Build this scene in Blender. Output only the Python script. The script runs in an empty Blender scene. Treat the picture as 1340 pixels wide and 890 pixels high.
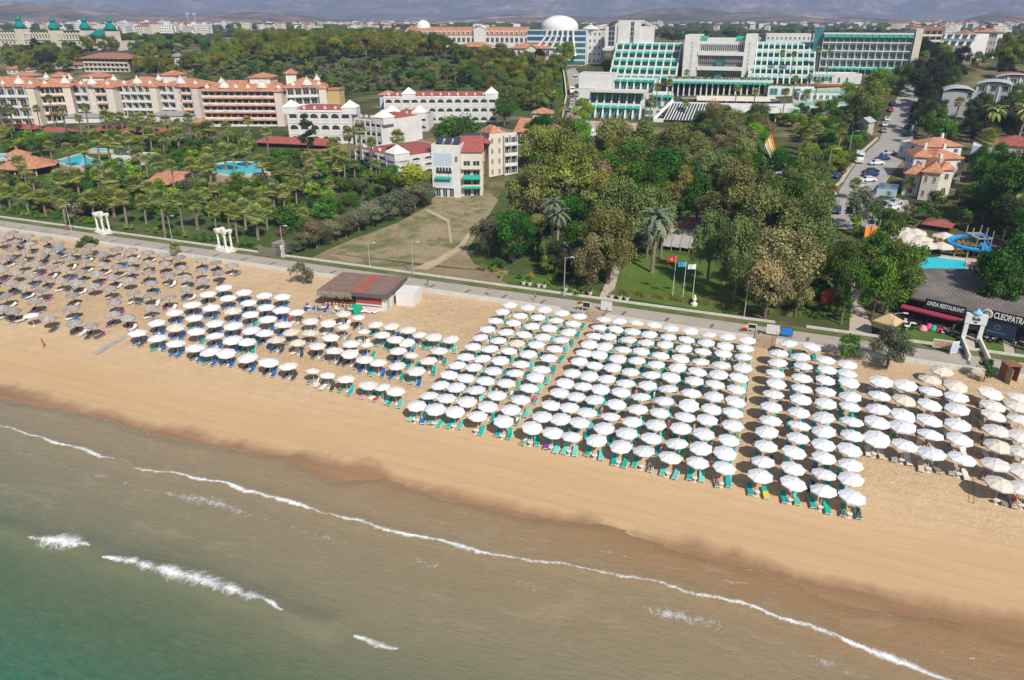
import bpy, math, random
from math import radians as R, sin, cos, tan, pi, sqrt, atan2
from mathutils import Vector, Matrix, noise
SC = bpy.context.scene
COL = SC.collection
H = 50.0; FPX = 950.0; PIT = R(24.0)
# ---------------- camera, sky, sun, exposure
cam = bpy.data.cameras.new('camera'); camo = bpy.data.objects.new('camera', cam); COL.objects.link(camo)
camo.location = (0, 0, H); camo.rotation_euler = (R(90) - PIT, 0, 0)
cam.sensor_width = 36; cam.lens = FPX / 1340 * 36; cam.clip_start = 0.5; cam.clip_end = 60000
SC.camera = camo
w = bpy.data.worlds.new("World"); SC.world = w; w.use_nodes = True
nt = w.node_tree
sk = nt.nodes.new('ShaderNodeTexSky'); sk.sky_type = 'NISHITA'; sk.sun_disc = False
sk.sun_elevation = R(43.5); sk.sun_rotation = R(153.5); sk.air_density = 1.0; sk.dust_density = 0.8; sk.ozone_density = 1.2
bg = nt.nodes['Background']; bg.inputs[1].default_value = 0.092
nt.links.new(sk.outputs[0], bg.inputs[0])
sl = bpy.data.lights.new('sun', 'SUN'); sl.energy = 5.0; sl.angle = R(0.5); sl.color = (1.0, 0.955, 0.88)
so = bpy.data.objects.new('sun', sl); COL.objects.link(so)
so.rotation_euler = Vector((-.47, .95, -1.0)).to_track_quat('-Z', 'Y').to_euler()
SC.view_settings.view_transform = 'Standard'; SC.view_settings.look = 'None'
SC.view_settings.exposure = 0.25; SC.view_settings.gamma = 1; SC.view_settings.use_curve_mapping = False
SC.render.engine = 'CYCLES'
try:
    SC.cycles.max_bounces = 5; SC.cycles.diffuse_bounces = 2; SC.cycles.glossy_bounces = 2
    SC.cycles.transparent_max_bounces = 12; SC.cycles.transmission_bounces = 2; SC.cycles.volume_bounces = 0
except Exception: pass

# ---------------- frame of the coast: u along the shore, v inland
CE = Vector((cos(R(21.9)), -sin(R(21.9)), 0)); CN = Vector((sin(R(21.9)), cos(R(21.9)), 0))
ANG = -R(21.9)
def UV(u, v, z=0.0): p = CE * u + CN * v; return Vector((p.x, p.y, z))
def touv(p): return p.x * CE.x + p.y * CE.y, p.x * CN.x + p.y * CN.y
PROF = [(-2000, -4), (30, -2.2), (58, -.12), (66, .25), (80, .9), (105, 1.45), (114.6, 1.6), (115.2, 2.0), (150, 2.6), (184, 4.2), (225, 9), (260, 10.5), (300, 12),
        (345, 15), (395, 27), (440, 30), (900, 29), (2500, 24), (8000, 20), (40000, 20)]
def gz_v(v):
    for (a, za), (b, zb) in zip(PROF, PROF[1:]):
        if v <= b: t = (v - a) / (b - a); return za + (zb - za) * t
    return PROF[-1][1]
def _sm(v):
    if v < 122 or v > 600: return gz_v(v)
    return sum(gz_v(v + d) for d in (-9, -6, -3, 0, 3, 6, 9)) / 7
def gz(x, y): return _sm(x * CN.x + y * CN.y)
def ray(px, py):
    a = (px - 670) / FPX; b = (py - 445) / FPX
    return Vector((a, cos(PIT) - b * sin(PIT), -sin(PIT) - b * cos(PIT)))
CP = Vector((0, 0, H))
def P(px, py, dz=0.0):
    """ground point (plus dz) seen at a pixel"""
    d = ray(px, py); t0 = 20.0; t = 20.0; p = CP + d * t
    while t < 9000:
        p = CP + d * t
        if p.z <= gz(p.x, p.y) + dz: break
        t0 = t; t *= 1.012
    a, b = t0, t
    for _ in range(30):
        m = (a + b) / 2; p = CP + d * m
        if p.z <= gz(p.x, p.y) + dz: b = m
        else: a = m
    p = CP + d * b; p.z = gz(p.x, p.y); return p
def PZ(px, py, z):
    d = ray(px, py); return CP + d * ((z - H) / d.z)
def PY(px, py, yw):
    d = ray(px, py); return CP + d * (yw / d.y)
def depth(p): return p.y * cos(PIT) + (H - p.z) * sin(PIT)
def hat(base, pytop):
    """height of a thing standing at base whose top shows at pytop"""
    b = (pytop - 445) / FPX
    return H + base.y * (-sin(PIT) - b * cos(PIT)) / (cos(PIT) - b * sin(PIT)) - base.z
def proj(p):
    x, y, z = p.x, p.y, p.z - H
    d = y * cos(PIT) - z * sin(PIT); uu = y * sin(PIT) + z * cos(PIT)
    return 670 + FPX * x / d, 445 - FPX * uu / d

# ---------------- materials
def lin(c):
    if isinstance(c, str):
        c = tuple(int(c[i:i + 2], 16) / 255 for i in (0, 2, 4))
        return tuple((x / 12.92 if x < .04045 else ((x + .055) / 1.055) ** 2.4) for x in c)
    return c
MATS = {}
def mat(name, c, rough=.8, var=.12, scale=.6, metal=0, c2=None, trans=0, rnd=0, bump=0, spec=.3, emis=None):
    if name in MATS: return MATS[name]
    m = bpy.data.materials.new(name); m.use_nodes = True; MATS[name] = m
    n = m.node_tree.nodes; L = m.node_tree.links; b = n['Principled BSDF']
    c = lin(c); cc2 = lin(c2) if c2 else tuple(x * (1 - var) for x in c)
    c1 = c if c2 else tuple(min(1, x * (1 + var)) for x in c)
    tc = n.new('ShaderNodeTexCoord'); nz = n.new('ShaderNodeTexNoise'); nz.inputs['Scale'].default_value = scale; nz.inputs['Detail'].default_value = 5
    nz.inputs['Roughness'].default_value = .65
    L.new(tc.outputs['Object'], nz.inputs['Vector'])
    rp = n.new('ShaderNodeMapRange'); rp.inputs[1].default_value = .32; rp.inputs[2].default_value = .68
    L.new(nz.outputs['Fac'], rp.inputs[0])
    mx = n.new('ShaderNodeMix'); mx.data_type = 'RGBA'; mx.inputs[6].default_value = (*c1, 1); mx.inputs[7].default_value = (*cc2, 1)
    L.new(rp.outputs[0], mx.inputs[0]); out = mx.outputs[2]
    if rnd:
        oi = n.new('ShaderNodeObjectInfo'); hs = n.new('ShaderNodeHueSaturation')
        mr = n.new('ShaderNodeMapRange'); mr.inputs[3].default_value = 1 - rnd; mr.inputs[4].default_value = 1 + rnd; L.new(oi.outputs['Random'], mr.inputs[0])
        L.new(mr.outputs[0], hs.inputs['Value'])
        ml = n.new('ShaderNodeMath'); ml.operation = 'MULTIPLY'; ml.inputs[1].default_value = 7.13; L.new(oi.outputs['Random'], ml.inputs[0])
        fr = n.new('ShaderNodeMath'); fr.operation = 'FRACT'; L.new(ml.outputs[0], fr.inputs[0])
        mh = n.new('ShaderNodeMapRange'); mh.inputs[3].default_value = .5 - rnd * .12; mh.inputs[4].default_value = .5 + rnd * .12; L.new(fr.outputs[0], mh.inputs[0])
        L.new(mh.outputs[0], hs.inputs['Hue']); L.new(out, hs.inputs['Color']); out = hs.outputs['Color']
    L.new(out, b.inputs['Base Color'])
    b.inputs['Roughness'].default_value = rough; b.inputs['Metallic'].default_value = metal
    b.inputs['Specular IOR Level'].default_value = spec
    if bump:
        bn = n.new('ShaderNodeBump'); bn.inputs['Strength'].default_value = bump; bn.inputs['Distance'].default_value = .15
        n2 = n.new('ShaderNodeTexNoise'); n2.inputs['Scale'].default_value = scale * 6; n2.inputs['Detail'].default_value = 4
        L.new(tc.outputs['Object'], n2.inputs['Vector']); L.new(n2.outputs['Fac'], bn.inputs['Height']); L.new(bn.outputs[0], b.inputs['Normal'])
    if trans:
        tr = n.new('ShaderNodeBsdfTranslucent'); L.new(out, tr.inputs[0]); ms = n.new('ShaderNodeMixShader'); ms.inputs[0].default_value = trans
        L.new(b.outputs[0], ms.inputs[1]); L.new(tr.outputs[0], ms.inputs[2]); L.new(ms.outputs[0], n['Material Output'].inputs[0])
    return m

# ---------------- mesh builder
class MB:
    def __init__(s): s.v = []; s.f = []; s.m = []
    def face(s, pts, m=0):
        k = len(s.v); s.v += [tuple(p) for p in pts]; s.f.append(tuple(range(k, k + len(pts)))); s.m.append(m)
    def box(s, x0, y0, z0, x1, y1, z1, m=0, top=None):
        k = len(s.v); s.v += [(x0, y0, z0), (x1, y0, z0), (x1, y1, z0), (x0, y1, z0), (x0, y0, z1), (x1, y0, z1), (x1, y1, z1), (x0, y1, z1)]
        for q in ((0, 3, 2, 1), (0, 1, 5, 4), (1, 2, 6, 5), (2, 3, 7, 6), (3, 0, 4, 7)): s.f.append(tuple(k + i for i in q)); s.m.append(m)
        s.f.append((k + 4, k + 5, k + 6, k + 7)); s.m.append(m if top is None else top)
    def rbox(s, cx, cy, cz, sx, sy, sz, a=0, m=0, tilt=0):
        """box by centre, rotated a about z, tilted about its own x"""
        k = len(s.v); M = Matrix.Rotation(a, 3, 'Z') @ Matrix.Rotation(tilt, 3, 'X')
        for dx, dy, dz in ((-1, -1, -1), (1, -1, -1), (1, 1, -1), (-1, 1, -1), (-1, -1, 1), (1, -1, 1), (1, 1, 1), (-1, 1, 1)):
            q = M @ Vector((dx * sx / 2, dy * sy / 2, dz * sz / 2)); s.v.append((cx + q.x, cy + q.y, cz + q.z))
        for q in ((0, 3, 2, 1), (0, 1, 5, 4), (1, 2, 6, 5), (2, 3, 7, 6), (3, 0, 4, 7), (4, 5, 6, 7)): s.f.append(tuple(k + i for i in q)); s.m.append(m)
    def tube(s, a, b, r0, r1=None, n=8, m=0, cap=True):
        a = Vector(a); b = Vector(b); r1 = r0 if r1 is None else r1
        d = (b - a); 
        if d.length < 1e-6: return
        d.normalize(); x = d.cross(Vector((0, 0, 1)) if abs(d.z) < .9 else Vector((1, 0, 0))).normalized(); y = d.cross(x)
        k = len(s.v)
        for c, r in ((a, r0), (b, r1)):
            for i in range(n):
                t = 2 * pi * i / n; s.v.append(tuple(c + x * (r * cos(t)) + y * (r * sin(t))))
        for i in range(n): j = (i + 1) % n; s.f.append((k + i, k + n + i, k + n + j, k + j)); s.m.append(m)
        if cap: s.f.append(tuple(k + n + n - 1 - i for i in range(n))); s.m.append(m)
    def lathe(s, prof, cx=0, cy=0, n=16, m=0, sx=1, sy=1):
        k = len(s.v)
        for r, z in prof:
            for i in range(n): t = 2 * pi * i / n; s.v.append((cx + r * cos(t) * sx, cy + r * sin(t) * sy, z))
        for q in range(len(prof) - 1):
            for i in range(n):
                j = (i + 1) % n; s.f.append((k + q * n + i, k + q * n + j, k + (q + 1) * n + j, k + (q + 1) * n + i)); s.m.append(m)
    def prism(s, poly, z0, z1, m=0, top=None):
        n = len(poly); k = len(s.v)
        s.v += [(p[0], p[1], z0) for p in poly] + [(p[0], p[1], z1) for p in poly]
        for i in range(n): j = (i + 1) % n; s.f.append((k + i, k + j, k + n + j, k + n + i)); s.m.append(m)
        s.f.append(tuple(k + n + i for i in range(n))); s.m.append(m if top is None else top)
    def hip(s, x0, y0, x1, y1, z, h, m=0, inset=None, over=.4, th=.12):
        x0 -= over; y0 -= over; x1 += over; y1 += over
        w_, d_ = x1 - x0, y1 - y0; i = min(w_, d_) / 2 if inset is None else inset
        if w_ >= d_: r0 = (x0 + i, (y0 + y1) / 2, z + h); r1 = (x1 - i, (y0 + y1) / 2, z + h)
        else: r0 = ((x0 + x1) / 2, y0 + i, z + h); r1 = ((x0 + x1) / 2, y1 - i, z + h)
        A, B, C_, D = (x0, y0, z), (x1, y0, z), (x1, y1, z), (x0, y1, z)
        if w_ >= d_:
            s.face((A, B, r1, r0), m); s.face((B, C_, r1), m); s.face((C_, D, r0, r1), m); s.face((D, A, r0), m)
        else:
            s.face((A, B, r0), m); s.face((B, C_, r1, r0), m); s.face((C_, D, r1), m); s.face((D, A, r0, r1), m)
        s.box(x0, y0, z - th, x1, y1, z - .003, m)
    def build(s, name, mats, parent=None, smooth=False, link=True):
        me = bpy.data.meshes.new(name); me.from_pydata(s.v, [], s.f)
        if not isinstance(mats, (list, tuple)): mats = [mats]
        for q in mats: me.materials.append(q)
        me.polygons.foreach_set('material_index', s.m)
        if smooth: me.polygons.foreach_set('use_smooth', [True] * len(s.f))
        me.update()
        return obj(name, me, parent) if link else me
def obj(name, me, parent=None):
    o = bpy.data.objects.new(name, me); COL.objects.link(o)
    if parent is not None: o.parent = parent
    return o
def tag(o, label=None, cat=None, group=None, kind=None):
    if label: o['label'] = label
    if cat: o['category'] = cat
    if group: o['group'] = group
    if kind: o['kind'] = kind
    return o
def thing(name, label, cat, loc, rz=0.0, group=None, scale=None):
    o = bpy.data.objects.new(name, None); COL.objects.link(o); o.location = loc; o.rotation_euler = (0, 0, rz); o.empty_display_size = .3
    if scale: o.scale = (scale,) * 3 if not isinstance(scale, tuple) else scale
    return tag(o, label, cat, group)
ORD = ['', 'first', 'second', 'third', 'fourth', 'fifth', 'sixth', 'seventh', 'eighth', 'ninth', 'tenth', 'eleventh', 'twelfth', 'thirteenth', 'fourteenth', 'fifteenth']
def nth(i):
    if i < len(ORD): return ORD[i]
    return '%d%s' % (i, 'th' if 10 <= i % 100 <= 20 else {1: 'st', 2: 'nd', 3: 'rd'}.get(i % 10, 'th'))

# ---------------- haze-free geometry: ground sheet
def sheet(name, uv_rows, m, off, kind='structure', smooth=True):
    """rows: list of (v, [u...]) with equal counts; draped"""
    mb = MB(); nu = len(uv_rows[0][1])
    for v, us in uv_rows:
        for u in us:
            p = UV(u, v); mb.v.append((p.x, p.y, gz(p.x, p.y) + off))
    for i in range(len(uv_rows) - 1):
        for j in range(nu - 1):
            k = i * nu + j; mb.f.append((k, k + 1, k + 1 + nu, k + nu)); mb.m.append(0)
    o = mb.build(name, m, smooth=smooth); return tag(o, kind=kind)
def drape(name, poly, m, off=.06, step=2.5, kind='structure'):
    """polygon of world points draped over the terrain, clipped to a fine grid"""
    P2 = [touv(p) for p in poly]
    def clip(pl, ax, c, keep_gt):
        out = []
        for i in range(len(pl)):
            a, b = pl[i], pl[(i + 1) % len(pl)]
            ia = (a[ax] >= c) == keep_gt or a[ax] == c; ib = (b[ax] >= c) == keep_gt or b[ax] == c
            if ia: out.append(a)
            if ia != ib and abs(b[ax] - a[ax]) > 1e-9:
                t = (c - a[ax]) / (b[ax] - a[ax]); out.append((a[0] + (b[0] - a[0]) * t, a[1] + (b[1] - a[1]) * t))
        return out
    mb = MB(); v0 = min(q[1] for q in P2); v1 = max(q[1] for q in P2)
    ks = [v0] + [k * 2.0 for k in range(int(v0 // 2) + 1, int(v1 // 2) + 1)] + [v1]
    for a, b in zip(ks, ks[1:]):
        if b - a < 1e-6: continue
        pl = clip(clip(P2, 1, a, True), 1, b, False)
        if len(pl) < 3: continue
        u0 = min(q[0] for q in pl); u1 = max(q[0] for q in pl)
        pts = []
        for q in pl:
            w_ = UV(q[0], q[1]); pts.append((w_.x, w_.y, _sm(q[1]) + off))
        mb.face(pts, 0)
    o = mb.build(name, m); return tag(o, kind=kind)
# ---------------- ground
def node_mat(name):
    m = bpy.data.materials.new(name); m.use_nodes = True; MATS[name] = m; return m, m.node_tree.nodes, m.node_tree.links, m.node_tree.nodes['Principled BSDF']
class G:  # small node-graph helper
    def __init__(s, n, L): s.n = n; s.L = L; s.tc = n.new('ShaderNodeNewGeometry')
    def pos(s): return s.tc.outputs['Position']
    def coast(s, seaward=False):
        """u, v of the shading point"""
        vr = s.n.new('ShaderNodeVectorRotate'); vr.rotation_type = 'Z_AXIS'; vr.inputs['Angle'].default_value = R(21.9)
        s.L.new(s.pos(), vr.inputs['Vector']); sp = s.n.new('ShaderNodeSeparateXYZ'); s.L.new(vr.outputs[0], sp.inputs[0]); s.rot = vr.outputs[0]; return sp.outputs[0], sp.outputs[1]
    def noise(s, scale, detail=4, rough=.6, vec=None, stretch=None, dist=0):
        t = s.n.new('ShaderNodeTexNoise'); t.inputs['Scale'].default_value = scale; t.inputs['Detail'].default_value = detail; t.inputs['Roughness'].default_value = rough; t.inputs['Distortion'].default_value = dist
        v = vec if vec is not None else s.pos()
        if stretch:
            mp = s.n.new('ShaderNodeMapping'); mp.inputs['Scale'].default_value = stretch; s.L.new(v, mp.inputs[0]); v = mp.outputs[0]
        s.L.new(v, t.inputs['Vector']); return t.outputs['Fac']
    def math(s, op, a, b=None, c=None):
        t = s.n.new('ShaderNodeMath'); t.operation = op
        for i, x in enumerate((a, b, c)):
            if x is None: continue
            if isinstance(x, (int, float)): t.inputs[i].default_value = x
            else: s.L.new(x, t.inputs[i])
        return t.outputs[0]
    def rng(s, x, a, b, c=0.0, d=1.0):
        t = s.n.new('ShaderNodeMapRange'); t.inputs[1].default_value = a; t.inputs[2].default_value = b; t.inputs[3].default_value = c; t.inputs[4].default_value = d
        s.L.new(x, t.inputs[0]); return t.outputs[0]
    def ramp(s, x, stops):
        t = s.n.new('ShaderNodeValToRGB'); e = t.color_ramp.elements
        while len(e) < len(stops): e.new(.5)
        for q, (p_, c) in zip(e, stops): q.position = p_; q.color = (*lin(c), 1)
        s.L.new(x, t.inputs[0]); return t.outputs[0]
    def mix(s, f, a, b, mode='MIX'):
        t = s.n.new('ShaderNodeMix'); t.data_type = 'RGBA'; t.blend_type = mode
        for i, x in ((0, f), (6, a), (7, b)):
            if isinstance(x, (int, float)): t.inputs[i].default_value = x
            elif isinstance(x, (tuple, str)): t.inputs[i].default_value = (*lin(x), 1)
            else: s.L.new(x, t.inputs[i])
        return t.outputs[2]
    def bump(s, h, st, dist, to):
        b = s.n.new('ShaderNodeBump'); b.inputs['Strength'].default_value = st; b.inputs['Distance'].default_value = dist
        s.L.new(h, b.inputs['Height']); s.L.new(b.outputs[0], to.inputs['Normal'])

def ground_material():
    m, n, L, b = node_mat('ground soil'); g = G(n, L)
    f1 = g.noise(.05, 5); f2 = g.noise(.6, 5); f3 = g.noise(.008, 3)
    c = g.ramp(f1, [(.35, (.045, .062, .02)), (.5, (.10, .10, .04)), (.62, (.26, .19, .11)), (.75, (.32, .24, .15))])
    c = g.mix(g.rng(f2, .3, .7, 0, .5), c, (.035, .05, .018))
    far = g.ramp(f3, [(.3, (.10, .12, .06)), (.5, (.22, .19, .13)), (.7, (.12, .13, .07))])
    sp = n.new('ShaderNodeSeparateXYZ'); L.new(g.pos(), sp.inputs[0])
    c = g.mix(g.rng(sp.outputs[1], 500, 900), c, far)
    L.new(c, b.inputs['Base Color']); b.inputs['Roughness'].default_value = .95; b.inputs['Specular IOR Level'].default_value = .1
    return m
vs = [-400, -100, 0, 30, 50, 58, 62, 66, 74, 80, 92, 105, 112, 114.6, 115.2, 118.0] + [118 + 2 * k for k in range(1, 242)] + [620, 700, 900, 1300, 2500, 4000, 8000, 16000, 30000]
us_ = [-26000, -12000, -6000, -3000, -1500, -800, -500] + [-400 + 40 * k for k in range(21)] + [500, 800, 1500, 3000, 6000, 12000, 26000]
sheet('ground', [(v, us_) for v in vs], ground_material(), 0.0)

def sand_material():
    m, n, L, b = node_mat('beach sand'); g = G(n, L); u, v = g.coast()
    big = g.noise(.03, 3, vec=g.rot, stretch=(1, 2.2, 1)); mid = g.noise(.45, 6, .7); fine = g.noise(3.2, 4, .7)
    wob = g.noise(.055, 3, vec=g.rot, stretch=(1, .3, 1)); wob2 = g.noise(.35, 4, vec=g.rot, stretch=(1, .4, 1))
    v = g.math('SUBTRACT', v, g.math('MULTIPLY', u, .0245))
    vv = g.math('ADD', v, g.math('MULTIPLY', g.math('SUBTRACT', wob, .5), 9.0))
    vv2 = g.math('ADD', vv, g.math('MULTIPLY', g.math('SUBTRACT', wob2, .5), 3.0))
    dry = g.mix(g.rng(big, .35, .65), 'c2a47e', 'ccb08c')
    dry = g.mix(g.rng(mid, .38, .66, 0, .55), dry, 'ac8d6b')
    dry = g.mix(g.rng(fine, .45, .62, 0, .35), dry, 'd3b998')
    streak = g.noise(.5, 3, vec=g.rot, stretch=(.12, 1.2, 1))
    damp = g.mix(g.rng(streak, .42, .6, 0, .5), 'ba9971', 'c1a27c')
    wet = g.mix(g.rng(streak, .4, .62), '8a6b4e', '977555')
    c = g.mix(g.rng(vv, 68, 78), damp, dry)
    wetf = g.rng(vv2, 61.6, 63.6, 1, 0)
    c = g.mix(wetf, c, wet)
    foot = g.noise(1.7, 6, .8); patch = g.noise(.11, 4, .7)
    fm_ = g.math('MULTIPLY', g.rng(vv, 72, 84, .1, 1), g.rng(patch, .40, .60, .25, 1))
    c = g.mix(g.math('MULTIPLY', g.rng(foot, .50, .66), g.math('MULTIPLY', fm_, .8)), c, '8f7256')
    c = g.mix(g.math('MULTIPLY', g.rng(g.noise(.9, 5, .75), .54, .68), g.math('MULTIPLY', fm_, .55)), c, 'e4cfb0')
    trk = n.new('ShaderNodeTexWave'); trk.wave_type = 'BANDS'; trk.bands_direction = 'Y'; trk.inputs['Scale'].default_value = .16; trk.inputs['Distortion'].default_value = 3; trk.inputs['Detail'].default_value = 3; L.new(g.rot, trk.inputs['Vector'])
    c = g.mix(g.math('MULTIPLY', g.rng(trk.outputs['Fac'], .93, 1.0), .22), c, 'a2825f')
    L.new(c, b.inputs['Base Color'])
    L.new(g.rng(vv2, 63, 67, .5, .95), b.inputs['Roughness']); b.inputs['Specular IOR Level'].default_value = .18
    h = g.math('ADD', g.math('MULTIPLY', g.noise(1.1, 6, .75), .6), g.math('MULTIPLY', g.noise(3.0, 4, .7), .5))
    h = g.math('MULTIPLY', h, g.rng(vv, 70, 84, .15, 1))
    g.bump(h, .8, .42, b)
    return m
us2 = [-330 + 15 * k for k in range(34)]
sheet('beach', [(v, us2) for v in (40, 50, 58, 62, 66, 70, 74, 80, 86, 92, 98, 105, 112, 114.9)], sand_material(), .06)

def water_material():
    m, n, L, b = node_mat('sea water'); g = G(n, L); u, v = g.coast()
    w1 = g.noise(.035, 3, vec=g.rot, stretch=(1, 1.5, 1)); w2 = g.noise(.25, 4, vec=g.rot, stretch=(1, 2.5, 1)); w3 = g.noise(.8, 5, .7, vec=g.rot, stretch=(.8, 2, 1), dist=.6)
    vv = g.math('ADD', v, g.math('MULTIPLY', g.math('SUBTRACT', w1, .5), 9.0))
    vv = g.math('ADD', vv, g.math('MULTIPLY', g.math('SUBTRACT', w2, .5), 4.0))
    # drop of the seabed makes the colour: green over deeper water, sandy brown in the wash
    e = g.math('ADD', vv, g.math('MULTIPLY', u, .085))
    t = g.rng(e, 12, 66)
    c = g.ramp(t, [(0, '0c6455'), (.12, '28634f'), (.30, '4c6047'), (.40, '696b53'), (.55, '83775e'), (.76, '8f7a5d'), (.90, '946f4c'), (1.0, 'a0764f')])
    c = g.mix(g.rng(w3, .42, .64, 0, .30), c, '6f7452')
    sw = g.noise(.12, 5, .75, vec=g.rot, stretch=(.7, 1.6, 1), dist=1.5)
    c = g.mix(g.math('MULTIPLY', g.rng(sw, .52, .72, 0, .5), g.rng(v, 36, 44)), c, '9c8d70')
    L.new(c, b.inputs['Base Color']); b.inputs['Roughness'].default_value = .22; b.inputs['IOR'].default_value = 1.33
    b.inputs['Specular IOR Level'].default_value = .42
    h = g.math('ADD', g.math('MULTIPLY', g.noise(.9, 6, .65, vec=g.rot, stretch=(.5, 1.6, 1), dist=.8), .7), g.math('MULTIPLY', g.noise(4, 4, .6), .3))
    g.bump(h, .5, .38, b)
    return m
# the three wave lines, pixels of the photo
WAVE1 = [(-60, 545), (0, 559), (60, 577), (110, 590), (165, 605), (175, 612), (240, 622), (300, 634), (370, 656), (425, 672), (480, 688), (560, 706), (640, 724), (720, 738), (800, 752), (870, 766), (930, 783), (1000, 802), (1060, 820), (1100, 838), (1160, 862), (1250, 893), (1320, 915)]
WAVE2 = [(38, 705), (60, 708), (90, 712), (118, 718), (135, 733), (170, 737), (215, 748), (255, 760), (300, 776), (335, 785), (355, 792), (370, 803)]
WAVE3 = [(462, 833), (485, 838), (500, 843), (520, 850)]
EDGE = [(-60, 506), (0, 519), (60, 530), (140, 546), (210, 568), (300, 585), (380, 598), (440, 628), (500, 625), (560, 642), (640, 664), (700, 676), (800, 686), (880, 716), (960, 736), (1030, 752), (1100, 790), (1180, 800), (1260, 812), (1340, 838), (1420, 850)]
def interp(pts, u):
    for (a, va), (b, vb) in zip(pts, pts[1:]):
        if u <= b: return va + (vb - va) * max(0, (u - a) / (b - a))
    return pts[-1][1]
W1 = [touv(PZ(x, y, .15)) for x, y in WAVE1]; W2 = [touv(PZ(x, y, .3)) for x, y in WAVE2]; WE = [touv(PZ(x, y, .1)) for x, y in EDGE]
mb = MB(); US = [-260 + 1.0 * k for k in range(440)]; VS = [-300, -150, -60, 0, 15, 24] + [28 + .7 * k for k in range(54)]
nv = len(VS)
for u in US:
    w1 = interp(W1, u); w2 = interp(W2, u); we = interp(WE, u)
    for v in VS:
        z = .04 * noise.noise(Vector((u * .25, v * .5, 0))) * (1 if v > 20 else 0)
        d = v - w1; z += .22 * math.exp(-(d / 1.1) ** 2) if d > 0 else .22 * math.exp(-(d / .5) ** 2)
        if W2[0][0] - 6 < u < W2[-1][0] + 6:
            d = v - w2; z += .5 * math.exp(-(d / (1.6 if d > 0 else .8)) ** 2)
        # the wash ends on the sand along its own edge
        if v > 52: z += .06 * (we - 60.0) / 8.0
        e = v - we
        if e > -6: z += .06 + .3 * max(0, min(1, (e + 6) / 6)) if e < 0 else (.36 - .6 * min(1, e / 1.5))
        p = UV(u, v); 
        if v > 50:
            s_ = gz_v(v) + .06
            if e < -1: z = max(z, s_ + .03)
            elif e > 0: z = s_ - .05 - min(.3, e * .2)
            else: z = s_ + .03 * (-e)  - .0
        mb.v.append((p.x, p.y, z))
for i in range(len(US) - 1):
    for j in range(nv - 1): k = i * nv + j; mb.f.append((k, k + nv, k + nv + 1, k + 1)); mb.m.append(0)
mb.m = [0] * len(mb.f)
sea_top = mb
tag(mb.build('sea', water_material(), smooth=True), kind='structure')
o = MB(); 
def _far_sea():
    mbf = MB(); zz = -.3
    for (a, b, c, d) in ((-20000, -5000, 20000, -300.2), (-20000, -300, -260.2, 58), (179.2, -300, 20000, 58)):
        mbf.face([UV(a, b, zz), UV(c, b, zz), UV(c, d, zz), UV(a, d, zz)])
    tag(mbf.build('sea_beyond_the_frame', MATS['sea water']), kind='structure')
_far_sea()

def foam_material():
    m, n, L, b = node_mat('foam'); g = G(n, L)
    uvn = n.new('ShaderNodeUVMap'); sp = n.new('ShaderNodeSeparateXYZ'); L.new(uvn.outputs[0], sp.inputs[0])
    across = sp.outputs[1]; dens = sp.outputs[0]
    nz = g.noise(1.5, 8, .78, dist=.7); nz2 = g.noise(.18, 3)
    edge = g.math('SUBTRACT', 1.0, g.math('ABSOLUTE', across))     # 0 at the rims, 1 along the crest
    a = g.math('ADD', g.math('MULTIPLY', edge, .75), g.math('MULTIPLY', g.math('SUBTRACT', nz, .5), 1.9))
    a = g.math('ADD', a, g.math('MULTIPLY', g.math('SUBTRACT', nz2, .5), .8)); a = g.math('ADD', a, g.math('SUBTRACT', dens, 1.0))
    a = g.rng(a, .22, .85)
    b.inputs['Base Color'].default_value = (.86, .86, .83, 1); b.inputs['Roughness'].default_value = .8
    t = n.new('ShaderNodeBsdfTransparent'); ms = n.new('ShaderNodeMixShader'); L.new(a, ms.inputs[0]); L.new(t.outputs[0], ms.inputs[1]); L.new(b.outputs[0], ms.inputs[2]); L.new(ms.outputs[0], n['Material Output'].inputs[0])
    g.bump(nz, .8, .3, b)
    return m
FOAM = foam_material()
def sea_z(u, v):
    i = min(len(US) - 2, max(0, int(u - US[0]))); j = 0
    while j < nv - 2 and VS[j + 1] < v: j += 1
    t = min(1, max(0, (v - VS[j]) / (VS[j + 1] - VS[j]))); k = i * nv + j
    return max(sea_top.v[k][2] * (1 - t) + sea_top.v[k + 1][2] * t, sea_top.v[k + nv][2] * (1 - t) + sea_top.v[k + nv + 1][2] * t)
def foam(name, pts, wl, wr, dens, ridge, seed, label):
    """ribbon along the crest; wl seaward half width, wr shoreward half width (functions of t)"""
    us0, us1 = pts[0][0], pts[-1][0]; N = int((us1 - us0) / .5); mb = MB(); uvs = []; NA = 7
    for i in range(N + 1):
        t = i / N; u = us0 + (us1 - us0) * t; v = interp(pts, u) + .5 * noise.noise(Vector((u * .3, seed, 0))) + .2 * noise.noise(Vector((u * 1.3, seed, 4)))
        for k in range(NA):
            a = k / (NA - 1) * 2 - 1; vv = v + (a * wr(t) * .75 if a > 0 else a * wl(t) * .7); p = UV(u, vv)
            mb.v.append((p.x, p.y, sea_z(u, vv) + .05 + ridge * (1 - a * a) * (.6 + .6 * noise.noise(Vector((u * .9, vv, seed)))))); uvs.append((dens(t), a))
    for i in range(N):
        for k in range(NA - 1): q = i * NA + k; mb.f.append((q, q + NA, q + NA + 1, q + 1)); mb.m.append(0)
    o = mb.build(name, FOAM, smooth=True); ul = o.data.uv_layers.new(name='UVMap')
    for li, l in enumerate(o.data.loops): ul.data[li].uv = uvs[l.vertex_index]
    tag(o, label, 'foam', kind='stuff')
nzf = lambda t, s, k=9: noise.noise(Vector((t * k, s, 0)))
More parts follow.
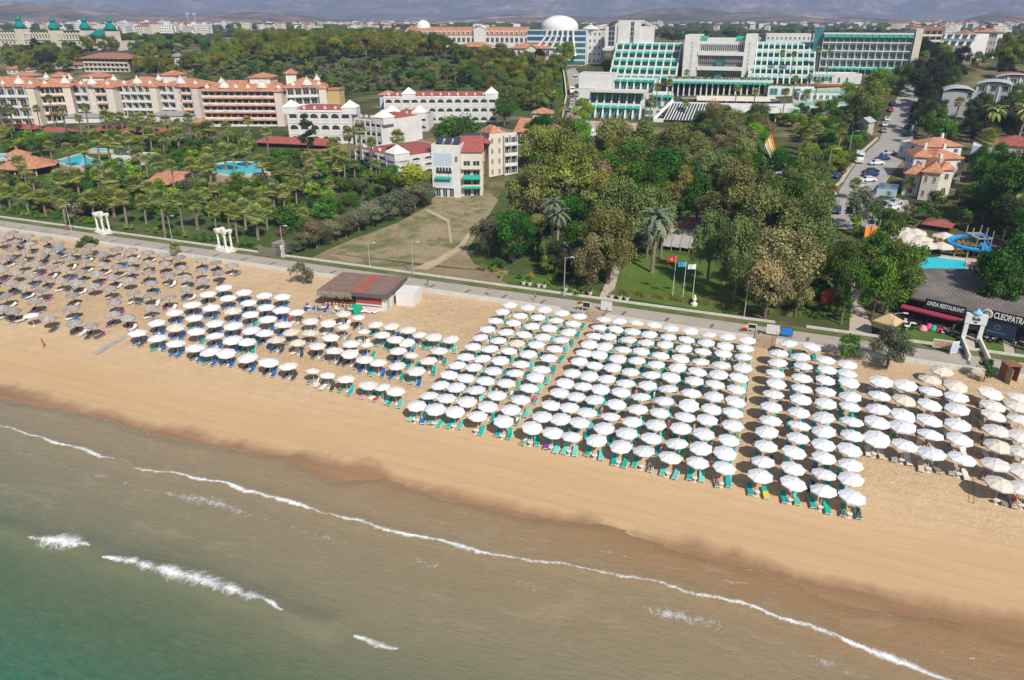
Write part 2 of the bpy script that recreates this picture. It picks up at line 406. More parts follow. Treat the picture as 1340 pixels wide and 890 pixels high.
foam('wave_foam', W1, lambda t: .55 + .45 * nzf(t, 1, 30), lambda t: .6 + .5 * nzf(t, 2, 24), lambda t: .93 + .55 * nzf(t, 3, 22) + .3 * nzf(t, 4, 6), .08, 1.3, 'long thin white foam line of the wave nearest the sand')
foam('wave_foam', [(u, v - 3.2) for u, v in W1], lambda t: 4.5, lambda t: 3, lambda t: .44 + .3 * nzf(t, 5, 12), 0, 7.7, 'faint scattered froth left seaward of the long foam line')
foam('wave_foam', W2[:4], lambda t: .2 + 1.5 * sin(t * 3.1), lambda t: .2 + 2.4 * sin(t * 3.1), lambda t: .8 + .28 * sin(t * 3.1), .3, 3.1, 'short thick breaker foam patch at the far left')
foam('wave_foam', W2[4:], lambda t: .25 + 1.1 * sin(t * 3.1) + .4 * nzf(t, 12, 8), lambda t: .4 + 1.9 * sin(t * 3.1) + .7 * nzf(t, 13, 6), lambda t: .98 + .35 * nzf(t, 8, 12), .3, 5.1, 'thick white breaker foam over the green water')
W3 = [touv(PZ(x, y, .1)) for x, y in WAVE3]
foam('wave_foam', W3, lambda t: .3 + .3 * sin(t * 3.1), lambda t: .3 + .5 * sin(t * 3.1), lambda t: 1.05, .1, 6.1, 'small white whitecap alone at the bottom edge')
foam('wave_foam', [(u, v + 3.0 + 1.2 * noise.noise(Vector((u * .06, 3, 3)))) for u, v in W1], lambda t: .5, lambda t: .6, lambda t: .42 + .5 * nzf(t, 21, 20), 0, 12.2, 'faint broken froth line between the long foam line and the sand')
foam('wave_foam', [(u, v - .7) for u, v in WE], lambda t: .35, lambda t: .5, lambda t: .5 + .5 * nzf(t, 11, 16), 0, 9.1, 'thin broken froth where the wash meets wet sand')

# ---------------- promenade
def paving_material():
    m, n, L, b = node_mat('promenade paving'); g = G(n, L); u, v = g.coast()
    mp = n.new('ShaderNodeTexBrick'); mp.inputs['Scale'].default_value = 1.0; mp.inputs['Color1'].default_value = (.38, .33, .27, 1); mp.inputs['Color2'].default_value = (.33, .285, .235, 1); mp.inputs['Mortar'].default_value = (.17, .15, .13, 1)
    mp.inputs['Mortar Size'].default_value = .015; mp.inputs['Brick Width'].default_value = .6; mp.inputs['Row Height'].default_value = .6
    L.new(g.rot, mp.inputs['Vector'])
    c = g.mix(g.rng(g.noise(.3, 5), .35, .65, 0, .35), mp.outputs['Color'], (.44, .38, .31))
    L.new(c, b.inputs['Base Color']); b.inputs['Roughness'].default_value = .9; return m
PAVE = paving_material()
WHITEC = mat('white painted concrete', (.56, .53, .46), .8, .12, .9); CONC = mat('grey concrete', (.36, .34, .30), .9, .15, .7)
GRASS = None
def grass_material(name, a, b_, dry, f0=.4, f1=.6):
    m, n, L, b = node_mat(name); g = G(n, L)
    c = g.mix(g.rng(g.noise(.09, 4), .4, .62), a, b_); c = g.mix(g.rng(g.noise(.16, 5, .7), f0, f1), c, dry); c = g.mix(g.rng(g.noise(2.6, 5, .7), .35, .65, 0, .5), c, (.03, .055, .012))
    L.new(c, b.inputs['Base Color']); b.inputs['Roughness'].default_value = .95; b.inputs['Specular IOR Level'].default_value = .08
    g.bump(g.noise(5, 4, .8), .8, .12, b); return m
LAWN = grass_material('mown lawn', (.135, .195, .035), (.10, .165, .03), (.19, .19, .07), .58, .75)
VERGE = grass_material('verge grass', (.10, .15, .03), (.13, .16, .05), (.22, .19, .10), .45, .62)
DRYF = grass_material('dry field', (.16, .175, .06), (.25, .215, .11), (.40, .30, .19), .38, .53)
DIRT = grass_material('bare earth', (.36, .26, .16), (.30, .21, .13), (.20, .18, .09), .55, .7)
usl = [-330 + 5 * k for k in range(102)]
def strip(name, v0, v1, z0, z1, m, label=None, cat=None, kind='structure', u0=-330, u1=180):
    mb = MB(); a, b, c, d = UV(u0, v0), UV(u1, v0), UV(u1, v1), UV(u0, v1)
    mb.prism([a, b, c, d], z0, z1); o = mb.build(name, m); return tag(o, label, cat, kind=kind)
strip('promenade', 115.45, 120.6, 1.0, 2.22, PAVE)
sheet('verge', [(v, usl) for v in (120.6, 121.6, 122.7)], VERGE, .16)
strip('promenade_sea_wall', 114.95, 115.45, .6, 2.62, WHITEC, 'low white wall between the sand and the paved promenade', 'wall', kind=None, u0=-330, u1=-37)
strip('promenade_sea_wall', 114.95, 115.45, .6, 2.50, WHITEC, 'low white wall behind the first rows of white parasols', 'wall', kind=None, u0=-33, u1=37)
strip('promenade_sea_wall', 114.95, 115.45, .6, 2.42, mat('weathered stone', (.42, .37, .29), .9, .25, .8), 'weathered wall by the sand at the right', 'wall', kind=None, u0=41, u1=180)
strip('garden_kerb_wall', 122.7, 123.0, 1.5, 2.6, WHITEC, 'low white kerb wall along the inland side of the promenade, left of the boardwalk', 'wall', kind=None, u0=-330, u1=-1)
strip('garden_kerb_wall', 122.7, 123.0, 1.5, 2.6, WHITEC, 'low white kerb wall along the hotel lawn, right of the boardwalk', 'wall', kind=None, u0=4, u1=68)
strip('garden_kerb_wall', 122.7, 123.0, 1.5, 2.6, WHITEC, 'low white kerb wall in front of the restaurant garden', 'wall', kind=None, u0=74, u1=180)
mb = MB()
for k in range(62):
    u = -300 + k * 7.6; a, b, c, d = UV(u, 116.8), UV(u + .5, 116.8), UV(u + .7, 118.6), UV(u + .2, 118.6)
    mb.prism([a, b, c, d], 2.1, 2.226)
tag(mb.build('drain_cover', mat('dark drain covers', (.12, .11, .10), .8)), kind='structure')

# ---------------- far mountains, one relief, and the air
def mountain_material():
    m, n, L, b = node_mat('mountain rock'); g = G(n, L)
    c = g.ramp(g.noise(.0022, 8, .7), [(.32, (.05, .065, .04)), (.46, (.13, .115, .08)), (.56, (.27, .20, .155)), (.70, (.55, .45, .38))])
    c = g.mix(g.rng(g.noise(.011, 6, .75), .42, .6, 0, .75), c, (.05, .06, .035))
    L.new(c, b.inputs['Base Color']); b.inputs['Roughness'].default_value = 1; b.inputs['Specular IOR Level'].default_value = 0
    return m
def skyline(az, pts):
    px = 670 + FPX * tan(az) / cos(PIT) * 1.0
    return interp(pts, px)
R1 = [(-400, 12), (0, 11), (60, 9), (110, 11), (180, 17), (260, 22), (330, 20), (390, 19), (450, 26), (520, 28), (570, 27), (640, 22), (700, 20), (780, 25), (840, 14), (870, 13), (930, 20), (1000, 17), (1060, 24), (1120, 26), (1200, 29), (1250, 19), (1300, 24), (1340, 22), (1700, 20)]
R2 = [(-400, 8), (0, 8), (60, 11), (95, 10), (130, 6), (180, 2), (240, 4), (300, 3), (370, -2), (440, -8), (520, -20), (640, -26), (760, -30), (860, -24), (960, -18), (1040, -12), (1085, -4), (1110, 6), (1128, 11), (1145, 5), (1180, -8), (1240, -16), (1340, -20), (1700, -26)]
R3 = [(-400, -2), (0, 3), (90, 5), (140, 2), (200, -3), (300, -12), (600, -40), (1000, -30), (1128, 9), (1200, -30), (1700, -40)]
mb = MB(); NA = 260; rads = [2150 + 90 * k for k in range(40)] + [5900 + 200 * k for k in range(56)]
for i in range(NA + 1):
    az = R(-46 + 92 * i / NA); px = 670 + FPX * tan(az)
    for r in rads:
        z = 20
        for (pts, r0, wd, rg) in ((R1, 3600, 800, .38), (R2, 9500, 2100, .5), (R3, 15000, 1500, .3)):
            py = interp(pts, px); b_ = (py - 445) / FPX
            el = (-sin(PIT) - b_ * cos(PIT)) / (cos(PIT) - b_ * sin(PIT))   # rise per unit forward distance
            top = max(25, H + r0 * cos(az) * el)
            q = Vector((r * sin(az), r * cos(az), 0)); f = (.55 - abs(noise.fractal(q * .0013, 0.9, 2.1, 7)) * 1.7) * rg
            d = abs(r - r0) / wd; e = math.exp(-d * d * 1.4)
            z = max(z, 20 + (top - 20) * (e * (1 + (f if d > .12 else f * d / .12) * 1.6)))
        mb.v.append((r * sin(az), r * cos(az), z))
nr = len(rads)
for i in range(NA):
    for j in range(nr - 1): k = i * nr + j; mb.f.append((k, k + nr, k + nr + 1, k + 1)); mb.m.append(0)
mb.m = [0] * len(mb.f)
tag(mb.build('mountains', mountain_material(), smooth=False), kind='structure')
def haze():
    mb = MB(); mb.box(-20000, -600, -8, 20000, 20500, 1250)
    mb.f.append
    m = bpy.data.materials.new('haze air'); m.use_nodes = True; n = m.node_tree.nodes; n.remove(n['Principled BSDF'])
    v = n.new('ShaderNodeVolumePrincipled'); v.inputs['Color'].default_value = (.54, .66, 1.0, 1); v.inputs['Density'].default_value = HAZE
    v.inputs['Anisotropy'].default_value = 0
    m.node_tree.links.new(v.outputs[0], n['Material Output'].inputs['Volume'])
    o = mb.build('haze', m); tag(o, 'thin pale blue haze in the air toward the mountains', 'haze', kind='stuff')
HAZE = 1.5e-4
haze()
# ================= the parasols: canopy centres read off the photograph
Z = 5.5625
def win(ox, oy, s): return [(ox + int(a) / Z, oy + int(b) / Z) for a, b in (q.split(',') for q in s.split())]
BLOCK_C = [
 win(660, 390, '725,145 692,203 652,265 617,327 582,389 545,450 492,535 445,609 402,677 341,768 275,852 202,933'),
 win(660, 390, '835,158 812,216 758,270 726,343 688,402 655,478 617,556 570,630 523,706 473,785 409,868 355,969'),
 win(660, 390, '960,170 934,233 903,292 866,364 827,430 788,496 745,577 700,653 657,728 602,820 548,894 487,996'),
 win(660, 390, '1090,186 1057,254 1031,313 997,377 965,444 919,527 883,608 851,674 817,762 771,850 728,937 671,1023'),
 win(660, 390, '1212,210 1195,272 1171,329 1139,408 1106,473 1068,548 1044,624 993,706 972,797 931,888 891,971 848,1069'),
 win(800, 400, '575,173 549,236 528,303 505,374 482,440 437,510 411,591 384,681 354,768 324,855 293,952 238,1044'),
 win(800, 400, '707,200 691,258 667,323 651,397 629,468 604,535 583,624 566,715 538,797 507,880 476,990 430,1092'),
 win(800, 400, '843,215 831,284 816,338 801,420 782,490 757,560 748,649 733,741 699,817 675,920 652,1025 629,1128'),
 win(800, 400, '990,240 975,297 962,362 959,441 930,512 912,597 906,686 887,766 884,859 857,966 829,1060 824,1166')]
BLOCK_B = [
 win(520, 390, '818,42 766,90 711,154 656,216 602,276 549,343 496,417 434,477 377,547 307,623 228,697 139,773'),
 win(520, 390, '948,60 893,119 846,172 789,237 734,298 673,358 614,430 555,493 497,571 426,638 355,717 277,798'),
 win(520, 390, '1070,75 1024,130 980,194 921,254 868,318 812,374 748,444 697,519 641,590 571,657 506,743 419,817'),
 win(520, 390, '1197,98 1153,152 1106,209 1058,273 1012,328 951,397 900,470 856,534 790,608 725,697 659,777 585,848'),
 win(520, 390, '1325,123 1280,176 1245,238 1192,293 1147,358 1102,425 1050,507 1005,565 960,643 897,728 825,800 773,886')]
BLOCK_D = [
 win(960, 430, '329,167 322,236 306,314 313,389 291,465 277,557 270,655 243,739 237,842 216,955 196,1058'),
 win(960, 430, '398,97 488,194 509,261 499,347 498,423 491,503 477,598 480,690 470,783 443,886 434,1003 437,1112'),
 win(960, 430, '570,120 672,217 684,287 671,363 672,446 674,532 655,634 660,735 656,832 660,926 660,1045 657,1164'),
 win(960, 430, '829,250 829,314 843,380 852,483 849,555 864,664 866,765 847,867 854,978 857,1081 870,1211')]
BLOCK_E = [
 win(1100, 450, '298,260 286,364 274,461 269,556 268,678'),
 win(1100, 450, '476,287 468,397 461,508 456,587 470,722'),
 win(1100, 450, '655,247 658,331 652,430 651,541 657,645 666,782'),
 win(1100, 450, '740,185 840,294 848,372 852,462 857,574 872,681 889,820')]
BLOCK_F = [
 win(1100, 450, '1097,345 1113,436 1118,507 1138,617 1150,730 1133,862 1167,1005'),
 win(1100, 450, '1300,375 1285,440 1310,537 1325,660 1335,775 1340,915 1350,1040')]
BLOCK_A = win(160, 330, '738,248 883,283 1031,306 1163,315 621,295 768,324 918,358 1045,391 1157,411 1268,427 506,371 645,393 803,417 932,443 1057,477 1171,515 379,430 521,468 671,508 805,525 936,558 1035,578 1228,572 250,503 388,537 537,567 672,598 801,628 905,642 1120,628 1276,650 110,577 255,614 388,653 528,684 637,713 754,725 912,757 1064,790 1206,818') + \
 win(300, 370, '590,270 720,285 830,217 940,244 588,355 832,313 738,388 980,347 640,450 885,433 765,483 877,508 1000,443 985,547 1082,570 1063,295 1178,307 1112,369 1208,402 1300,333 1228,485 1220,595 607,632 716,664 847,689 1012,733 1114,750 1210,777') + \
 win(400, 390, '827,258 931,273 1055,290 735,315 972,373 769,407 893,445 803,520')
STRAW = win(0, 290, '110,140 12,127 215,155 335,120 205,98 85,200 425,190 520,205 345,205 290,238 400,250 505,265 630,215 745,237 845,195 760,200 865,255 960,270 1075,220 1190,240 1300,255 1070,290 1200,300 155,290 260,305 373,325 475,340 617,285 735,305 850,322 950,340 590,360 705,375 1075,365 1225,385 1325,330 15,345 115,365 225,390 325,405 445,425 560,440 825,400 935,420 1100,443 80,440 180,468 300,490 675,462 800,480 525,528 970,512 1095,528 1225,550 40,535 250,577 830,583 1090,620 515,627 15,622 95,645 350,695 537,730 660,750 815,673 930,693 180,215 30,85 90,75 650,170 40,250 -60,200 -50,300 -70,400 -50,470 -70,560 150,100 420,155 955,200 -80,640 -90,140') + \
 win(160, 330, '575,50 680,70 795,90 575,125 700,145 580,200 465,262 465,175')
# ---------------- meshes
CANV = mat('white canvas', (.70, .70, .70), .75, .05, 2, trans=.10, rnd=.05); CANC = mat('cream canvas', (.62, .56, .46), .8, .06, 2, trans=.10)
CANI = mat('ivory canvas', (.70, .67, .61), .8, .07, 2, trans=.10, rnd=.06)
POLE = mat('white pole metal', (.6, .6, .58), .5, .05); BASEM = mat('parasol base stone', (.35, .34, .32), .8)
def canopy_mesh(name, m, r=1.0, n=8, rise=.40, seed=0):
    rnd = random.Random(seed); mb = MB(); k = 0
    prof = [(.10, rise + .03), (.13, rise - .03), (.45, rise * .70), (.78, rise * .33), (1.0, 0), (1.0, -.10)]
    for q, (rr, z) in enumerate(prof):
        for i in range(2 * n):
            t = pi * i / n; rib = i % 2 == 0
            f = 1.0 if rib else cos(pi / n) * (1.0 if q < 3 else .985); zz = z if rib or q < 2 else z - .02 * rr + (.02 if q == 4 else 0)
            mb.v.append((r * rr * f * cos(t), r * rr * f * sin(t), zz * r + rnd.uniform(-.008, .008)))
    for q in range(len(prof) - 1):
        for i in range(2 * n): j = (i + 1) % (2 * n); a = q * 2 * n; mb.f.append((a + i, a + 2 * n + i, a + 2 * n + j, a + j)); mb.m.append(0)
    mb.f.append(tuple(range(2 * n))); mb.m.append(0)
    return mb.build(name, m, link=False)
def pole_mesh(h=2.3, base=True):
    mb = MB(); mb.tube((0, 0, -.35), (0, 0, h), .035, n=6); 
    if base: mb.lathe([(.26, 0), (.26, .08), (.07, .13), (.05, .3)], n=8)
    for k in range(8): t = pi * k / 4; mb.tube((0, 0, h - .55), (.62 * cos(t), .62 * sin(t), h - .02), .012, n=3, cap=False)
    return mb.build('pole', POLE, link=False)
CMS = {'white': [canopy_mesh('canopy', CANV, 1, seed=s, rise=rs) for s, rs in ((1, .27), (2, .31), (3, .24))],
       'cream': [canopy_mesh('canopy', CANC, 1, seed=s, rise=rs) for s, rs in ((4, .32), (5, .36))],
       'ivory': [canopy_mesh('canopy', CANI, 1, seed=s, rise=rs) for s, rs in ((6, .24), (7, .29))]}
PM = pole_mesh()
rnd = random.Random(4)
def canopy_ground(px, py, zc):
    """foot of the pole for a canopy centre seen at px,py standing zc above the sand"""
    z = 1.0
    for _ in range(8):
        p = PZ(px, py, z + zc); z = gz(p.x, p.y) + .06
    p = PZ(px, py, z + zc); return Vector((p.x, p.y, z))
SPOTS = []   # pos, radius, colour, label, block, row, col, rows
def reg(lines, dia, colour, blk, lab, zc=2.42, creams=()):
    for ci, ln in enumerate(lines):
        for ri, (x, y) in enumerate(ln):
            c = 'cream' if (ci, ri) in creams else colour
            LB = lab(ci + 1, ri + 1)
            if c == 'cream': LB = LB.replace('white parasol', 'cream parasol').replace('ivory parasol', 'cream parasol')
            SPOTS.append(dict(p=canopy_ground(x, y, zc), r=dia / 2 * rnd.uniform(.97, 1.03), c=c, lab=LB, blk=blk, row=ri, col=ci, last=ri >= len(ln) - 1, zc=zc))
reg(BLOCK_B, 2.75, 'white', 'B', lambda c, r: 'white parasol, %s row from promenade, %s line left of the boardwalk' % (nth(r), nth(6 - c)), creams=((2, 4),))
reg(BLOCK_C, 2.75, 'white', 'C', lambda c, r: 'white parasol, %s row from promenade, %s line right of the boardwalk' % (nth(r), nth(c)))
reg(BLOCK_D, 2.85, 'white', 'D', lambda c, r: 'white parasol, %s row from promenade, %s line right of second sand aisle' % (nth(r), nth(c)))
reg(BLOCK_E, 3.15, 'white', 'E', lambda c, r: 'large white parasol, %s row from promenade, %s line of grey lounger block' % (nth(r), nth(c)), creams=((1, 1), (2, 0), (3, 0), (3, 1)))
reg(BLOCK_F, 3.15, 'ivory', 'F', lambda c, r: 'ivory parasol, %s row from promenade, %s line beyond the far right rope' % (nth(r), nth(c)), creams=((0, 4), (0, 6), (1, 1)))
# block A: irregular; ordered along the shore within depth bands
A_ = []
for i, (x, y) in enumerate(BLOCK_A):
    A_.append([x, y, canopy_ground(x, y, 2.3), i])
pathx = sorted(A_, key=lambda a: touv(a[2])[1])
bands = [pathx[i::1] for i in (0,)][0]
nb = 7; per = (len(bands) + nb - 1) // nb; idx = 0
for b in range(nb):
    grp = sorted(bands[b * per:(b + 1) * per], key=lambda a: a[0])
    for k, a in enumerate(grp):
        left = a[0] < 372; small = a[3] in (43, 45, 47, 52, 62, 63, 66, 68, 73)
        rr = (3.1 if left else 2.75) / 2 * (.8 if small else 1) * rnd.uniform(.95, 1.05)
        col = 'cream' if a[3] in (12, 22, 24, 29, 30, 44, 42) else ('white' if left else 'ivory')
        where = 'blue lounger cluster' if left else 'cluster by beach bar'
        nm = {'cream': 'cream', 'white': 'flat white', 'ivory': 'ivory'}[col]
        SPOTS.append(dict(p=a[2], r=rr, c=col, lab='%s%s parasol, %s from left, %s row inland, %s' % ('small ' if small else '', nm, nth(k + 1), nth(b + 1), where), blk='A' if left else 'A2', row=b, col=k, last=False, zc=2.3))
SPOTS.sort(key=lambda s: depth(s['p']))
PGRP = 'parasols in rows on the beach'
far_mb = {c: MB() for c in ('white', 'cream', 'ivory')}
def merge(mb, me, M, off=0):
    k = len(mb.v); mb.v += [tuple(M @ v.co) for v in me.vertices]
    for p in me.polygons: mb.f.append(tuple(k + i for i in p.vertices)); mb.m.append(off + p.material_index)
NP = 0; restP = MB()
for s in SPOTS:
    s['a'] = rnd.uniform(0, pi / 4); cm = rnd.choice(CMS[s['c']]); sc = s['r']; tx, ty = rnd.gauss(0, .06), rnd.gauss(0, .06)
    if s['blk'] in 'EF': tx += .05
    if NP < 300:
        lb_ = s['lab'] if len(s['lab'].split()) <= 16 else ' '.join(w_ for w_ in s['lab'].split() if w_ not in ('the', 'wooden', 'irregular', 'big'))
        t = thing('parasol', lb_, 'parasol', s['p'], 0, PGRP)
        c = obj('canopy', cm, t); c.location = (0, 0, s['zc'] - .15 * sc); c.scale = (sc, sc, sc); c.rotation_euler = (tx, ty, s['a'])
        p = obj('pole', PM, t); p.scale = (1, 1, (s['zc'] + .1) / 2.3)
    else:
        M = Matrix.Translation(s['p'] + Vector((0, 0, s['zc'] - .15 * sc))) @ Matrix.Rotation(s['a'], 4, 'Z') @ Matrix.Scale(sc, 4)
        merge(restP, cm, M, {'white': 0, 'cream': 1, 'ivory': 2}[s['c']]); merge(restP, PM, Matrix.Translation(s['p']), 3)
    NP += 1
tag(restP.build('parasol', [CANV, CANC, CANI, POLE]), 'white parasols standing farthest away, behind the others by the promenade', 'parasols', kind='stuff')
# straw
STRAWM = mat('weathered straw thatch', (.31, .28, .255), .95, .35, 3.5, rnd=.18, bump=.6); WOODP = mat('dark parasol post', (.16, .10, .06), .8)
def straw_mesh(seed):
    r_ = random.Random(seed); mb = MB(); n = 22; prof = [(.0, .46), (.06, .44), (.5, .26), (.93, .05), (1.0, -.03), (1.02, -.16)]
    for q, (rr, z) in enumerate(prof):
        for i in range(n):
            t = 2 * pi * i / n; j = r_.uniform(-.02, .02) * (1 + 2 * (q > 3)); mb.v.append((rr * (1 + j) * cos(t), rr * (1 + j) * sin(t), z + j * .8 + (.03 if i % 2 and q > 1 else 0)))
    for q in range(len(prof) - 1):
        for i in range(n): j = (i + 1) % n; a = q * n; mb.f.append((a + i, a + n + i, a + n + j, a + j)); mb.m.append(0)
    return mb.build('thatch', STRAWM, link=False)
SM = [straw_mesh(s) for s in range(4)]; mb = MB(); mb.tube((0, 0, -.3), (0, 0, 2.5), .06, n=6); SPM = mb.build('pole', WOODP, link=False)
S_ = sorted(((x, y, canopy_ground(x, y, 2.3)) for x, y in STRAW), key=lambda a: touv(a[2])[1])
per = 12; STR = []
for b in range((len(S_) + per - 1) // per):
    for k, a in enumerate(sorted(S_[b * per:(b + 1) * per], key=lambda a: a[0])):
        t = thing('straw_parasol', 'grey straw parasol, %s from the left in the %s band up from the sea' % (nth(k + 1), nth(b + 1)), 'straw parasol', a[2], 0, 'straw parasols on the left of the beach')
        c = obj('thatch', rnd.choice(SM), t); c.location = (0, 0, 2.12); sc = rnd.uniform(1.15, 1.35); c.scale = (sc, sc, sc); c.rotation_euler = (rnd.gauss(0, .05), rnd.gauss(0, .05), rnd.uniform(0, 6))
        obj('pole', SPM, t); STR.append((a[2], b, k))
wp = canopy_ground(0 + 225 / Z, 290 + 678 / Z, 2.2)
t = thing('parasol', 'lone small white parasol near the sea among the straw parasols', 'parasol', wp, 0, PGRP)
c = obj('canopy', CMS['white'][0], t); c.location = (0, 0, 2.1); c.scale = (1.25, 1.25, 1.1); obj('pole', PM, t)

# ---------------- loungers
FRW = mat('white lounger plastic', (.66, .65, .62), .5, .06, 2); FRG = mat('grey lounger frame', (.30, .30, .29), .6, .1, 2)
CLOTH = {'teal': mat('teal cushion', (.01, .36, .31), .85, .12, 3, rnd=.25), 'aqua': mat('faded aqua cushion', (.13, .48, .40), .85, .1, 3, rnd=.2), 'blue': mat('blue cushion', (.015, .16, .42), .85, .15, 3, rnd=.3),
         'grey': mat('grey cushion', (.27, .26, .25), .85, .1, 3, rnd=.25), 'white': mat('white cushion', (.66, .63, .57), .8, .06, 3), 'cream': mat('cream cushion', (.55, .49, .38), .8, .08, 3),
         'dark': mat('dark cushion', (.05, .05, .055), .85, .1, 3), 'yellow': mat('yellow cushion', (.72, .48, .02), .8, .1, 3), 'red': mat('red cushion', (.5, .03, .04), .8, .1, 3), 'purple': mat('purple cushion', (.16, .02, .12), .8)}
def frame_mesh(m, back):
    mb = MB()
    for sx in (-.31, .31):
        mb.rbox(sx, -.33, .27, .05, 1.30, .06)
        for y in (-.85, .22): mb.rbox(sx, y, .12, .05, .06, .26)
    for y in (-.96, -.5, 0, .3): mb.rbox(0, y, .27, .6, .05, .05)
    mb.rbox(0, .32 + .33 * cos(back), .29 + .33 * sin(back), .66, .72, .04, 0, 0, back)
    return mb.build('frame', m, link=False)
def cushion_mesh(m, back):
    mb = MB(); mb.rbox(0, -.32, .335, .58, 1.28, .075); mb.rbox(0, .33 + .34 * cos(back), .35 + .34 * sin(back), .58, .72, .075, 0, 0, back)
    mb.rbox(0, .33 + .58 * cos(back), .41 + .58 * sin(back), .5, .2, .07, 0, 0, back)
    return mb.build('cushion', m, link=False)
FM = {(f, b): frame_mesh(FRW if f else FRG, b / 10) for f in (0, 1) for b in (2, 5, 8)}
CMM = {(k, b): cushion_mesh(m, b / 10) for k, m in CLOTH.items() for b in (2, 5, 8)}
PAL = {'B': ['teal'] * 4 + ['aqua'] * 5, 'C': ['teal'] * 6 + ['aqua'] * 4, 'D': ['teal'] * 8 + ['aqua'] * 2, 'E': ['white', 'grey', 'white', 'grey', 'cream', 'grey'], 'F': ['cream', 'cream', 'grey', 'white'],
       'A': ['blue', 'blue', 'blue', 'dark', 'blue', 'teal'], 'A2': ['grey', 'dark', 'cream', 'white', 'grey', 'dark']}
LO = []
def blkname(s): return s['lab']
for s in SPOTS:
    pal = PAL[s['blk']]
    if s['blk'] == 'A2' and s['p'].x > -24: pal = ['teal', 'blue', 'teal', 'aqua']
    n = 2
    offs = [-.75, .75] if n == 2 else [0]
    for i, ox in enumerate(offs):
        if rnd.random() < .04: continue
        a = ANG + rnd.gauss(.10, .10) + (0.06 if i else -.06)
        d = rnd.uniform(-.05, .5) - (.35 if s['last'] else 0)
        if s['blk'] in ('A', 'A2'): a += .15; d -= .25
        q = s['p'] + CE * (ox + rnd.gauss(0, .10)) + CN * d
        LO.append((q, a, rnd.choice(pal), rnd.choice((2, 2, 5, 8)), 1 if s['blk'] in 'BCDEA' or s['blk'] == 'A2' else 0, s, 'left' if i == 0 else 'right'))
LS = []
for p, b, k in STR:
    for i, ox in enumerate((-.7, .7)):
        if rnd.random() < .12: continue
        q = p + CE * (ox + rnd.gauss(.1, .15)) + CN * rnd.uniform(-.5, .5)
        LS.append((q, ANG + rnd.gauss(.15, .2), rnd.choice(['white', 'dark', 'dark', 'grey', 'dark', 'white', 'cream', 'purple', 'blue']), rnd.choice((2, 5, 8)), rnd.random() < .6, dict(lab='straw', b=b, k=k), 'left' if i == 0 else 'right'))
LO.sort(key=lambda l: depth(l[0]))
TOWELS = []; cnt = 0; restL = MB(); mi = {}; mats_ = []
def midx(m):
    if m.name not in mi: mi[m.name] = len(mats_); mats_.append(m)
    return mi[m.name]
def add_rest(q, a, k, b, f):
    M = Matrix.Translation(Vector((q.x, q.y, gz(q.x, q.y) + .06))) @ Matrix.Rotation(a, 4, 'Z')
    for me in (FM[(1 if f else 0, b)], CMM[(k, b)]): merge(restL, me, M, midx(me.materials[0]))
CNM = {'aqua': 'pale aqua', 'dark': 'dark'}
for l in LO:
    q, a, k, b, f, s, side = l
    if cnt < 300:
        lab = '%s %s lounger%s' % (CNM.get(k, k), side, s['lab'].split('parasol', 1)[1])
        t = thing('sun_lounger', lab, 'sun lounger', (q.x, q.y, gz(q.x, q.y) + .06), a, 'sun loungers under the parasols')
        obj('frame', FM[(1 if f else 0, b)], t); obj('cushion', CMM[(k, b)], t)
    else: add_rest(q, a, k, b, f)
    cnt += 1
for l in LS: add_rest(*l[:5])
tag(restL.build('sun_lounger', mats_), 'sun loungers standing farther away under the left parasols', 'sun loungers', kind='stuff')
print('LABELS', max(len(o['label'].split()) for o in bpy.data.objects if 'label' in o), 'parasols', NP, 'straw', len(STR), 'loungers', cnt, len(LS))
# ================= vegetation
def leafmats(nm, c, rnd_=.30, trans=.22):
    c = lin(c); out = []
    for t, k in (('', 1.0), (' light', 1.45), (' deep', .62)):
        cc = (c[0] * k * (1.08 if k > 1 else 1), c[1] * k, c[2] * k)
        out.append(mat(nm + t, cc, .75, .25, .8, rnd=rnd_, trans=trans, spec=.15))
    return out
LM = {'euc': leafmats('grey green eucalyptus leaves', (.145, .185, .055)), 'eucy': leafmats('yellow green leaves', (.20, .225, .042)), 'brown': leafmats('olive brown leaves', (.18, .20, .055)),
      'tan': leafmats('dry tan leaves', (.26, .225, .10)), 'ficus': leafmats('dark glossy green leaves', (.045, .130, .014), .15), 'olive': leafmats('silver olive leaves', (.145, .16, .09)),
      'pine': leafmats('pine needles', (.165, .185, .028)), 'dark': leafmats('dark needles', (.034, .050, .022)), 'bright': leafmats('bright green leaves', (.15, .26, .02)), 'green': leafmats('green leaves', (.075, .150, .022)),
      'gold': leafmats('golden green leaves', (.25, .24, .03)), 'pink': leafmats('pink flowering leaves', (.30, .11, .10)), 'scrub': leafmats('dry scrub leaves', (.15, .13, .065))}
BARK = mat('bark', (.16, .12, .09), .95, .25, 3, rnd=.2); BARKP = mat('palm bark', (.20, .155, .115), .95, .3, 4, rnd=.2)
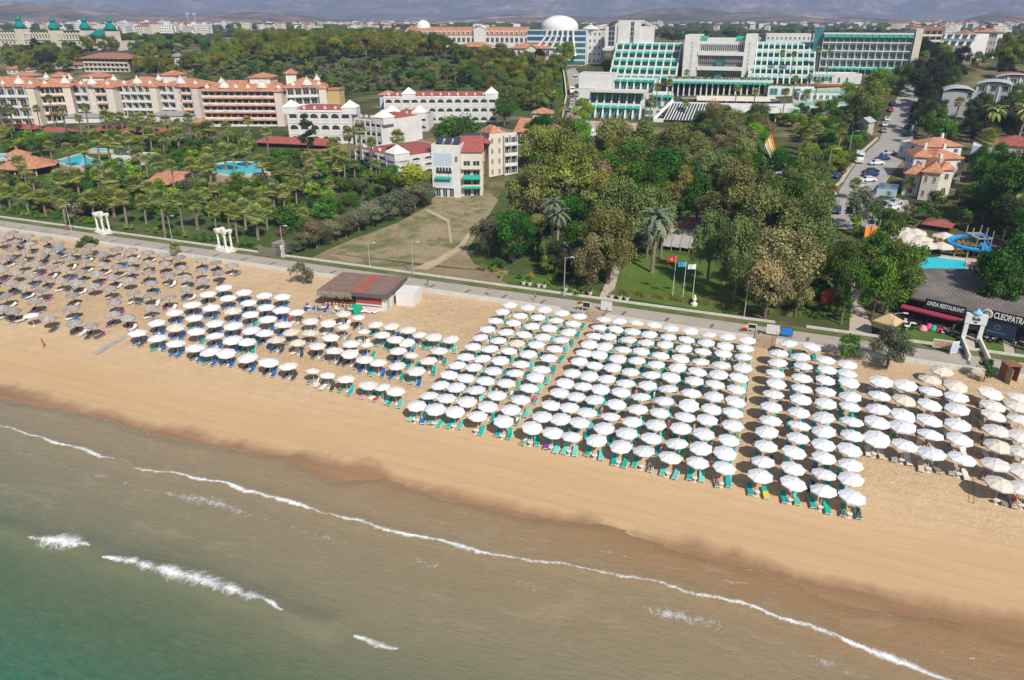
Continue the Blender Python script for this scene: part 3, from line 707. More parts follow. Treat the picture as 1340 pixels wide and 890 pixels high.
def crown_geo(seed, Rx, Rz, n, ls, lobes=11, lobe_r=.42, flat=0.0, gap=.0, cone=0.0):
    """leaf-sized faces spread through the volume of uneven lobes; centre at the origin, real metres"""
    r_ = random.Random(seed); L = []
    for i in range(lobes):
        a = i * 2.399 + r_.uniform(-.4, .4); zz = r_.uniform(-.75, .95) if i else .9
        rr = sqrt(max(0, 1 - zz * zz)) * r_.uniform(.45, .78)
        if cone: rr *= max(.15, 1 - cone * (zz + 1) / 2)
        c = Vector((rr * cos(a) * Rx, rr * sin(a) * Rx, zz * Rz * (.62 - flat * .2)))
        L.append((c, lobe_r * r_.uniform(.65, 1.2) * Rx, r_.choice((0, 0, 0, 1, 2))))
    mb = MB()
    for i in range(n):
        c, lr, lm = L[r_.randrange(len(L))]
        z = r_.uniform(-.75, 1) ; t = r_.uniform(0, 2 * pi); s = sqrt(1 - z * z); d = Vector((s * cos(t), s * sin(t), z * (.8 - flat * .3)))
        q = c + d * (lr * (r_.random() ** .45) * r_.uniform(.85, 1.08))
        # face: mostly turned outward, loosely
        nrm = (d * 1.0 + Vector((r_.gauss(0, .6), r_.gauss(0, .6), r_.gauss(.15, .6)))).normalized()
        x = nrm.cross(Vector((r_.gauss(0, 1), r_.gauss(0, 1), r_.gauss(0, 1)))).normalized(); y = nrm.cross(x)
        w_, h_ = ls * r_.uniform(.5, 1.1), ls * r_.uniform(.35, .8)
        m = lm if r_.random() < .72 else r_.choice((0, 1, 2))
        mb.face((q - x * w_ * .5, q - y * h_ * .5 + x * w_ * .1, q + x * w_ * .5, q + y * h_ * .5), m)
    return mb, L
def trunk_mesh(seed, h, rad, limbs, spread, crown_bottom):
    r_ = random.Random(seed); mb = MB(); mb.tube((0, 0, -.6), (0, 0, h * .45), rad, rad * .75, 8, cap=False); p = Vector((0, 0, h * .45)); q = p + Vector((r_.uniform(-.4, .4), r_.uniform(-.4, .4), h * .3)); mb.tube(p, q, rad * .75, rad * .4, 7, cap=False)
    for i in range(limbs):
        a = i * 2 * pi / limbs + r_.uniform(-.3, .3); s = p + (q - p) * r_.random() * .6
        e = s + Vector((spread * cos(a), spread * sin(a), r_.uniform(.18, .42) * h)); mb.tube(s, e, rad * .42, rad * .12, 5, cap=False)
        e2 = e + Vector((r_.uniform(-1, 1), r_.uniform(-1, 1), 1.2)); mb.tube(e, e2, rad * .14, .03, 4, cap=False)
    return mb.build('trunk', BARK, link=False)
# unit forms: (crown Rx, Rz, n, leaf size, lobes, lobe_r, flat, cone)
FORMS = {'big': [crown_geo(s, 5.5, 5.2, 9500, .44, 19, .37) for s in (1, 2, 3, 4)], 'med': [crown_geo(s, 3.6, 3.2, 4600, .38, 13, .40) for s in (11, 12, 13, 14)],
         'small': [crown_geo(s, 2.0, 1.7, 1100, .40, 8, .46) for s in (21, 22)], 'flat': [crown_geo(s, 4.6, 3.0, 4800, .42, 14, .38, flat=.6) for s in (31, 32, 33)],
         'tall': [crown_geo(s, 2.6, 6.5, 2600, .5, 15, .42, cone=.5) for s in (41, 42)], 'bush': [crown_geo(s, 1.2, .9, 420, .30, 6, .5) for s in (51, 52)]}
HALF = {'big': (5.5, 5.2 * .62 + 2.0, ), 'med': (3.6, 3.3), 'small': (2.0, 1.85), 'flat': (4.6, 2.8), 'tall': (2.6, 5.2), 'bush': (1.2, 1.05)}
CROWN = {}
def crown(form, col, i):
    k = (form, col, i % len(FORMS[form]))
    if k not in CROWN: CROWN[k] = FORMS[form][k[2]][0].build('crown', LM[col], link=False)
    return CROWN[k]
TRK = {f: trunk_mesh(len(f), *a) for f, a in {'big': (7, .45, 6, 3.4, 0), 'med': (5, .26, 5, 2.0, 0), 'small': (3, .14, 4, 1.0, 0), 'flat': (7, .3, 5, 2.6, 0), 'tall': (6, .25, 4, .9, 0), 'bush': (1.2, .08, 3, .5, 0)}.items()}
TH = {'big': 7, 'med': 5, 'small': 3, 'flat': 7, 'tall': 6, 'bush': 1.2}
KIND = {'euc': 'eucalyptus tree', 'eucy': 'yellow-green leafy tree', 'brown': 'olive-brown leafy tree', 'tan': 'dry tan leafy tree', 'ficus': 'dense dark green tree', 'olive': 'silvery olive tree', 'pine': 'pine tree', 'dark': 'dark evergreen tree',
        'bright': 'bright green tree', 'green': 'green leafy tree', 'gold': 'golden-green tree', 'pink': 'pink flowering shrub', 'scrub': 'dry scrubby bush'}
NAMES = {'green': 'leafy_tree', 'bright': 'leafy_tree', 'pine': 'pine_tree', 'olive': 'olive_tree', 'euc': 'eucalyptus_tree', 'dark': 'evergreen_tree'}
tr = random.Random(77); NT = 0
def tree(p, form, col, wid, hgt, label, group, trunk=True):
    """p ground point, crown width and total height in metres"""
    global NT
    NT += 1; rx, hz_ = HALF[form]; sx = wid / 2 / (rx * 1.12); zc_half = hz_
    sz = max(.45, min(2.2 * sx, max(sx * .75, hgt * .94 / (2 * zc_half))))
    if form == 'tall': sz = min(2.2, hgt * .86 / (2 * zc_half))
    cz = max(hgt - zc_half * sz * 1.02, zc_half * sz * .5)
    nm = NAMES.get(col, 'small_tree' if form == 'small' else 'broadleaf_tree')
    if form == 'small' and col != 'olive': nm = 'small_tree'
    if col == 'ficus' and form != 'small': nm = 'ficus_tree'
    if form == 'bush' and col not in ('olive',): nm = 'shrub'
    t = thing(nm, label, 'shrub' if nm == 'shrub' else 'tree', p, tr.uniform(0, 6.28), group)
    c = obj('crown', crown(form, col, tr.randrange(9)), t); c.location = (0, 0, cz); c.scale = (sx, sx * tr.uniform(.88, 1.1), sz)
    if trunk and form != 'bush':
        k = obj('trunk', TRK[form], t); s = cz / TH[form] * 1.0; k.scale = (sx, sx, max(.25, s))
    return t
def at_tree(x, yt, yb, wpx, form, col, label, group):
    p = P(x, yb); h = hat(p, yt); wd = wpx * 1.18 * depth(p) / FPX
    return tree(p, form, col, wd, h, label, group)
# ---- palms
FROND = mat('palm fronds', (.23, .27, .055), .6, .25, 1.5, rnd=.2, trans=.2, spec=.3); FRONDL = mat('pale palm fronds', (.36, .37, .12), .6, .2, 1.5, rnd=.2, trans=.2); DEAD = mat('dead palm fronds', (.36, .24, .11), .9, .25, 2, rnd=.2)
FRONDG = mat('blue grey palm fronds', (.17, .21, .13), .6, .2, 1.5, rnd=.15, trans=.2)
def fan_crown(seed):
    r_ = random.Random(seed); mb = MB()
    for i in range(58):
        a = i * 2.399; u_ = i / 57; el = R(78) - u_ * R(140) + r_.gauss(0, .12); dead = el < R(-44)
        ln = r_.uniform(.75, 1.0) if not dead else r_.uniform(.5, .7)
        d = Vector((cos(a) * cos(el), sin(a) * cos(el), sin(el))); side = Vector((-sin(a), cos(a), 0)); up = d.cross(side) * -1
        base = d * .12; hub = d * ln; m = 2 if dead else (1 if r_.random() < .35 else 0)
        mb.tube(base, hub, .02, .015, 3, m, cap=False); rad = .85 if not dead else .6; nn = 13
        pts = []
        for k in range(nn + 1):
            b = R(-105) + R(210) * k / nn; rr = rad * r_.uniform(.85, 1.1); droop = -.16 * rr * (1 + abs(sin(b)) * .5)
            pts.append(hub + d * (cos(b) * rr) + side * (sin(b) * rr) + Vector((0, 0, droop)))
        for k in range(nn):
            mid = hub + (pts[k] - hub) * .55 + (pts[k + 1] - pts[k]) * .35 ; 
            mm = (pts[k] + pts[k + 1]) * .5; mb.face((hub, hub + (pts[k] - hub) * .55 * .8 + (mm - hub) * .11, mm, hub + (pts[k + 1] - hub) * .55 * .8 + (mm - hub) * .11), m)
    return mb.build('crown', [FROND, FRONDL, DEAD], link=False)
def date_crown(seed, mats3):
    r_ = random.Random(seed); mb = MB()
    for i in range(34):
        a = i * 2.399; el0 = R(80) - (i / 33) * R(105) + r_.gauss(0, .08); ln = r_.uniform(2.9, 3.6); p = Vector((0, 0, 0)); e = el0; m = 1 if r_.random() < .4 else 0
        if i > 30: m = 2
        prev = None; side = Vector((-sin(a), cos(a), 0)); N = 8
        for k in range(N + 1):
            f = k / N; wd = .42 * sin(pi * (.12 + .85 * f)) + .04; lft = p + side * wd + Vector((0, 0, -.10)); rgt = p - side * wd + Vector((0, 0, -.10))
            if prev:
                pp, pl, pr = prev; 
                mb.face((pp, p, lft * .72 + pl * .28, pl), m) ; mb.face((p, pp, pr, rgt * .72 + pr * .28), m)
            prev = (p.copy(), lft, rgt); d = Vector((cos(a) * cos(e), sin(a) * cos(e), sin(e))); p = p + d * ln / N; e -= R(13)
    return mb.build('crown', mats3, link=False)
FANS = [fan_crown(s) for s in range(4)]; DATES = [date_crown(s, [FRONDG, FRONDG, DEAD]) for s in (1, 2)]; DATES2 = [date_crown(s, [FROND, FRONDL, DEAD]) for s in (5, 6)]
def ptrunk(r0, r1, seed):
    r_ = random.Random(seed); mb = MB(); pts = [Vector((0, 0, -.5)), Vector((.02, 0, 2.5)), Vector((.12, .05, 5.5)), Vector((.16, .1, 8)), Vector((.2, .1, 10))]
    for k in range(4): mb.tube(pts[k], pts[k + 1], r0 + (r1 - r0) * k / 4, r0 + (r1 - r0) * (k + 1) / 4, 8, cap=False)
    mb.tube((0, 0, -.5), (0, 0, .5), r0 * 1.5, r0 * 1.02, 8, cap=False); return mb.build('trunk', BARKP, link=False)
PT = ptrunk(.24, .15, 1); PTD = ptrunk(.34, .30, 2)
def palm(x, yt, yb, label, group, kind='fan', sc=1.0, p=None, h=None):
    p = P(x, yb) if p is None else p; h = hat(p, yt) if h is None else h
    cr = {'fan': 1.15, 'date': 1.3, 'date2': 1.3}[kind] * sc
    t = thing('palm_tree', label, 'palm tree', p, 0, group); hh = max(1.2, h - cr * .9)
    c = obj('crown', tr.choice({'fan': FANS, 'date': DATES, 'date2': DATES2}[kind]), t); c.location = (.02 * hh, .01 * hh, hh); s = sc * tr.uniform(.92, 1.12); c.scale = (s, s, s); c.rotation_euler = (tr.gauss(0, .06), tr.gauss(0, .06), tr.uniform(0, 6.28))
    k = obj('trunk', PT if kind == 'fan' else PTD, t); k.scale = (sc, sc, hh / 10)
PL = '''20,137,178 42,137,175 55,138,175 88,141,178 117,136,171 72,124,165 142,145,178 152,148,180 162,147,178 178,150,180 188,148,178 203,150,182 221,152,183 236,156,184 132,172,216 145,178,215 161,178,216 173,173,217 200,168,203 216,173,206 236,168,207
275,160,192 300,160,197 327,153,187 308,190,232 324,184,224 297,190,230 277,194,236 211,203,240 195,203,240 94,189,225 115,190,228 71,186,222 15,243,276 38,243,279 60,250,281 85,248,284 124,252,288 167,250,297 192,257,293 217,251,311 240,254,303 259,252,301
284,266,308 311,270,317 338,271,314 230,211,258 280,205,268 254,208,247 104,221,255 84,224,258 132,222,258 373,244,283 360,241,282 376,214,248 393,230,270 353,167,216 459,168,222 473,162,218 488,181,228 522,172,222 438,182,215 429,197,235 452,197,240
408,217,256 389,236,273 31,205,240 150,225,262 180,232,268 345,205,240 405,200,232 5,130,170 108,150,180 250,150,185 262,163,195 185,195,232 48,225,262 0,240,272 350,262,300 330,248,285 300,262,296 322,262,300 270,238,275 200,238,278 150,248,284'''
pls = sorted([tuple(float(v) for v in q.split(',')) for q in PL.split()], key=lambda a: a[2])
for b in range(0, len(pls), 14):
    for k, (x, yt, yb) in enumerate(sorted(pls[b:b + 14])):
        palm(x, yt, yb, 'fan palm, %s from left, %s band from the orange roofed hotel' % (nth(k + 1), nth(b // 14 + 1)), 'fan palms in the hotel garden', sc=tr.uniform(1.1, 1.75))
palm(88, 262, 300, 'thin lone palm trunk rising at the promenade edge beside the left white arch', 'fan palms in the hotel garden', sc=.8)
for i, (x, yt, yb) in enumerate([(721, 262, 346), (728, 275, 353), (738, 318, 352)]):
    palm(x, yt, yb, 'pale grey-green palm, %s of the three in front of the dark green trees' % nth(i + 1), 'three pale palms', 'date', .85)
palm(853, 277, 357, 'tall grey-green date palm standing alone on the hotel lawn', None, 'date', 1.25)
palm(864, 292, 340, 'shorter date palm behind the lone lawn palm', None, 'date', .9)
palm(846, 300, 338, 'small bushy palm left of the lone lawn palm', None, 'date', .8)
for i, (x, yt, yb) in enumerate([(857, 110, 150), (872, 104, 147), (850, 128, 155), (946, 140, 192), (982, 117, 168), (1022, 116, 162), (1034, 100, 146), (1052, 118, 148), (1065, 105, 136), (1018, 66, 108), (1033, 68, 108), (1065, 62, 106), (1080, 63, 106), (1066, 164, 200), (1095, 163, 205), (1053, 170, 205),
                                 (769, 49, 73), (779, 51, 72), (757, 50, 74), (895, 132, 158), (735, 136, 158), (752, 120, 150), (1165, 57, 75), (960, 112, 150), (1145, 122, 150), (897, 92, 110)]):
    palm(x, yt, yb, 'tall slim palm, %s of those standing around the green awning hotel' % nth(i + 1), 'palms around the green awning hotel', sc=1.15 if yt > 100 else 1.0)
palm(1247, 128, 168, 'fan palm in front of the grey villa with curved roofs', None, sc=1.5)
palm(1195, 145, 175, 'round fan palm beside the shaded end of the road', None, sc=1.3)
palm(1278, 172, 232, 'thick fan palm left of the villa with the long red roof', None, sc=1.7)
palm(1328, 257, 312, 'thick trunked fan palm at the right edge', None, sc=2.1)
palm(1290, 140, 190, 'wide date palm behind the long red roof, left one', None, 'date2', 1.3)
palm(1330, 138, 190, 'wide date palm behind the long red roof, right one', None, 'date2', 1.4)
palm(1115, 235, 262, 'short palm by the parking area', None, sc=1.0)
palm(231, 318, 336, 'low palm bush rooted in the sand at the promenade wall', None, sc=.9)
# ---- single trees the photo shows one by one: x, top, base, width px, form, colour, label
TL = [
 (725, 158, 262, 78, 'big', 'eucy', 'tall yellow-green tree left of the green awning hotel garden'), (760, 180, 268, 60, 'big', 'eucy', 'yellow-green tree, right neighbour of the tallest one'), (697, 205, 300, 75, 'big', 'brown', 'olive-brown tree right of the cream apartment house'),
 (735, 205, 300, 55, 'tall', 'eucy', 'narrow yellow-green tree in the middle of the grove'), (765, 205, 300, 50, 'tall', 'eucy', 'narrow yellow-green tree behind the olive-brown trees'),
 (640, 280, 335, 45, 'med', 'olive', 'grey-green tree at the edge of the dry field'), (672, 268, 345, 62, 'big', 'ficus', 'round bright dark-green tree near the dry field'), (745, 250, 320, 62, 'big', 'ficus', 'dense dark-green tree behind the three pale palms'), (755, 285, 345, 45, 'med', 'ficus', 'small dark-green tree beside the three pale palms'),
 (795, 262, 372, 82, 'big', 'brown', 'olive-brown tree overhanging the boardwalk path'), (770, 300, 385, 50, 'med', 'tan', 'tan-leaved low tree left of the boardwalk path'), (810, 225, 330, 80, 'big', 'brown', 'large olive-brown tree behind the path'), (850, 235, 325, 60, 'big', 'brown', 'brownish tree behind the lone date palm'),
 (815, 175, 258, 82, 'big', 'ficus', 'wide dark-green tree, left crown of the dense pair'), (870, 185, 268, 85, 'big', 'ficus', 'wide dark-green tree, right crown of the dense pair'), (840, 205, 285, 70, 'big', 'ficus', 'dark-green tree in front of the dense pair'), (910, 220, 300, 45, 'med', 'ficus', 'dark tree in deep shade behind the restaurant roof'),
 (800, 148, 222, 62, 'big', 'brown', 'olive-brown tree below the lower hotel terrace'), (845, 150, 225, 60, 'big', 'brown', 'second olive-brown tree below the hotel terrace'), (890, 150, 235, 68, 'big', 'brown', 'round olive-brown tree below the glass pergola'), (700, 158, 220, 45, 'med', 'eucy', 'yellow-green tree by the orange roofed house'),
 (925, 190, 262, 60, 'big', 'euc', 'grey-green tree beside the yellow slide'), (965, 178, 255, 62, 'big', 'brown', 'brownish tree left of the yellow slide'), (950, 205, 320, 95, 'big', 'brown', 'huge brownish tree at the grove centre'), (1000, 228, 350, 100, 'big', 'euc', 'huge grey-green tree right of the grove centre'),
 (1045, 240, 350, 75, 'big', 'euc', 'grey-green tree by the hotel drive'), (925, 265, 372, 50, 'big', 'euc', 'eucalyptus shading the restaurant under the trees'), (960, 275, 395, 60, 'big', 'euc', 'tall dark-trunked eucalyptus at the lawn edge'), (1018, 290, 395, 95, 'big', 'tan', 'big tan-leaved tree above the flower beds'), (1000, 335, 420, 62, 'med', 'tan', 'lower tan-leaved tree by the promenade lamp'),
 (1040, 350, 415, 45, 'med', 'tan', 'small tan tree beside the orange kiosk'), (1088, 305, 400, 60, 'big', 'green', 'green tree behind the orange kiosk'), (1100, 330, 425, 40, 'med', 'green', 'narrow green tree along the drive'), (1158, 308, 412, 72, 'big', 'green', 'big leafy tree left of the flat restaurant roof'), (1140, 330, 420, 50, 'med', 'bright', 'bright green tree on the drive corner'),
 (1178, 325, 400, 36, 'med', 'eucy', 'yellow tinted tree beside the pool'), (1320, 300, 405, 95, 'big', 'ficus', 'large dark-green tree at the right edge by the water slide'), (1300, 330, 415, 60, 'med', 'ficus', 'dark-green tree casting shade on the restaurant roof'), (1320, 200, 300, 80, 'big', 'ficus', 'very dark tree above the blue water slide'), (1285, 225, 290, 40, 'med', 'green', 'green tree behind the blue water slide'),
 (1160, 425, 482, 56, 'med', 'olive', 'grey-green round tree on the sand by the promenade'), (1106, 436, 472, 34, 'small', 'green', 'small round green tree beside the grey-green one'), (398, 342, 373, 30, 'small', 'scrub', 'thin airy bush on the sand left of the beach bar'), (1287, 468, 500, 22, 'small', 'green', 'small green bush left of the wooden cabin'),
 (116, 308, 323, 28, 'small', 'green', 'dark shrub in the sand among the straw parasols'), (1127, 97, 168, 48, 'big', 'eucy', 'golden-green tree left of the steep road'), (1150, 85, 130, 40, 'med', 'green', 'green tree below the glass hotel block'), (1118, 240, 302, 42, 'med', 'olive', 'grey-green tree on the road bend'), (1075, 232, 262, 34, 'med', 'gold', 'golden tree left of the road'),
 (1180, 78, 118, 30, 'med', 'green', 'tree beside the end wall of the glass hotel block'), (602, 145, 222, 75, 'big', 'green', 'big green tree behind the cream apartment house'), (545, 210, 262, 45, 'med', 'gold', 'yellowish tree in front of the white arcaded hotel'), (660, 125, 165, 38, 'med', 'ficus', 'dark tree above the small orange roofs'), (717, 113, 145, 32, 'small', 'pine', 'round pine beside the curving road'),
 (405, 143, 208, 26, 'tall', 'dark', 'Norfolk-pine shaped tree in front of the white arcaded hotel'), (740, 50, 92, 26, 'med', 'pine', 'tall pine between the red roofed villa and the dome'), (728, 68, 95, 30, 'med', 'green', 'leafy tree right of the red roofed villa'), (762, 125, 165, 30, 'med', 'bright', 'bright green tree beside the lower terrace'), (505, 235, 262, 32, 'tall', 'dark', 'dark conical tree behind the olive row'),
 (138, 238, 282, 60, 'flat', 'eucy', 'wide yellow-green tree among the garden palms'), (55, 175, 205, 34, 'med', 'green', 'round clipped tree left of the pool'), (30, 178, 200, 26, 'small', 'bright', 'small round bright tree at the left'), (371, 192, 213, 62, 'flat', 'green', 'long clipped green tree row above the pool'), (415, 285, 325, 34, 'med', 'scrub', 'dry bush tree at the field corner')]
for x, yt, yb, wp_, f, c, lb in TL: at_tree(x, yt, yb, wp_, f, c, lb, None)
# olive row along the dry field
ol = [(372, 318, 333, 30), (385, 310, 330, 32), (400, 300, 328, 34), (418, 292, 322, 36), (436, 285, 316, 36), (453, 278, 311, 38), (470, 272, 303, 40), (488, 262, 297, 40), (505, 252, 290, 44), (524, 245, 284, 46), (543, 238, 276, 44), (556, 236, 270, 36)]
for k, (x, yt, yb, wpx) in enumerate(ol): at_tree(x, yt, yb, wpx, 'med', 'olive', 'silvery olive tree, %s from the beach in the row beside the dry field' % nth(k + 1), 'olive row beside the dry field')
# ---- scattered growth, one object each
def inside(poly, x, y):
    c = False; j = len(poly) - 1
    for i in range(len(poly)):
        if (poly[i][1] > y) != (poly[j][1] > y) and x < (poly[j][0] - poly[i][0]) * (y - poly[i][1]) / (poly[j][1] - poly[i][1]) + poly[i][0]: c = not c
        j = i
    return c
def fill(poly, step, kinds, wr, hr, place, group, avoid=(), seed=1, maxn=400, trunk=True, bands=5):
    r_ = random.Random(seed); W = [P(x, y) for x, y in poly]; us = [touv(p) for p in W]; pts = []
    u0, u1 = min(u[0] for u in us), max(u[0] for u in us); v0, v1 = min(u[1] for u in us), max(u[1] for u in us)
    u = u0
    while u < u1:
        v = v0
        while v < v1:
            p = UV(u + r_.uniform(-.4, .4) * step, v + r_.uniform(-.4, .4) * step); p.z = gz(p.x, p.y); x, y = proj(p)
            if inside(poly, x, y) and not any(inside(a, x, y) for a in avoid): pts.append((x, y, p))
            v += step
        u += step
    r_.shuffle(pts); pts = pts[:maxn]; pts.sort(key=lambda a: a[1]); n = len(pts); per = max(1, -(-n // bands))
    for b in range(0, n, per):
        for k, (x, y, p) in enumerate(sorted(pts[b:b + per])):
            f, c, wt = r_.choices(kinds, [q[2] for q in kinds])[0]
            wd = r_.uniform(*wr); hh = r_.uniform(*hr)
            if f == 'bush': wd = min(wd, r_.uniform(1.6, 3.2)); hh = wd * .7
            if f == 'fan': palm(0, 0, 0, 'fan palm, %s from left, %s row from back, %s' % (nth(k + 1), nth(b // per + 1), place), group, p=p, h=hh + 2); continue
            tree(p, f, c, wd, hh, '%s, %s from left, %s row from back, %s' % (KIND[c], nth(k + 1), nth(b // per + 1), place), group, trunk)
    return n
SLD = [(990, 165), (1046, 168), (1046, 262), (1002, 262)]
POOLS_PX = [[(0, 205), (35, 195), (60, 195), (145, 200), (150, 228), (80, 232), (80, 240), (0, 240)], [(278, 210), (350, 208), (350, 240), (278, 240)], [(190, 220), (232, 215), (232, 250), (190, 252)], [(140, 190), (190, 190), (190, 220), (140, 220)], [(340, 185), (430, 180), (430, 216), (340, 216)]]
hillA = [(240, 118), (262, 85), (330, 66), (520, 62), (600, 68), (670, 82), (735, 95), (722, 125), (650, 135), (560, 122), (470, 118), (440, 130), (330, 122)]
n1 = fill([(240, 100), (262, 78), (330, 62), (400, 60), (520, 62), (590, 70), (600, 80), (500, 84), (420, 84), (330, 90)], 7.5, [('flat', 'pine', 8), ('med', 'pine', 3), ('med', 'green', 1)], (10, 15), (11, 15), 'hilltop pine wood', 'pines on the hilltop', seed=3, maxn=150)
n2 = fill([(240, 118), (262, 96), (420, 88), (520, 86), (600, 92), (620, 120), (560, 120), (470, 122), (440, 130), (330, 122)], 6.6, [('med', 'green', 5), ('med', 'pine', 3), ('small', 'scrub', 3), ('med', 'dark', 2), ('med', 'brown', 2), ('fan', '', 1), ('small', 'olive', 2)], (5.5, 9), (3.5, 7), 'hillside scrub', 'trees on the hillside', seed=4, maxn=230)
n3 = fill([(590, 75), (640, 78), (725, 88), (738, 100), (722, 150), (655, 140), (620, 125), (600, 100)], 7, [('med', 'pine', 5), ('flat', 'pine', 3), ('med', 'green', 4), ('med', 'dark', 1), ('big', 'euc', 2)], (7, 11), (7, 11), 'slope left of curving road', 'trees on the slope', seed=5, maxn=120)
n4 = fill([(0, 72), (160, 66), (240, 68), (245, 112), (170, 100), (110, 96), (0, 98)], 10, [('flat', 'pine', 6), ('med', 'green', 3), ('med', 'dark', 2), ('med', 'brown', 1)], (8, 13), (7, 12), 'wood below domed palace', 'trees below the palace', seed=6, maxn=110, avoid=[[(108, 68), (180, 66), (180, 98), (108, 98)]])
n5 = fill([(0, 178), (140, 182), (260, 186), (350, 186), (420, 214), (480, 222), (556, 232), (552, 245), (480, 268), (400, 315), (362, 330), (130, 290), (0, 272)], 5.4, [('small', 'bright', 4), ('small', 'green', 5), ('med', 'green', 3), ('bush', 'bright', 3), ('bush', 'gold', 1), ('small', 'ficus', 2), ('small', 'olive', 2), ('bush', 'pink', 1), ('fan', '', 2)], (5.0, 8.5), (3.0, 5.4), 'left hotel garden', 'garden trees and bushes', avoid=POOLS_PX + [[(120, 270), (400, 318), (400, 345), (120, 310)]], seed=7, maxn=420, trunk=True, bands=9)
n6 = fill([(905, 158), (1000, 162), (1090, 150), (1110, 110), (1160, 118), (1145, 160), (1110, 225), (1060, 250), (1050, 205), (990, 180), (930, 200)], 6.5, [('med', 'green', 4), ('med', 'bright', 4), ('small', 'green', 3), ('small', 'dark', 1), ('fan', '', 1)], (5, 9), (4, 8), 'garden below white hotel', 'trees below the hotel', seed=8, maxn=90, avoid=[SLD])
n7 = fill([(1205, 75), (1225, 95), (1262, 100), (1235, 140), (1222, 175), (1240, 205), (1205, 195), (1190, 150), (1192, 110)], 6.5, [('big', 'dark', 5), ('med', 'dark', 5), ('med', 'green', 2), ('med', 'olive', 1)], (7, 11), (9, 14), 'right of steep road', 'dark trees right of the road', seed=9, maxn=70)
n8 = fill([(1285, 60), (1340, 58), (1400, 60), (1400, 125), (1330, 118), (1225, 92), (1215, 74)], 9, [('med', 'pine', 3), ('big', 'euc', 2), ('big', 'green', 3), ('med', 'dark', 3)], (8, 12), (8, 13), 'wood top right', 'trees at the top right', seed=10, maxn=70, avoid=[[(1258, 55), (1300, 55), (1300, 90), (1258, 90)]])
n9 = fill([(1262, 150), (1345, 120), (1370, 185), (1280, 195), (1265, 205), (1255, 200)], 6, [('med', 'dark', 4), ('med', 'green', 3), ('big', 'dark', 2)], (5, 9), (6, 11), 'around the grey villas', 'trees around the villas', seed=11, maxn=40)
n10 = fill([(1160, 255), (1330, 240), (1350, 300), (1300, 315), (1240, 300), (1185, 305), (1160, 300), (1100, 320), (1095, 300), (1150, 285)], 5.5, [('small', 'green', 5), ('small', 'bright', 3), ('med', 'green', 3), ('bush', 'bright', 2), ('small', 'olive', 1)], (3.5, 6.5), (3, 5.5), 'garden above small pool', 'trees above the small pool', seed=12, maxn=80, avoid=[[(1135, 262), (1185, 262), (1185, 288), (1135, 288)]])
n11 = fill([(618, 345), (650, 352), (760, 372), (775, 392), (690, 375), (640, 362)], 4, [('bush', 'bright', 4), ('bush', 'green', 3), ('bush', 'gold', 1), ('small', 'green', 2)], (2, 4), (1.5, 3), 'beds left of boardwalk', 'garden bushes', seed=13, maxn=26, bands=3)
n12 = fill([(1075, 405), (1110, 412), (1112, 425), (975, 412), (975, 405), (1030, 402)], 3.2, [('bush', 'bright', 4), ('bush', 'green', 4), ('bush', 'dark', 2), ('bush', 'pink', 1)], (2, 3), (1.5, 2.4), 'flower beds by drive', 'garden bushes', seed=14, maxn=40, bands=3)
n13 = fill([(1088, 330), (1112, 330), (1128, 420), (1108, 428), (1075, 405), (1070, 370)], 4, [('small', 'green', 4), ('bush', 'green', 3), ('small', 'ficus', 2)], (2.5, 4.5), (2, 4), 'hedge left of drive', 'garden bushes', seed=15, maxn=26, bands=3)
n14 = fill([(1000, 50), (880, 48), (830, 46), (800, 50), (830, 62), (960, 60), (1200, 52), (1200, 44), (1040, 44)], 12, [('flat', 'dark', 3), ('med', 'green', 3), ('med', 'dark', 2)], (8, 12), (7, 10), 'behind green awning hotel', 'trees behind the hotel', seed=16, maxn=60)
n15 = fill([(640, 330), (700, 300), (760, 310), (800, 340), (775, 372), (700, 362), (650, 350)], 7, [('med', 'ficus', 3), ('med', 'dark', 2), ('med', 'brown', 2)], (5, 8), (5, 9), 'grove left of path', 'grove trees', seed=17, maxn=24, bands=3)
n16 = fill([(880, 245), (1060, 250), (1075, 330), (1040, 345), (950, 330), (905, 270)], 7, [('big', 'euc', 4), ('big', 'brown', 2), ('med', 'dark', 1), ('med', 'green', 2), ('med', 'tan', 1), ('big', 'ficus', 1)], (9, 13), (11, 16), 'eucalyptus grove', 'grove trees', seed=18, maxn=45, bands=3, avoid=[SLD, [(850, 270), (960, 270), (960, 345), (850, 345)]])
n17 = fill([(200, 40), (560, 36), (760, 38), (760, 33), (560, 32), (200, 33)], 60, [('big', 'dark', 2), ('med', 'green', 2), ('big', 'pine', 2)], (14, 26), (8, 13), 'far plain', 'trees on the far plain', seed=19, maxn=60, bands=3)
n18 = fill([(1110, 145), (1160, 118), (1180, 118), (1150, 160), (1100, 235), (1092, 225)], 3.6, [('bush', 'scrub', 4), ('bush', 'pink', 2), ('small', 'green', 2)], (2, 3.5), (1.4, 2.5), 'hedge left of road', 'roadside bushes', seed=20, maxn=40, bands=4)
n19 = fill([(0, 272), (130, 292), (375, 328), (378, 334), (130, 298), (0, 281)], 2.4, [('bush', 'green', 5), ('bush', 'bright', 3)], (2, 3), (1.3, 2), 'hedge along promenade', 'hedge bushes', seed=21, maxn=70, bands=2, avoid=[[(120, 285), (165, 285), (165, 315), (120, 315)]])
print('TREES', NT, [n1, n2, n3, n4, n5, n6, n7, n8, n9, n10, n11, n12, n13, n14, n15, n16, n17, n18, n19])

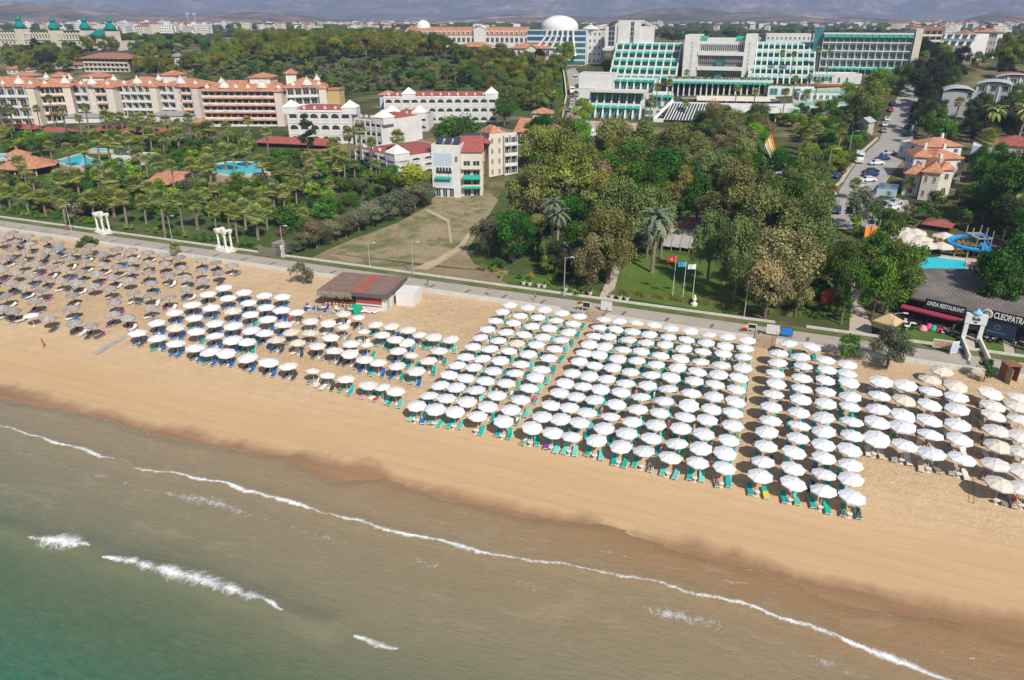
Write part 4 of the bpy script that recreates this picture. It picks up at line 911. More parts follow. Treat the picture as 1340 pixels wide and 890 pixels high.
n20 = fill([(700, 185), (800, 205), (900, 215), (905, 270), (800, 300), (700, 290), (690, 230)], 8.5, [('big', 'brown', 2), ('big', 'eucy', 3), ('big', 'ficus', 2), ('med', 'bright', 2), ('med', 'tan', 1)], (9, 13), (9, 14), 'grove below hotel terraces', 'grove trees', seed=22, maxn=60, bands=4)
n21 = fill([(905, 170), (1000, 180), (1030, 230), (1080, 300), (1040, 330), (940, 250)], 8, [('big', 'brown', 2), ('big', 'euc', 3), ('med', 'green', 2), ('med', 'bright', 1), ('med', 'tan', 1)], (8, 12), (8, 13), 'grove below water slide', 'grove trees', seed=23, maxn=40, bands=4, avoid=[SLD])
n22 = fill([(1135, 300), (1215, 310), (1200, 350), (1190, 400), (1140, 415), (1120, 330)], 5, [('med', 'green', 4), ('small', 'green', 3), ('med', 'brown', 1)], (5, 8), (5, 9), 'trees left of flat roof', 'trees by the drive', seed=24, maxn=30, bands=3, avoid=[[(1165, 305), (1290, 305), (1290, 350), (1165, 350)]])
n23 = fill([(1275, 235), (1345, 225), (1400, 300), (1400, 400), (1340, 395), (1300, 340), (1290, 300)], 6, [('big', 'ficus', 4), ('med', 'dark', 2), ('med', 'green', 1)], (7, 10), (7, 11), 'dark grove at right edge', 'dark grove', seed=25, maxn=40, bands=3, avoid=[[(1240, 300), (1297, 300), (1297, 345), (1240, 345)]])

n24 = fill([(640, 300), (700, 290), (900, 250), (905, 330), (850, 300), (820, 335), (800, 375), (700, 368), (640, 350)], 5, [('small', 'green', 4), ('small', 'ficus', 3), ('small', 'dark', 2), ('bush', 'green', 2)], (3.5, 6), (2.5, 5), 'undergrowth left of path', 'undergrowth', seed=26, maxn=60, bands=5, avoid=[[(778, 400), (800, 330), (830, 292), (842, 296), (820, 335), (805, 400)]])
n25 = fill([(940, 300), (1085, 290), (1110, 340), (1105, 400), (1045, 402), (985, 400), (960, 370)], 4.8, [('small', 'green', 4), ('small', 'dark', 2), ('bush', 'green', 3), ('small', 'ficus', 2)], (3.5, 6), (2.5, 5), 'undergrowth right of lawn', 'undergrowth', seed=27, maxn=60, bands=5)
n26 = fill([(150, 54), (262, 52), (262, 78), (150, 70)], 11, [('med', 'green', 3), ('flat', 'pine', 3), ('med', 'dark', 3)], (7, 11), (5, 9), 'trees before the town', 'trees before the town', seed=28, maxn=60, bands=3)
n27 = fill([(1195, 60), (1340, 52), (1340, 62), (1270, 70)], 12, [('med', 'green', 3), ('med', 'dark', 3)], (7, 10), (5, 8), 'trees among top right houses', 'trees at the top right', seed=29, maxn=30, bands=2)
n28 = fill([(900, 165), (1000, 168), (1040, 175), (1030, 185), (960, 190), (900, 180)], 5.5, [('small', 'green', 4), ('small', 'olive', 2), ('med', 'dark', 1), ('bush', 'bright', 2)], (3, 5.5), (2.5, 4.5), 'beds below glazed hall', 'trees below the hotel', seed=30, maxn=40, bands=3, avoid=[SLD])
# far woodland on the plain: nobody could count it
r_ = random.Random(99); mb = MB()
for k in range(3600):
    x = r_.uniform(-80, 1420); y = 22.0 + 1.5 + 38 * r_.random() ** 1.6; f = (y - 22) / FPX; dist = 28 / f
    if dist > 7000 or dist < 760: continue
    q = Vector(((x - 670) / FPX * dist, dist, gz(0, dist))); s = r_.uniform(4, 12) * (.5 if dist < 1400 else 1); n = 7; k0 = len(mb.v); m = r_.randrange(3)
    for rr, zz in ((.85, 0), (1.05, .45), (.6, .85)):
        for i in range(n): a = 2 * pi * i / n; j = r_.uniform(.8, 1.2); mb.v.append((q.x + s * 1.3 * rr * j * cos(a), q.y + s * rr * j * sin(a), q.z + s * zz * j))
    for l in (0, 1):
        for i in range(n): j = (i + 1) % n; mb.f.append((k0 + l * n + i, k0 + l * n + j, k0 + (l + 1) * n + j, k0 + (l + 1) * n + i)); mb.m.append(m)
    mb.f.append(tuple(k0 + 2 * n + i for i in range(n))); mb.m.append(m)
tag(mb.build('far_woodland', LM['dark'][:2] + [LM['green'][2]]), 'belt of small dark trees scattered over the plain before the mountains', 'woodland', kind='stuff')
# ================= buildings
PLW = mat('white plaster', (.62, .60, .56), .85, .10, .35); PLC = mat('cream plaster', (.60, .54, .43), .85, .07, .25); PLY = mat('ochre plaster', (.52, .38, .16), .85, .08, .25); PLG = mat('grey plaster', (.38, .38, .38), .85, .08, .25)
PLB = mat('pale blue plaster', (.42, .50, .58), .85, .06, .25)
TILE = mat('orange roof tiles', (.44, .195, .11), .85, .35, .9, bump=.4); TILER = mat('dark red roof tiles', (.30, .085, .065), .85, .22, .9, bump=.4); TILEB = mat('brown roof tiles', (.30, .14, .10), .85, .22, .9, bump=.3)
ROOFG = mat('grey flat roof', (.26, .25, .24), .9, .15, .4); GLASS = mat('window glass', (.035, .05, .06), .12, .3, .3, spec=.6); GLASSB = mat('blue glass', (.03, .12, .22), .1, .3, .2, spec=.7); GLASST = mat('teal glass', (.035, .17, .18), .12, .4, .25, spec=.6)
FRM = mat('window frame', (.62, .60, .56), .6, .05); AWN = mat('green awning cloth', (.015, .30, .21), .8, .12, .6); AWNL = mat('pale green awning cloth', (.16, .42, .34), .8, .12, .6); CREAMC = mat('cream awning cloth', (.58, .52, .42), .8, .1, .5)
DOMEW = mat('white dome', (.70, .68, .64), .7, .04, .2); DOMEC = mat('cream turret', (.58, .53, .46), .8, .08, .6); TURQ = mat('turquoise dome copper', (.0, .20, .165), .45, .2, .8); SOLAR = mat('solar panel', (.04, .05, .08), .2, .1)
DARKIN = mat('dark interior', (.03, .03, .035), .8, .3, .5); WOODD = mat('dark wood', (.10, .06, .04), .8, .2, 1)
WCACHE = {}
def window_mesh(w_, h_, style, glass):
    k = (round(w_, 1), round(h_, 1), style, glass.name)
    if k in WCACHE: return WCACHE[k]
    w_, h_ = k[0], k[1]; mb = MB(); t = .08
    if style == 'arch':
        n = 8; pts = [(-w_ / 2, 0), (w_ / 2, 0)] + [(w_ / 2 * cos(pi * i / n), h_ * .62 + h_ * .38 * sin(pi * i / n)) for i in range(n + 1)]
        mb.face([(x, -.02, z) for x, z in pts], 0); mb.box(-w_ / 2, -.14, 0, w_ / 2, -.05, h_ * .34, 1)
        for i in range(n):
            a, b = pts[2 + i], pts[3 + i]; mb.tube((a[0], -.04, a[1]), (b[0], -.04, b[1]), .06, n=4, m=1, cap=False)
    else:
        mb.face([(-w_ / 2, -.02, 0), (w_ / 2, -.02, 0), (w_ / 2, -.02, h_), (-w_ / 2, -.02, h_)], 0)
        for x in ((-w_ / 2, -w_ / 2 + t), (w_ / 2 - t, w_ / 2), (-t / 2, t / 2)): mb.box(x[0], -.06, 0, x[1], -.023, h_, 1)
        mb.box(-w_ / 2, -.07, h_ - t, w_ / 2, -.024, h_, 1); mb.box(-w_ / 2, -.10, -t, w_ / 2, -.025, 0, 1)
    WCACHE[k] = mb.build('window', [glass, FRM], link=False); return WCACHE[k]
class Bld:
    """a building set on its front edge A-B (pixels at its foot); local x along the front, y inward, z up"""
    def __init__(s, name, label, A, B, ytop, cat='building', group=None, h=None, base=None):
        a = P(*A); b = P(*B); z = min(a.z, b.z); d = b - a; d.z = 0; s.w = d.length; s.h = hat(a, ytop) if h is None else h
        s.root = thing(name, label, cat, (a.x, a.y, z), atan2(d.y, d.x), group); s.a = a; s.z = z; s.pan = 0
    def part(s, name, mb, mats, parent=None): return mb.build(name, mats, parent or s.root)
    def win(s, x, y, z, w_, h_, style='sq', rot=0, glass=None):
        if s.pan >= 100: return
        o = obj('window', window_mesh(w_, h_, style, glass or GLASS), s.root); o.location = (x, y, z); o.rotation_euler = (0, 0, rot); s.pan += 1
    def wall(s, x0, y0, x1, y1, z0, z1, m, top=ROOFG, parapet=0):
        mb = MB(); mb.box(x0, y0, z0 - (4 if z0 == 0 else 0), x1, y1, z1, 0, 1)
        if parapet:
            t = .25; zz = z1 + .004
            for q in ((x0, y0, x1, y0 + t), (x0, y1 - t, x1, y1), (x0, y0 + t, x0 + t, y1 - t), (x1 - t, y0 + t, x1, y1 - t)): mb.box(q[0], q[1], zz, q[2], q[3], z1 + parapet, 0)
        return s.part('wall', mb, [m, top])
    def grid(s, x0, x1, y, z0, z1, n, bays, ww=.55, wh=.5, style='sq', rot=0, glass=None):
        sh = (z1 - z0) / n; bw = (x1 - x0) / bays
        for k in range(n):
            for i in range(bays):
                c = x0 + bw * (i + .5)
                if rot == 0: s.win(c, y, z0 + sh * k + sh * (.72 - wh / 2 - .2), bw * ww, sh * wh, style, 0, glass)
    def side(s, x, y0, y1, z0, z1, n, bays, ww=.4, wh=.45, style='sq', right=True):
        sh = (z1 - z0) / n; bw = (y1 - y0) / bays
        for k in range(n):
            for i in range(bays): s.win(x, y0 + bw * (i + .5), z0 + sh * k + sh * (.5 - wh / 2), bw * ww, sh * wh, style, pi / 2 if right else -pi / 2)
    def balconies(s, x0, x1, y, z0, z1, n, bays, dp=1.6, wallm=None, par=.9, eave=None, skip0=False, glass=None, fins=True, rail=None, awn=None, label=None):
        """open balconies in front of plane y: slabs, parapets, party fins, doors behind"""
        sh = (z1 - z0) / n; bw = (x1 - x0) / bays; wallm = wallm or PLW; glass = glass or GLASS
        for k in range(n):
            mb = MB(); z = z0 + sh * k
            if not (skip0 and k == 0):
                mb.box(x0, y - dp, z - .12, x1, y - .004, z + .10, 0); mb.box(x0, y - dp, z + .103, x1, y - dp + .12, z + par, 1)
                if fins:
                    for i in range(bays + 1): c = min(max(x0 + bw * i, x0 + .12), x1 - .12); mb.box(c - .1, y - dp + .125, z + .104, c + .1, y - .005, z + sh - .125, 0)
                s.part('balcony', mb, [wallm, rail or wallm])
            if eave is not None:
                e = MB(); nb = max(1, bays // 2); bw2 = (x1 - x0) / nb
                for i in range(nb):
                    a, b = x0 + bw2 * i, x0 + bw2 * (i + 1); c = (a + b) / 2; zt = z + sh + .12
                    e.face([(a, y - dp - .9, zt - .35), (b, y - dp - .9, zt - .35), (b, y - dp + .3, zt + .25), (c, y - dp + .3, zt + .55), (a, y - dp + .3, zt + .25)], 0)
                    e.face([(a, y - dp - .9, zt - .37), (a, y - dp + .3, zt - .37), (b, y - dp + .3, zt - .37), (b, y - dp - .9, zt - .37)], 0)
                s.part('eave_roof', e, eave)
            for i in range(bays):
                c = x0 + bw * (i + .5); s.win(c, y - .01, z + .12, bw * .74, sh * .72, 'sq', 0, glass)
            if awn is not None: s.awnings(x0, x1, y - dp, z + sh * .95, bays, awn)
    def awnings(s, x0, x1, y, z, bays, m, dp=1.4, drop=.8, parent=None):
        bw = (x1 - x0) / bays
        for i in range(bays):
            mb = MB(); a, b = x0 + bw * i + bw * .06, x0 + bw * (i + 1) - bw * .06
            mb.face([(a, y - dp, z - drop), (b, y - dp, z - drop), (b, y - .02, z), (a, y - .02, z)], 0); mb.face([(a, y - dp, z - drop - .25), (b, y - dp, z - drop - .25), (b, y - dp, z - drop), (a, y - dp, z - drop)], 0)
            s.part('awning', mb, m)
    def hip(s, x0, y0, x1, y1, z, h, m, over=.7): mb = MB(); mb.hip(x0, y0, x1, y1, z, h, 0, over=over); return s.part('roof', mb, m)
    def gable(s, x0, y0, x1, y1, z, h, m, wallm, along='y', over=.5):
        mb = MB()
        if along == 'y':
            c = (x0 + x1) / 2; mb.face([(x0, y0, z), (x1, y0, z), (c, y0, z + h)], 1); mb.face([(x1, y1, z), (x0, y1, z), (c, y1, z + h)], 1)
            mb.face([(x0 - over, y0 - over, z - .2), (c, y0 - over, z + h + .12), (c, y1 + over, z + h + .12), (x0 - over, y1 + over, z - .2)][::-1], 0); mb.face([(x1 + over, y0 - over, z - .2), (x1 + over, y1 + over, z - .2), (c, y1 + over, z + h + .12), (c, y0 - over, z + h + .12)], 0)
        else:
            c = (y0 + y1) / 2; mb.face([(x0, y0, z), (x0, c, z + h), (x0, y1, z)], 1); mb.face([(x1, y0, z), (x1, y1, z), (x1, c, z + h)], 1)
            mb.face([(x0 - over, y0 - over, z - .2), (x1 + over, y0 - over, z - .2), (x1 + over, c, z + h + .12), (x0 - over, c, z + h + .12)], 0); mb.face([(x0 - over, c, z + h + .12), (x1 + over, c, z + h + .12), (x1 + over, y1 + over, z - .2), (x0 - over, y1 + over, z - .2)], 0)
        return s.part('roof', mb, [m, wallm])
    def turret(s, x, y, z, r=1.0, h=1.6, m=None, neck=.6):
        mb = MB(); mb.lathe([(r * .95, z), (r * .95, z + neck), (r * 1.15, z + neck), (r * .95, z + neck + h * .28), (r * .5, z + neck + h * .55), (r * .22, z + neck + h * .68), (r * .30, z + neck + h * .8), (.05, z + neck + h)], x, y, 10); return s.part('roof_turret', mb, m or DOMEC)
    def box(s, name, x0, y0, z0, x1, y1, z1, m): mb = MB(); mb.box(x0, y0, z0, x1, y1, z1); return s.part(name, mb, m)
RZ = random.Random(9)
PLP = mat('pinkish cream plaster', (.60, .50, .42), .85, .08, .25)
def resort(A, B, yt, label, n, bays, style, dp=15, roofh=3.2, tur=(), penth=None):
    b = Bld('hotel_building', label, A, B, yt, group=None); W = b.w; h = b.h; wm = RZ.choice((PLC, PLC, PLP)); b.wall(0, 0, W, dp, 0, h, wm)
    b.wall(W - 3.0, -2.6, W, -.004, 0, h * .98, wm, TILE); b.hip(W - 3.2, -2.8, W + .2, -.1, h * .98 + .02, .9, TILE, .2)
    sh = h / n
    if style == 'orange': b.balconies(0.6, W - .6, 0, 0, h, n, bays, 1.7, PLW, .95, TILE)
    elif style == 'mixed':
        k = bays // 3; x1 = W * .38; x2 = W * .55; x3 = W * .8
        b.balconies(.6, x1, 0, 0, h, n, max(2, int(x1 / 4)), 1.6, PLW, .95); b.balconies(x2, x3, 0, 0, h, n, max(2, int((x3 - x2) / 4)), 1.6, PLW, .95, TILE)
        b.grid(x1, x2, 0, 0, h, n, 2, .22, .4); b.grid(x3, W, 0, 0, h, n, 2, .22, .4)
    elif style == 'balc': b.balconies(.6, W - .6, 0, 0, h, n, bays, 1.5, PLW, .95)
    elif style == 'wins': b.grid(0, W, 0, 0, h, n, bays, .3, .42)
    b.side(W, 1, dp - 1, 0, h, n, 3)
    b.hip(0, 0, W, dp, h + .02, roofh, TILE, 1.0)
    nt_ = max(2, int(W / 5))
    for i in range(nt_):
        x = (i + .5) * W / nt_ + RZ.uniform(-1, 1); big = i % 3 == 1
        b.turret(x, RZ.uniform(.2, 2.5), h + .3, 1.9 if big else .9, 3.2 if big else 1.5)
    for i in range(nt_ // 2): b.turret(RZ.uniform(1, W - 1), RZ.uniform(5, dp - 2), h + 1.5, 1.3, 2.4)
    if penth: x0, x1, hh = penth; b.wall(W * x0, 5, W * x1, dp - 2, h + .6, h + hh, PLW); b.hip(W * x0, 5, W * x1, dp - 2, h + hh + .02, 1.6, TILE)
    return b
resort((-45, 168), (60, 163), 113, 'cream hotel wing with orange roof at the left edge, behind the palms', 4, 8, 'balc', 16)
resort((62, 161), (104, 158), 113, 'cream hotel wing with orange eaves above each balcony, second from the left', 4, 6, 'orange', 16, penth=(.3, .8, 3.4))
resort((104, 156), (160, 156), 113, 'cream hotel wing with plain gable wall and small windows, third from the left', 4, 5, 'mixed', 16, penth=(.1, .6, 3.5))
resort((160, 154), (215, 154), 112, 'cream hotel wing with long white balconies, above the palm rows', 4, 6, 'balc', 15)
resort((216, 153), (269, 154), 112, 'cream hotel wing ending in a tall blank wall with orange hipped roof', 4, 6, 'mixed', 15, roofh=2.6, penth=(-.1, .25, 4.0))
resort((271, 165), (376, 164), 118, 'hotel wing with four long orange tiled eaves, right part of the orange resort', 5, 12, 'orange', 16, penth=(.55, .8, 4.5))
b = resort((378, 163), (431, 160), 115, 'cream hotel wing with stepped balconies at the right end of the orange resort', 4, 5, 'balc', 14, penth=(.05, .3, 5))
b = Bld('stair_tower', 'plain ochre stair tower at the right end of the orange roofed resort', (431, 156), (447, 156), 118, 'tower'); b.wall(0, 0, b.w, 7, 0, b.h, PLY, TILE); b.box('cornice', -.3, -.3, b.h + .01, b.w + .3, 7.3, b.h + .5, TILE)
for nm, A, B, yt, lab in (('resort_annex', (95, 158), (140, 157), 147, 'low grey-roofed annex below the cream hotel'), ('resort_annex', (208, 156), (256, 156), 144, 'dark grey pitched canopy hall between hotel wings')):
    b = Bld(nm, lab, A, B, yt); b.wall(0, -6, b.w, -.05, 0, b.h * .6, PLW); b.hip(0, -6, b.w, -.1, b.h * .6, b.h * .4, ROOFG, .4)
# white arcaded hotel
def arcade(A, B, yt, label, n, bays, dp=14, side_n=0, gables=(), roof=TILER):
    b = Bld('arcaded_hotel_building', label, A, B, yt); W = b.w; h = b.h; b.wall(0, 0, W, dp, 0, h, PLW, roof, .5)
    b.grid(.3, W - .3, 0, 0, h, n, bays, .72, .62, 'arch')  # front and side arches: flat dark panes painting the shade of open recesses
    mb = MB(); 
    for i in range(bays + 1): c = min(max(.3 + (W - .6) * i / bays, .25), W - .25); mb.box(c - .18, -.3, -1, c + .18, -.004, h + .3, 0)
    for k in range(n): mb.box(0, -.2, h * (k + 1) / n - .1, W, -.003, h * (k + 1) / n + .12, 0)
    b.part('pilasters', mb, PLW)
    if side_n: b.side(W, .5, dp - .5, 0, h, n, side_n, .6, .55, 'arch')
    b.hip(.6, .6, W - .6, dp - .6, h + .3, 1.6, roof, .1)
    mb = MB()
    for i in range(bays): c = .3 + (W - .6) * (i + .5) / bays; mb.box(c - .35, 1.5, h + .7, c + .35, 2.3, h + 1.6, 0)
    b.part('chimney_row', mb, PLW)
    for gx in gables:
        x0 = gx * W - 2.6; b.wall(x0, -.35, x0 + 5.2, 5.0, h - .8, h + 1.5, PLW); b.hip(x0, -.35, x0 + 5.2, 5.0, h + 1.52, 2.3, DOMEW, .15)
    return b
arcade((380, 190), (463, 188), 146, 'white arcaded hotel block with dark red roof, left end, behind a dark conifer', 3, 6, 13, gables=(.06, .97))
arcade((466, 190), (502, 196), 155, 'white stepped arcade block in the middle of the white hotel', 3, 5, 20, gables=(.9,))
arcade((466, 214), (519, 234), 190, 'white arcaded block with its corner to the beach, right of tall palms', 3, 5, 24, side_n=5, gables=(.9,))
arcade((504, 163), (651, 160), 128, 'long white arcaded block with dark red roof below the wooded hill', 3, 13, 11, gables=(.22, .95))
arcade((505, 172), (560, 172), 152, 'low white court building with red roof inside the white hotel', 2, 5, 12, gables=(.15, .8))
b = Bld('roof_tower', 'grey blue tower with small orange roof on the white hotel', (499, 160), (516, 160), 124, 'tower'); b.wall(0, 0, b.w, 6, 0, b.h, PLB, PLW); b.hip(0, 0, b.w, 6, b.h + .01, 1.5, TILE)
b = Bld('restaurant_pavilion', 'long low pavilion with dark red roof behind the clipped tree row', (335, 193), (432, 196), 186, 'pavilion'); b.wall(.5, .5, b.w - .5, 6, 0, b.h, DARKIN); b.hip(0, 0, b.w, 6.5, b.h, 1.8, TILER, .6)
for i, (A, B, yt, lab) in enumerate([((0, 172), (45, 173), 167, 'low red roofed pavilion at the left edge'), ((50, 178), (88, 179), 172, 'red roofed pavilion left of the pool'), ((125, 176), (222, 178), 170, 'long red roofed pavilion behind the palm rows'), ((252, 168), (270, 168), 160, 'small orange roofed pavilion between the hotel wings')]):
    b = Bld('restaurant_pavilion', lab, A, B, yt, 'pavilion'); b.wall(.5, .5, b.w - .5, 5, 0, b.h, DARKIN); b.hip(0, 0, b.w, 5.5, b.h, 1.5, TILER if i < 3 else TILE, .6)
# pool huts
def cone_roof(px, py, r, h, rh, label, m=TILE):
    p = P(px, py); t = thing('pool_pavilion', label, 'pavilion', p); mb = MB(); 
    for k in range(8): a = k * pi / 4; mb.tube((r * .85 * cos(a), r * .85 * sin(a), -.5), (r * .85 * cos(a), r * .85 * sin(a), h), .15, n=5)
    mb.build('columns', PLW, t); mb = MB(); mb.lathe([(r, h), (r * .55, h + rh * .5), (.35, h + rh)], n=8); mb.lathe([(.35, h + rh), (.35, h + rh + .6), (.02, h + rh + 1)], n=6); mb.lathe([(r, h - .15), (r, h)], n=8); mb.build('roof', m, t)
cone_roof(40, 226, 9, 2.6, 3.2, 'large round orange tiled roof beside the left pool'); cone_roof(26, 212, 4.5, 2.6, 1.8, 'smaller orange tiled roof behind the large round one')
b = Bld('pool_bar', 'orange single-pitch roof hut among the palms', (192, 247), (232, 249), 240, 'pavilion'); b.wall(.4, .4, b.w, 7, 0, b.h, PLB); mb = MB(); mb.face([(-.5, -.5, b.h), (b.w + .5, -.5, b.h), (b.w + .5, 8, b.h + 2.4), (-.5, 8, b.h + 2.4)]); mb.face([(-.5, -.5, b.h - .15), (-.5, 8, b.h + 2.2), (b.w + .5, 8, b.h + 2.2), (b.w + .5, -.5, b.h - .15)]); b.part('roof', mb, TILE)
b = Bld('pool_house', 'white pool house with pale flat roof behind the palms', (148, 216), (184, 218), 204, 'pavilion'); b.wall(0, 0, b.w, 8, 0, b.h, PLW, CREAMC, .3); b.grid(0, b.w, 0, 0, b.h, 1, 4, .4, .5)
# apartment house
b = Bld('apartment_building', 'white blue apartment house with arched windows and flat roof, by the dry field', (567, 258), (603, 259), 192); W = b.w; h = b.h; b.wall(0, 0, W, 11, 0, h, PLW, ROOFG, .6)
sh = h / 5
b.box('recess_panel', .6, -.05, sh * 3.2, W - 2.2, -.003, sh * 4.4, PLB); b.box('recess_panel', .6, -.05, sh * 1.15, W - 2.2, -.003, sh * 1.9, PLB)
for i in range(5): b.win(1.2 + i * (W - 3.6) / 5 + .4, 0, sh * 2.05, 1.0, sh * 1.0, 'arch')
b.awnings(.6, W - 2, -.06, sh * 2.15, 1, AWN, .8, .5)
for i in range(3): b.win(1.6 + i * 1.9, 0, .3, 1.3, 2.2)
b.box('ledge', 0, -.5, sh * 1.0, W - 1.8, -.004, sh * 1.12, PLW); b.win(W - 1, 0, sh * 3.6, .9, 1.5); b.side(W, .5, 10, 0, h, 5, 3, .3, .4)
mb = MB()
for i in range(3): mb.rbox(1.5 + i * 2.4, 4, h + 1.3, 1.9, 2.4, .1, 0, 0, .5); mb.tube((1.0 + i * 2.4, 5.4, h + 1.5), (2.2 + i * 2.4, 5.4, h + 1.5), .3, n=8, m=1)
b.part('solar_heater', mb, [SOLAR, PLW])
b = Bld('apartment_building', 'cream apartment house with gabled red roof and green awnings, by the dry field', (604, 257), (632, 256), 198); W = b.w; h = b.h
b.wall(0, 0, W, 24, 0, h, PLC, TILER); b.gable(0, 0, W, 14, h, 3.0, TILER, PLC, 'x'); b.hip(.5, 14, W + 2, 24, h + .02, 2.4, TILER, .4); b.balconies(.4, W - .4, 0, 0, h * .84, 4, 2, 1.3, PLC, .9, skip0=True, fins=False)
b.awnings(.3, W - .3, -1.3, h * .50, 1, AWN, .9, .9); b.awnings(.3, W - .3, -1.3, h * .25, 1, AWN, .5, .35); b.side(W, 1, 23, 0, h, 5, 7, .36, .42)
mb = MB(); mb.box(W + .004, 1, h * .78, W + .7, 13, h * .80, 0); mb.box(W + .62, 1, h * .803, W + .7, 13, h * .86, 0); b.part('balcony', mb, PLC)
mb = MB()
for i in range(3): mb.rbox(1.6 + i * 2.6, 10, h + 2.8, 2.2, 2.2, .1, 0, 0, .5)
b.part('solar_heater', mb, SOLAR)
b = Bld('apartment_building', 'cream building with balconies and roof solar panels behind the gabled one', (640, 232), (676, 225), 178); W = b.w; h = b.h; b.wall(0, 0, W, 12, 0, h, PLC, ROOFG, .5); b.balconies(W * .5, W - .2, 0, 0, h, 4, 2, 1.2, PLW, .9); b.grid(0, W * .5, 0, 0, h, 4, 2, .3, .5); b.hip(W * .1, 1, W * .6, 8, h + .5, 2, TILE, .3)
b = Bld('small_house', 'small house with orange shed roof left of the tallest yellow-green tree', (674, 190), (700, 191), 172, 'house'); b.wall(0, 0, b.w, 9, 0, b.h, PLW); b.grid(0, b.w, 0, 0, b.h, 2, 3, .5, .5); mb = MB(); mb.face([(-.6, -.6, b.h), (b.w + .6, -.6, b.h), (b.w + .6, 9.5, b.h + 3.4), (-.6, 9.5, b.h + 3.4)]); mb.box(-.6, -.6, b.h - .15, b.w + .6, 9.5, b.h - .003); b.part('roof', mb, TILE)
b = Bld('small_house', 'tiny building with orange hipped roof beside the curving road', (697, 165), (722, 165), 148, 'house'); b.wall(0, 0, b.w, 7, 0, b.h, PLB); b.grid(0, b.w, 0, 0, b.h, 1, 3, .5, .5); b.hip(0, 0, b.w, 7, b.h, 1.8, TILE)
# plateau
b = Bld('villa', 'white two-storey villa with orange hipped roof and arched gable on the hilltop', (668, 88), (720, 88), 63, 'house'); W = b.w; h = b.h; b.wall(0, 0, W, 12, 0, h, PLW); b.grid(0, W, 0, 0, h, 2, 7, .5, .55); b.hip(0, 0, W, 12, h, 2.8, TILE); b.wall(W * .4, -2, W * .72, -.01, 0, h * .95, PLW); b.gable(W * .4, -2, W * .72, 4, h * .95, 2.2, TILE, PLW); b.balconies(W * .42, W * .7, -2, 0, h * .95, 2, 2, .8, PLW, .8, skip0=True)
b = Bld('villa', 'flat-topped orange roofed lodge among the hilltop pines', (601, 72), (640, 72), 61, 'house'); b.wall(1, 1, b.w - 1, 9, 0, b.h, PLC); b.hip(0, 0, b.w, 10, b.h, 2.4, TILE, 1.2)
b = Bld('hotel_building', 'long white hotel with orange mansard roof and dormers on the skyline', (530, 62), (692, 63), 47); W = b.w; h = b.h; b.wall(0, 0, W, 14, 0, h, PLW); b.grid(0, W, 0, h * .35, h, 1, 26, .6, .6, glass=GLASS)
mb = MB(); mb.face([(0, 0, h), (W, 0, h), (W - 1, 3, h + 5), (1, 3, h + 5)]); mb.face([(1, 3, h + 5), (W - 1, 3, h + 5), (W - 1, 12, h + 6), (1, 12, h + 6)]); mb.face([(0, 0, h), (1, 3, h + 5), (1, 12, h + 6), (0, 14, h)]); mb.face([(W, 0, h), (W, 14, h), (W - 1, 12, h + 6), (W - 1, 3, h + 5)]); b.part('roof', mb, TILE)
for i in range(26):
    mb = MB(); c = W * (i + .5) / 26; mb.box(c - 1.1, .2, h + 1.2, c + 1.1, 3, h + 3.4); o = b.part('dormer', mb, PLW); b.win(c, .18, h + 1.5, 1.4, 1.5)
b.wall(W * .565, -1.5, W * .66, 12, 0, h + 5, PLW); b.gable(W * .565, -1.5, W * .66, 12, h + 5, 1.6, DOMEW, PLW)
mb = MB(); mb.lathe([(5.5, h + 5), (4.8, h + 7.5), (3, h + 9.6), (.1, h + 10.6)], W * .13, 10, 16); b.part('dome', mb, DOMEW)
b = Bld('dome_hotel', 'blue glass hotel with a huge white dome and white curved fins', (689, 85), (766, 86), 39); W = b.w; h = b.h; b.wall(0, 0, W, 22, 0, h, PLW)
for k in range(6): b.box('glass_band', .3, -.1, h * (k + .2) / 6, W - .3, -.004, h * (k + .85) / 6, GLASSB if k > 3 else GLASST)
mb = MB(); R0 = 24 / FPX * depth(b.a) ; mb.lathe([(R0, h + .01), (R0, h + 1.2)] + [(R0 * cos(pi / 2 * k / 12), h + 1.2 + R0 * .58 * sin(pi / 2 * k / 12)) for k in range(13)], W * .46, 11, 40); b.part('dome', mb, DOMEW)
for k in range(6):
    mb = MB(); prev = None
    for j in range(9):
        t = j / 8; x = W * (.36 + .085 * k) + (k - 4.2) * 2.2 * sin(t * pi * .5) * t; z = h * (1 - t * .72); y = -.9 - 1.0 * t
        if prev: mb.tube(prev, (x, y, z), .5 + .35 * t, .55 + .35 * t, 5, cap=False)
        prev = (x, y, z)
    b.part('curved_fin', mb, DOMEW)
b = Bld('hotel_building', 'white hotel between the dome and the white tower', (768, 84), (786, 84), 40); b.wall(0, 0, b.w, 14, 0, b.h, PLW, TILE); b.grid(0, b.w, 0, 0, b.h, 5, 3, .4, .4); b.turret(b.w * .1, 3, b.h, 4, 3)
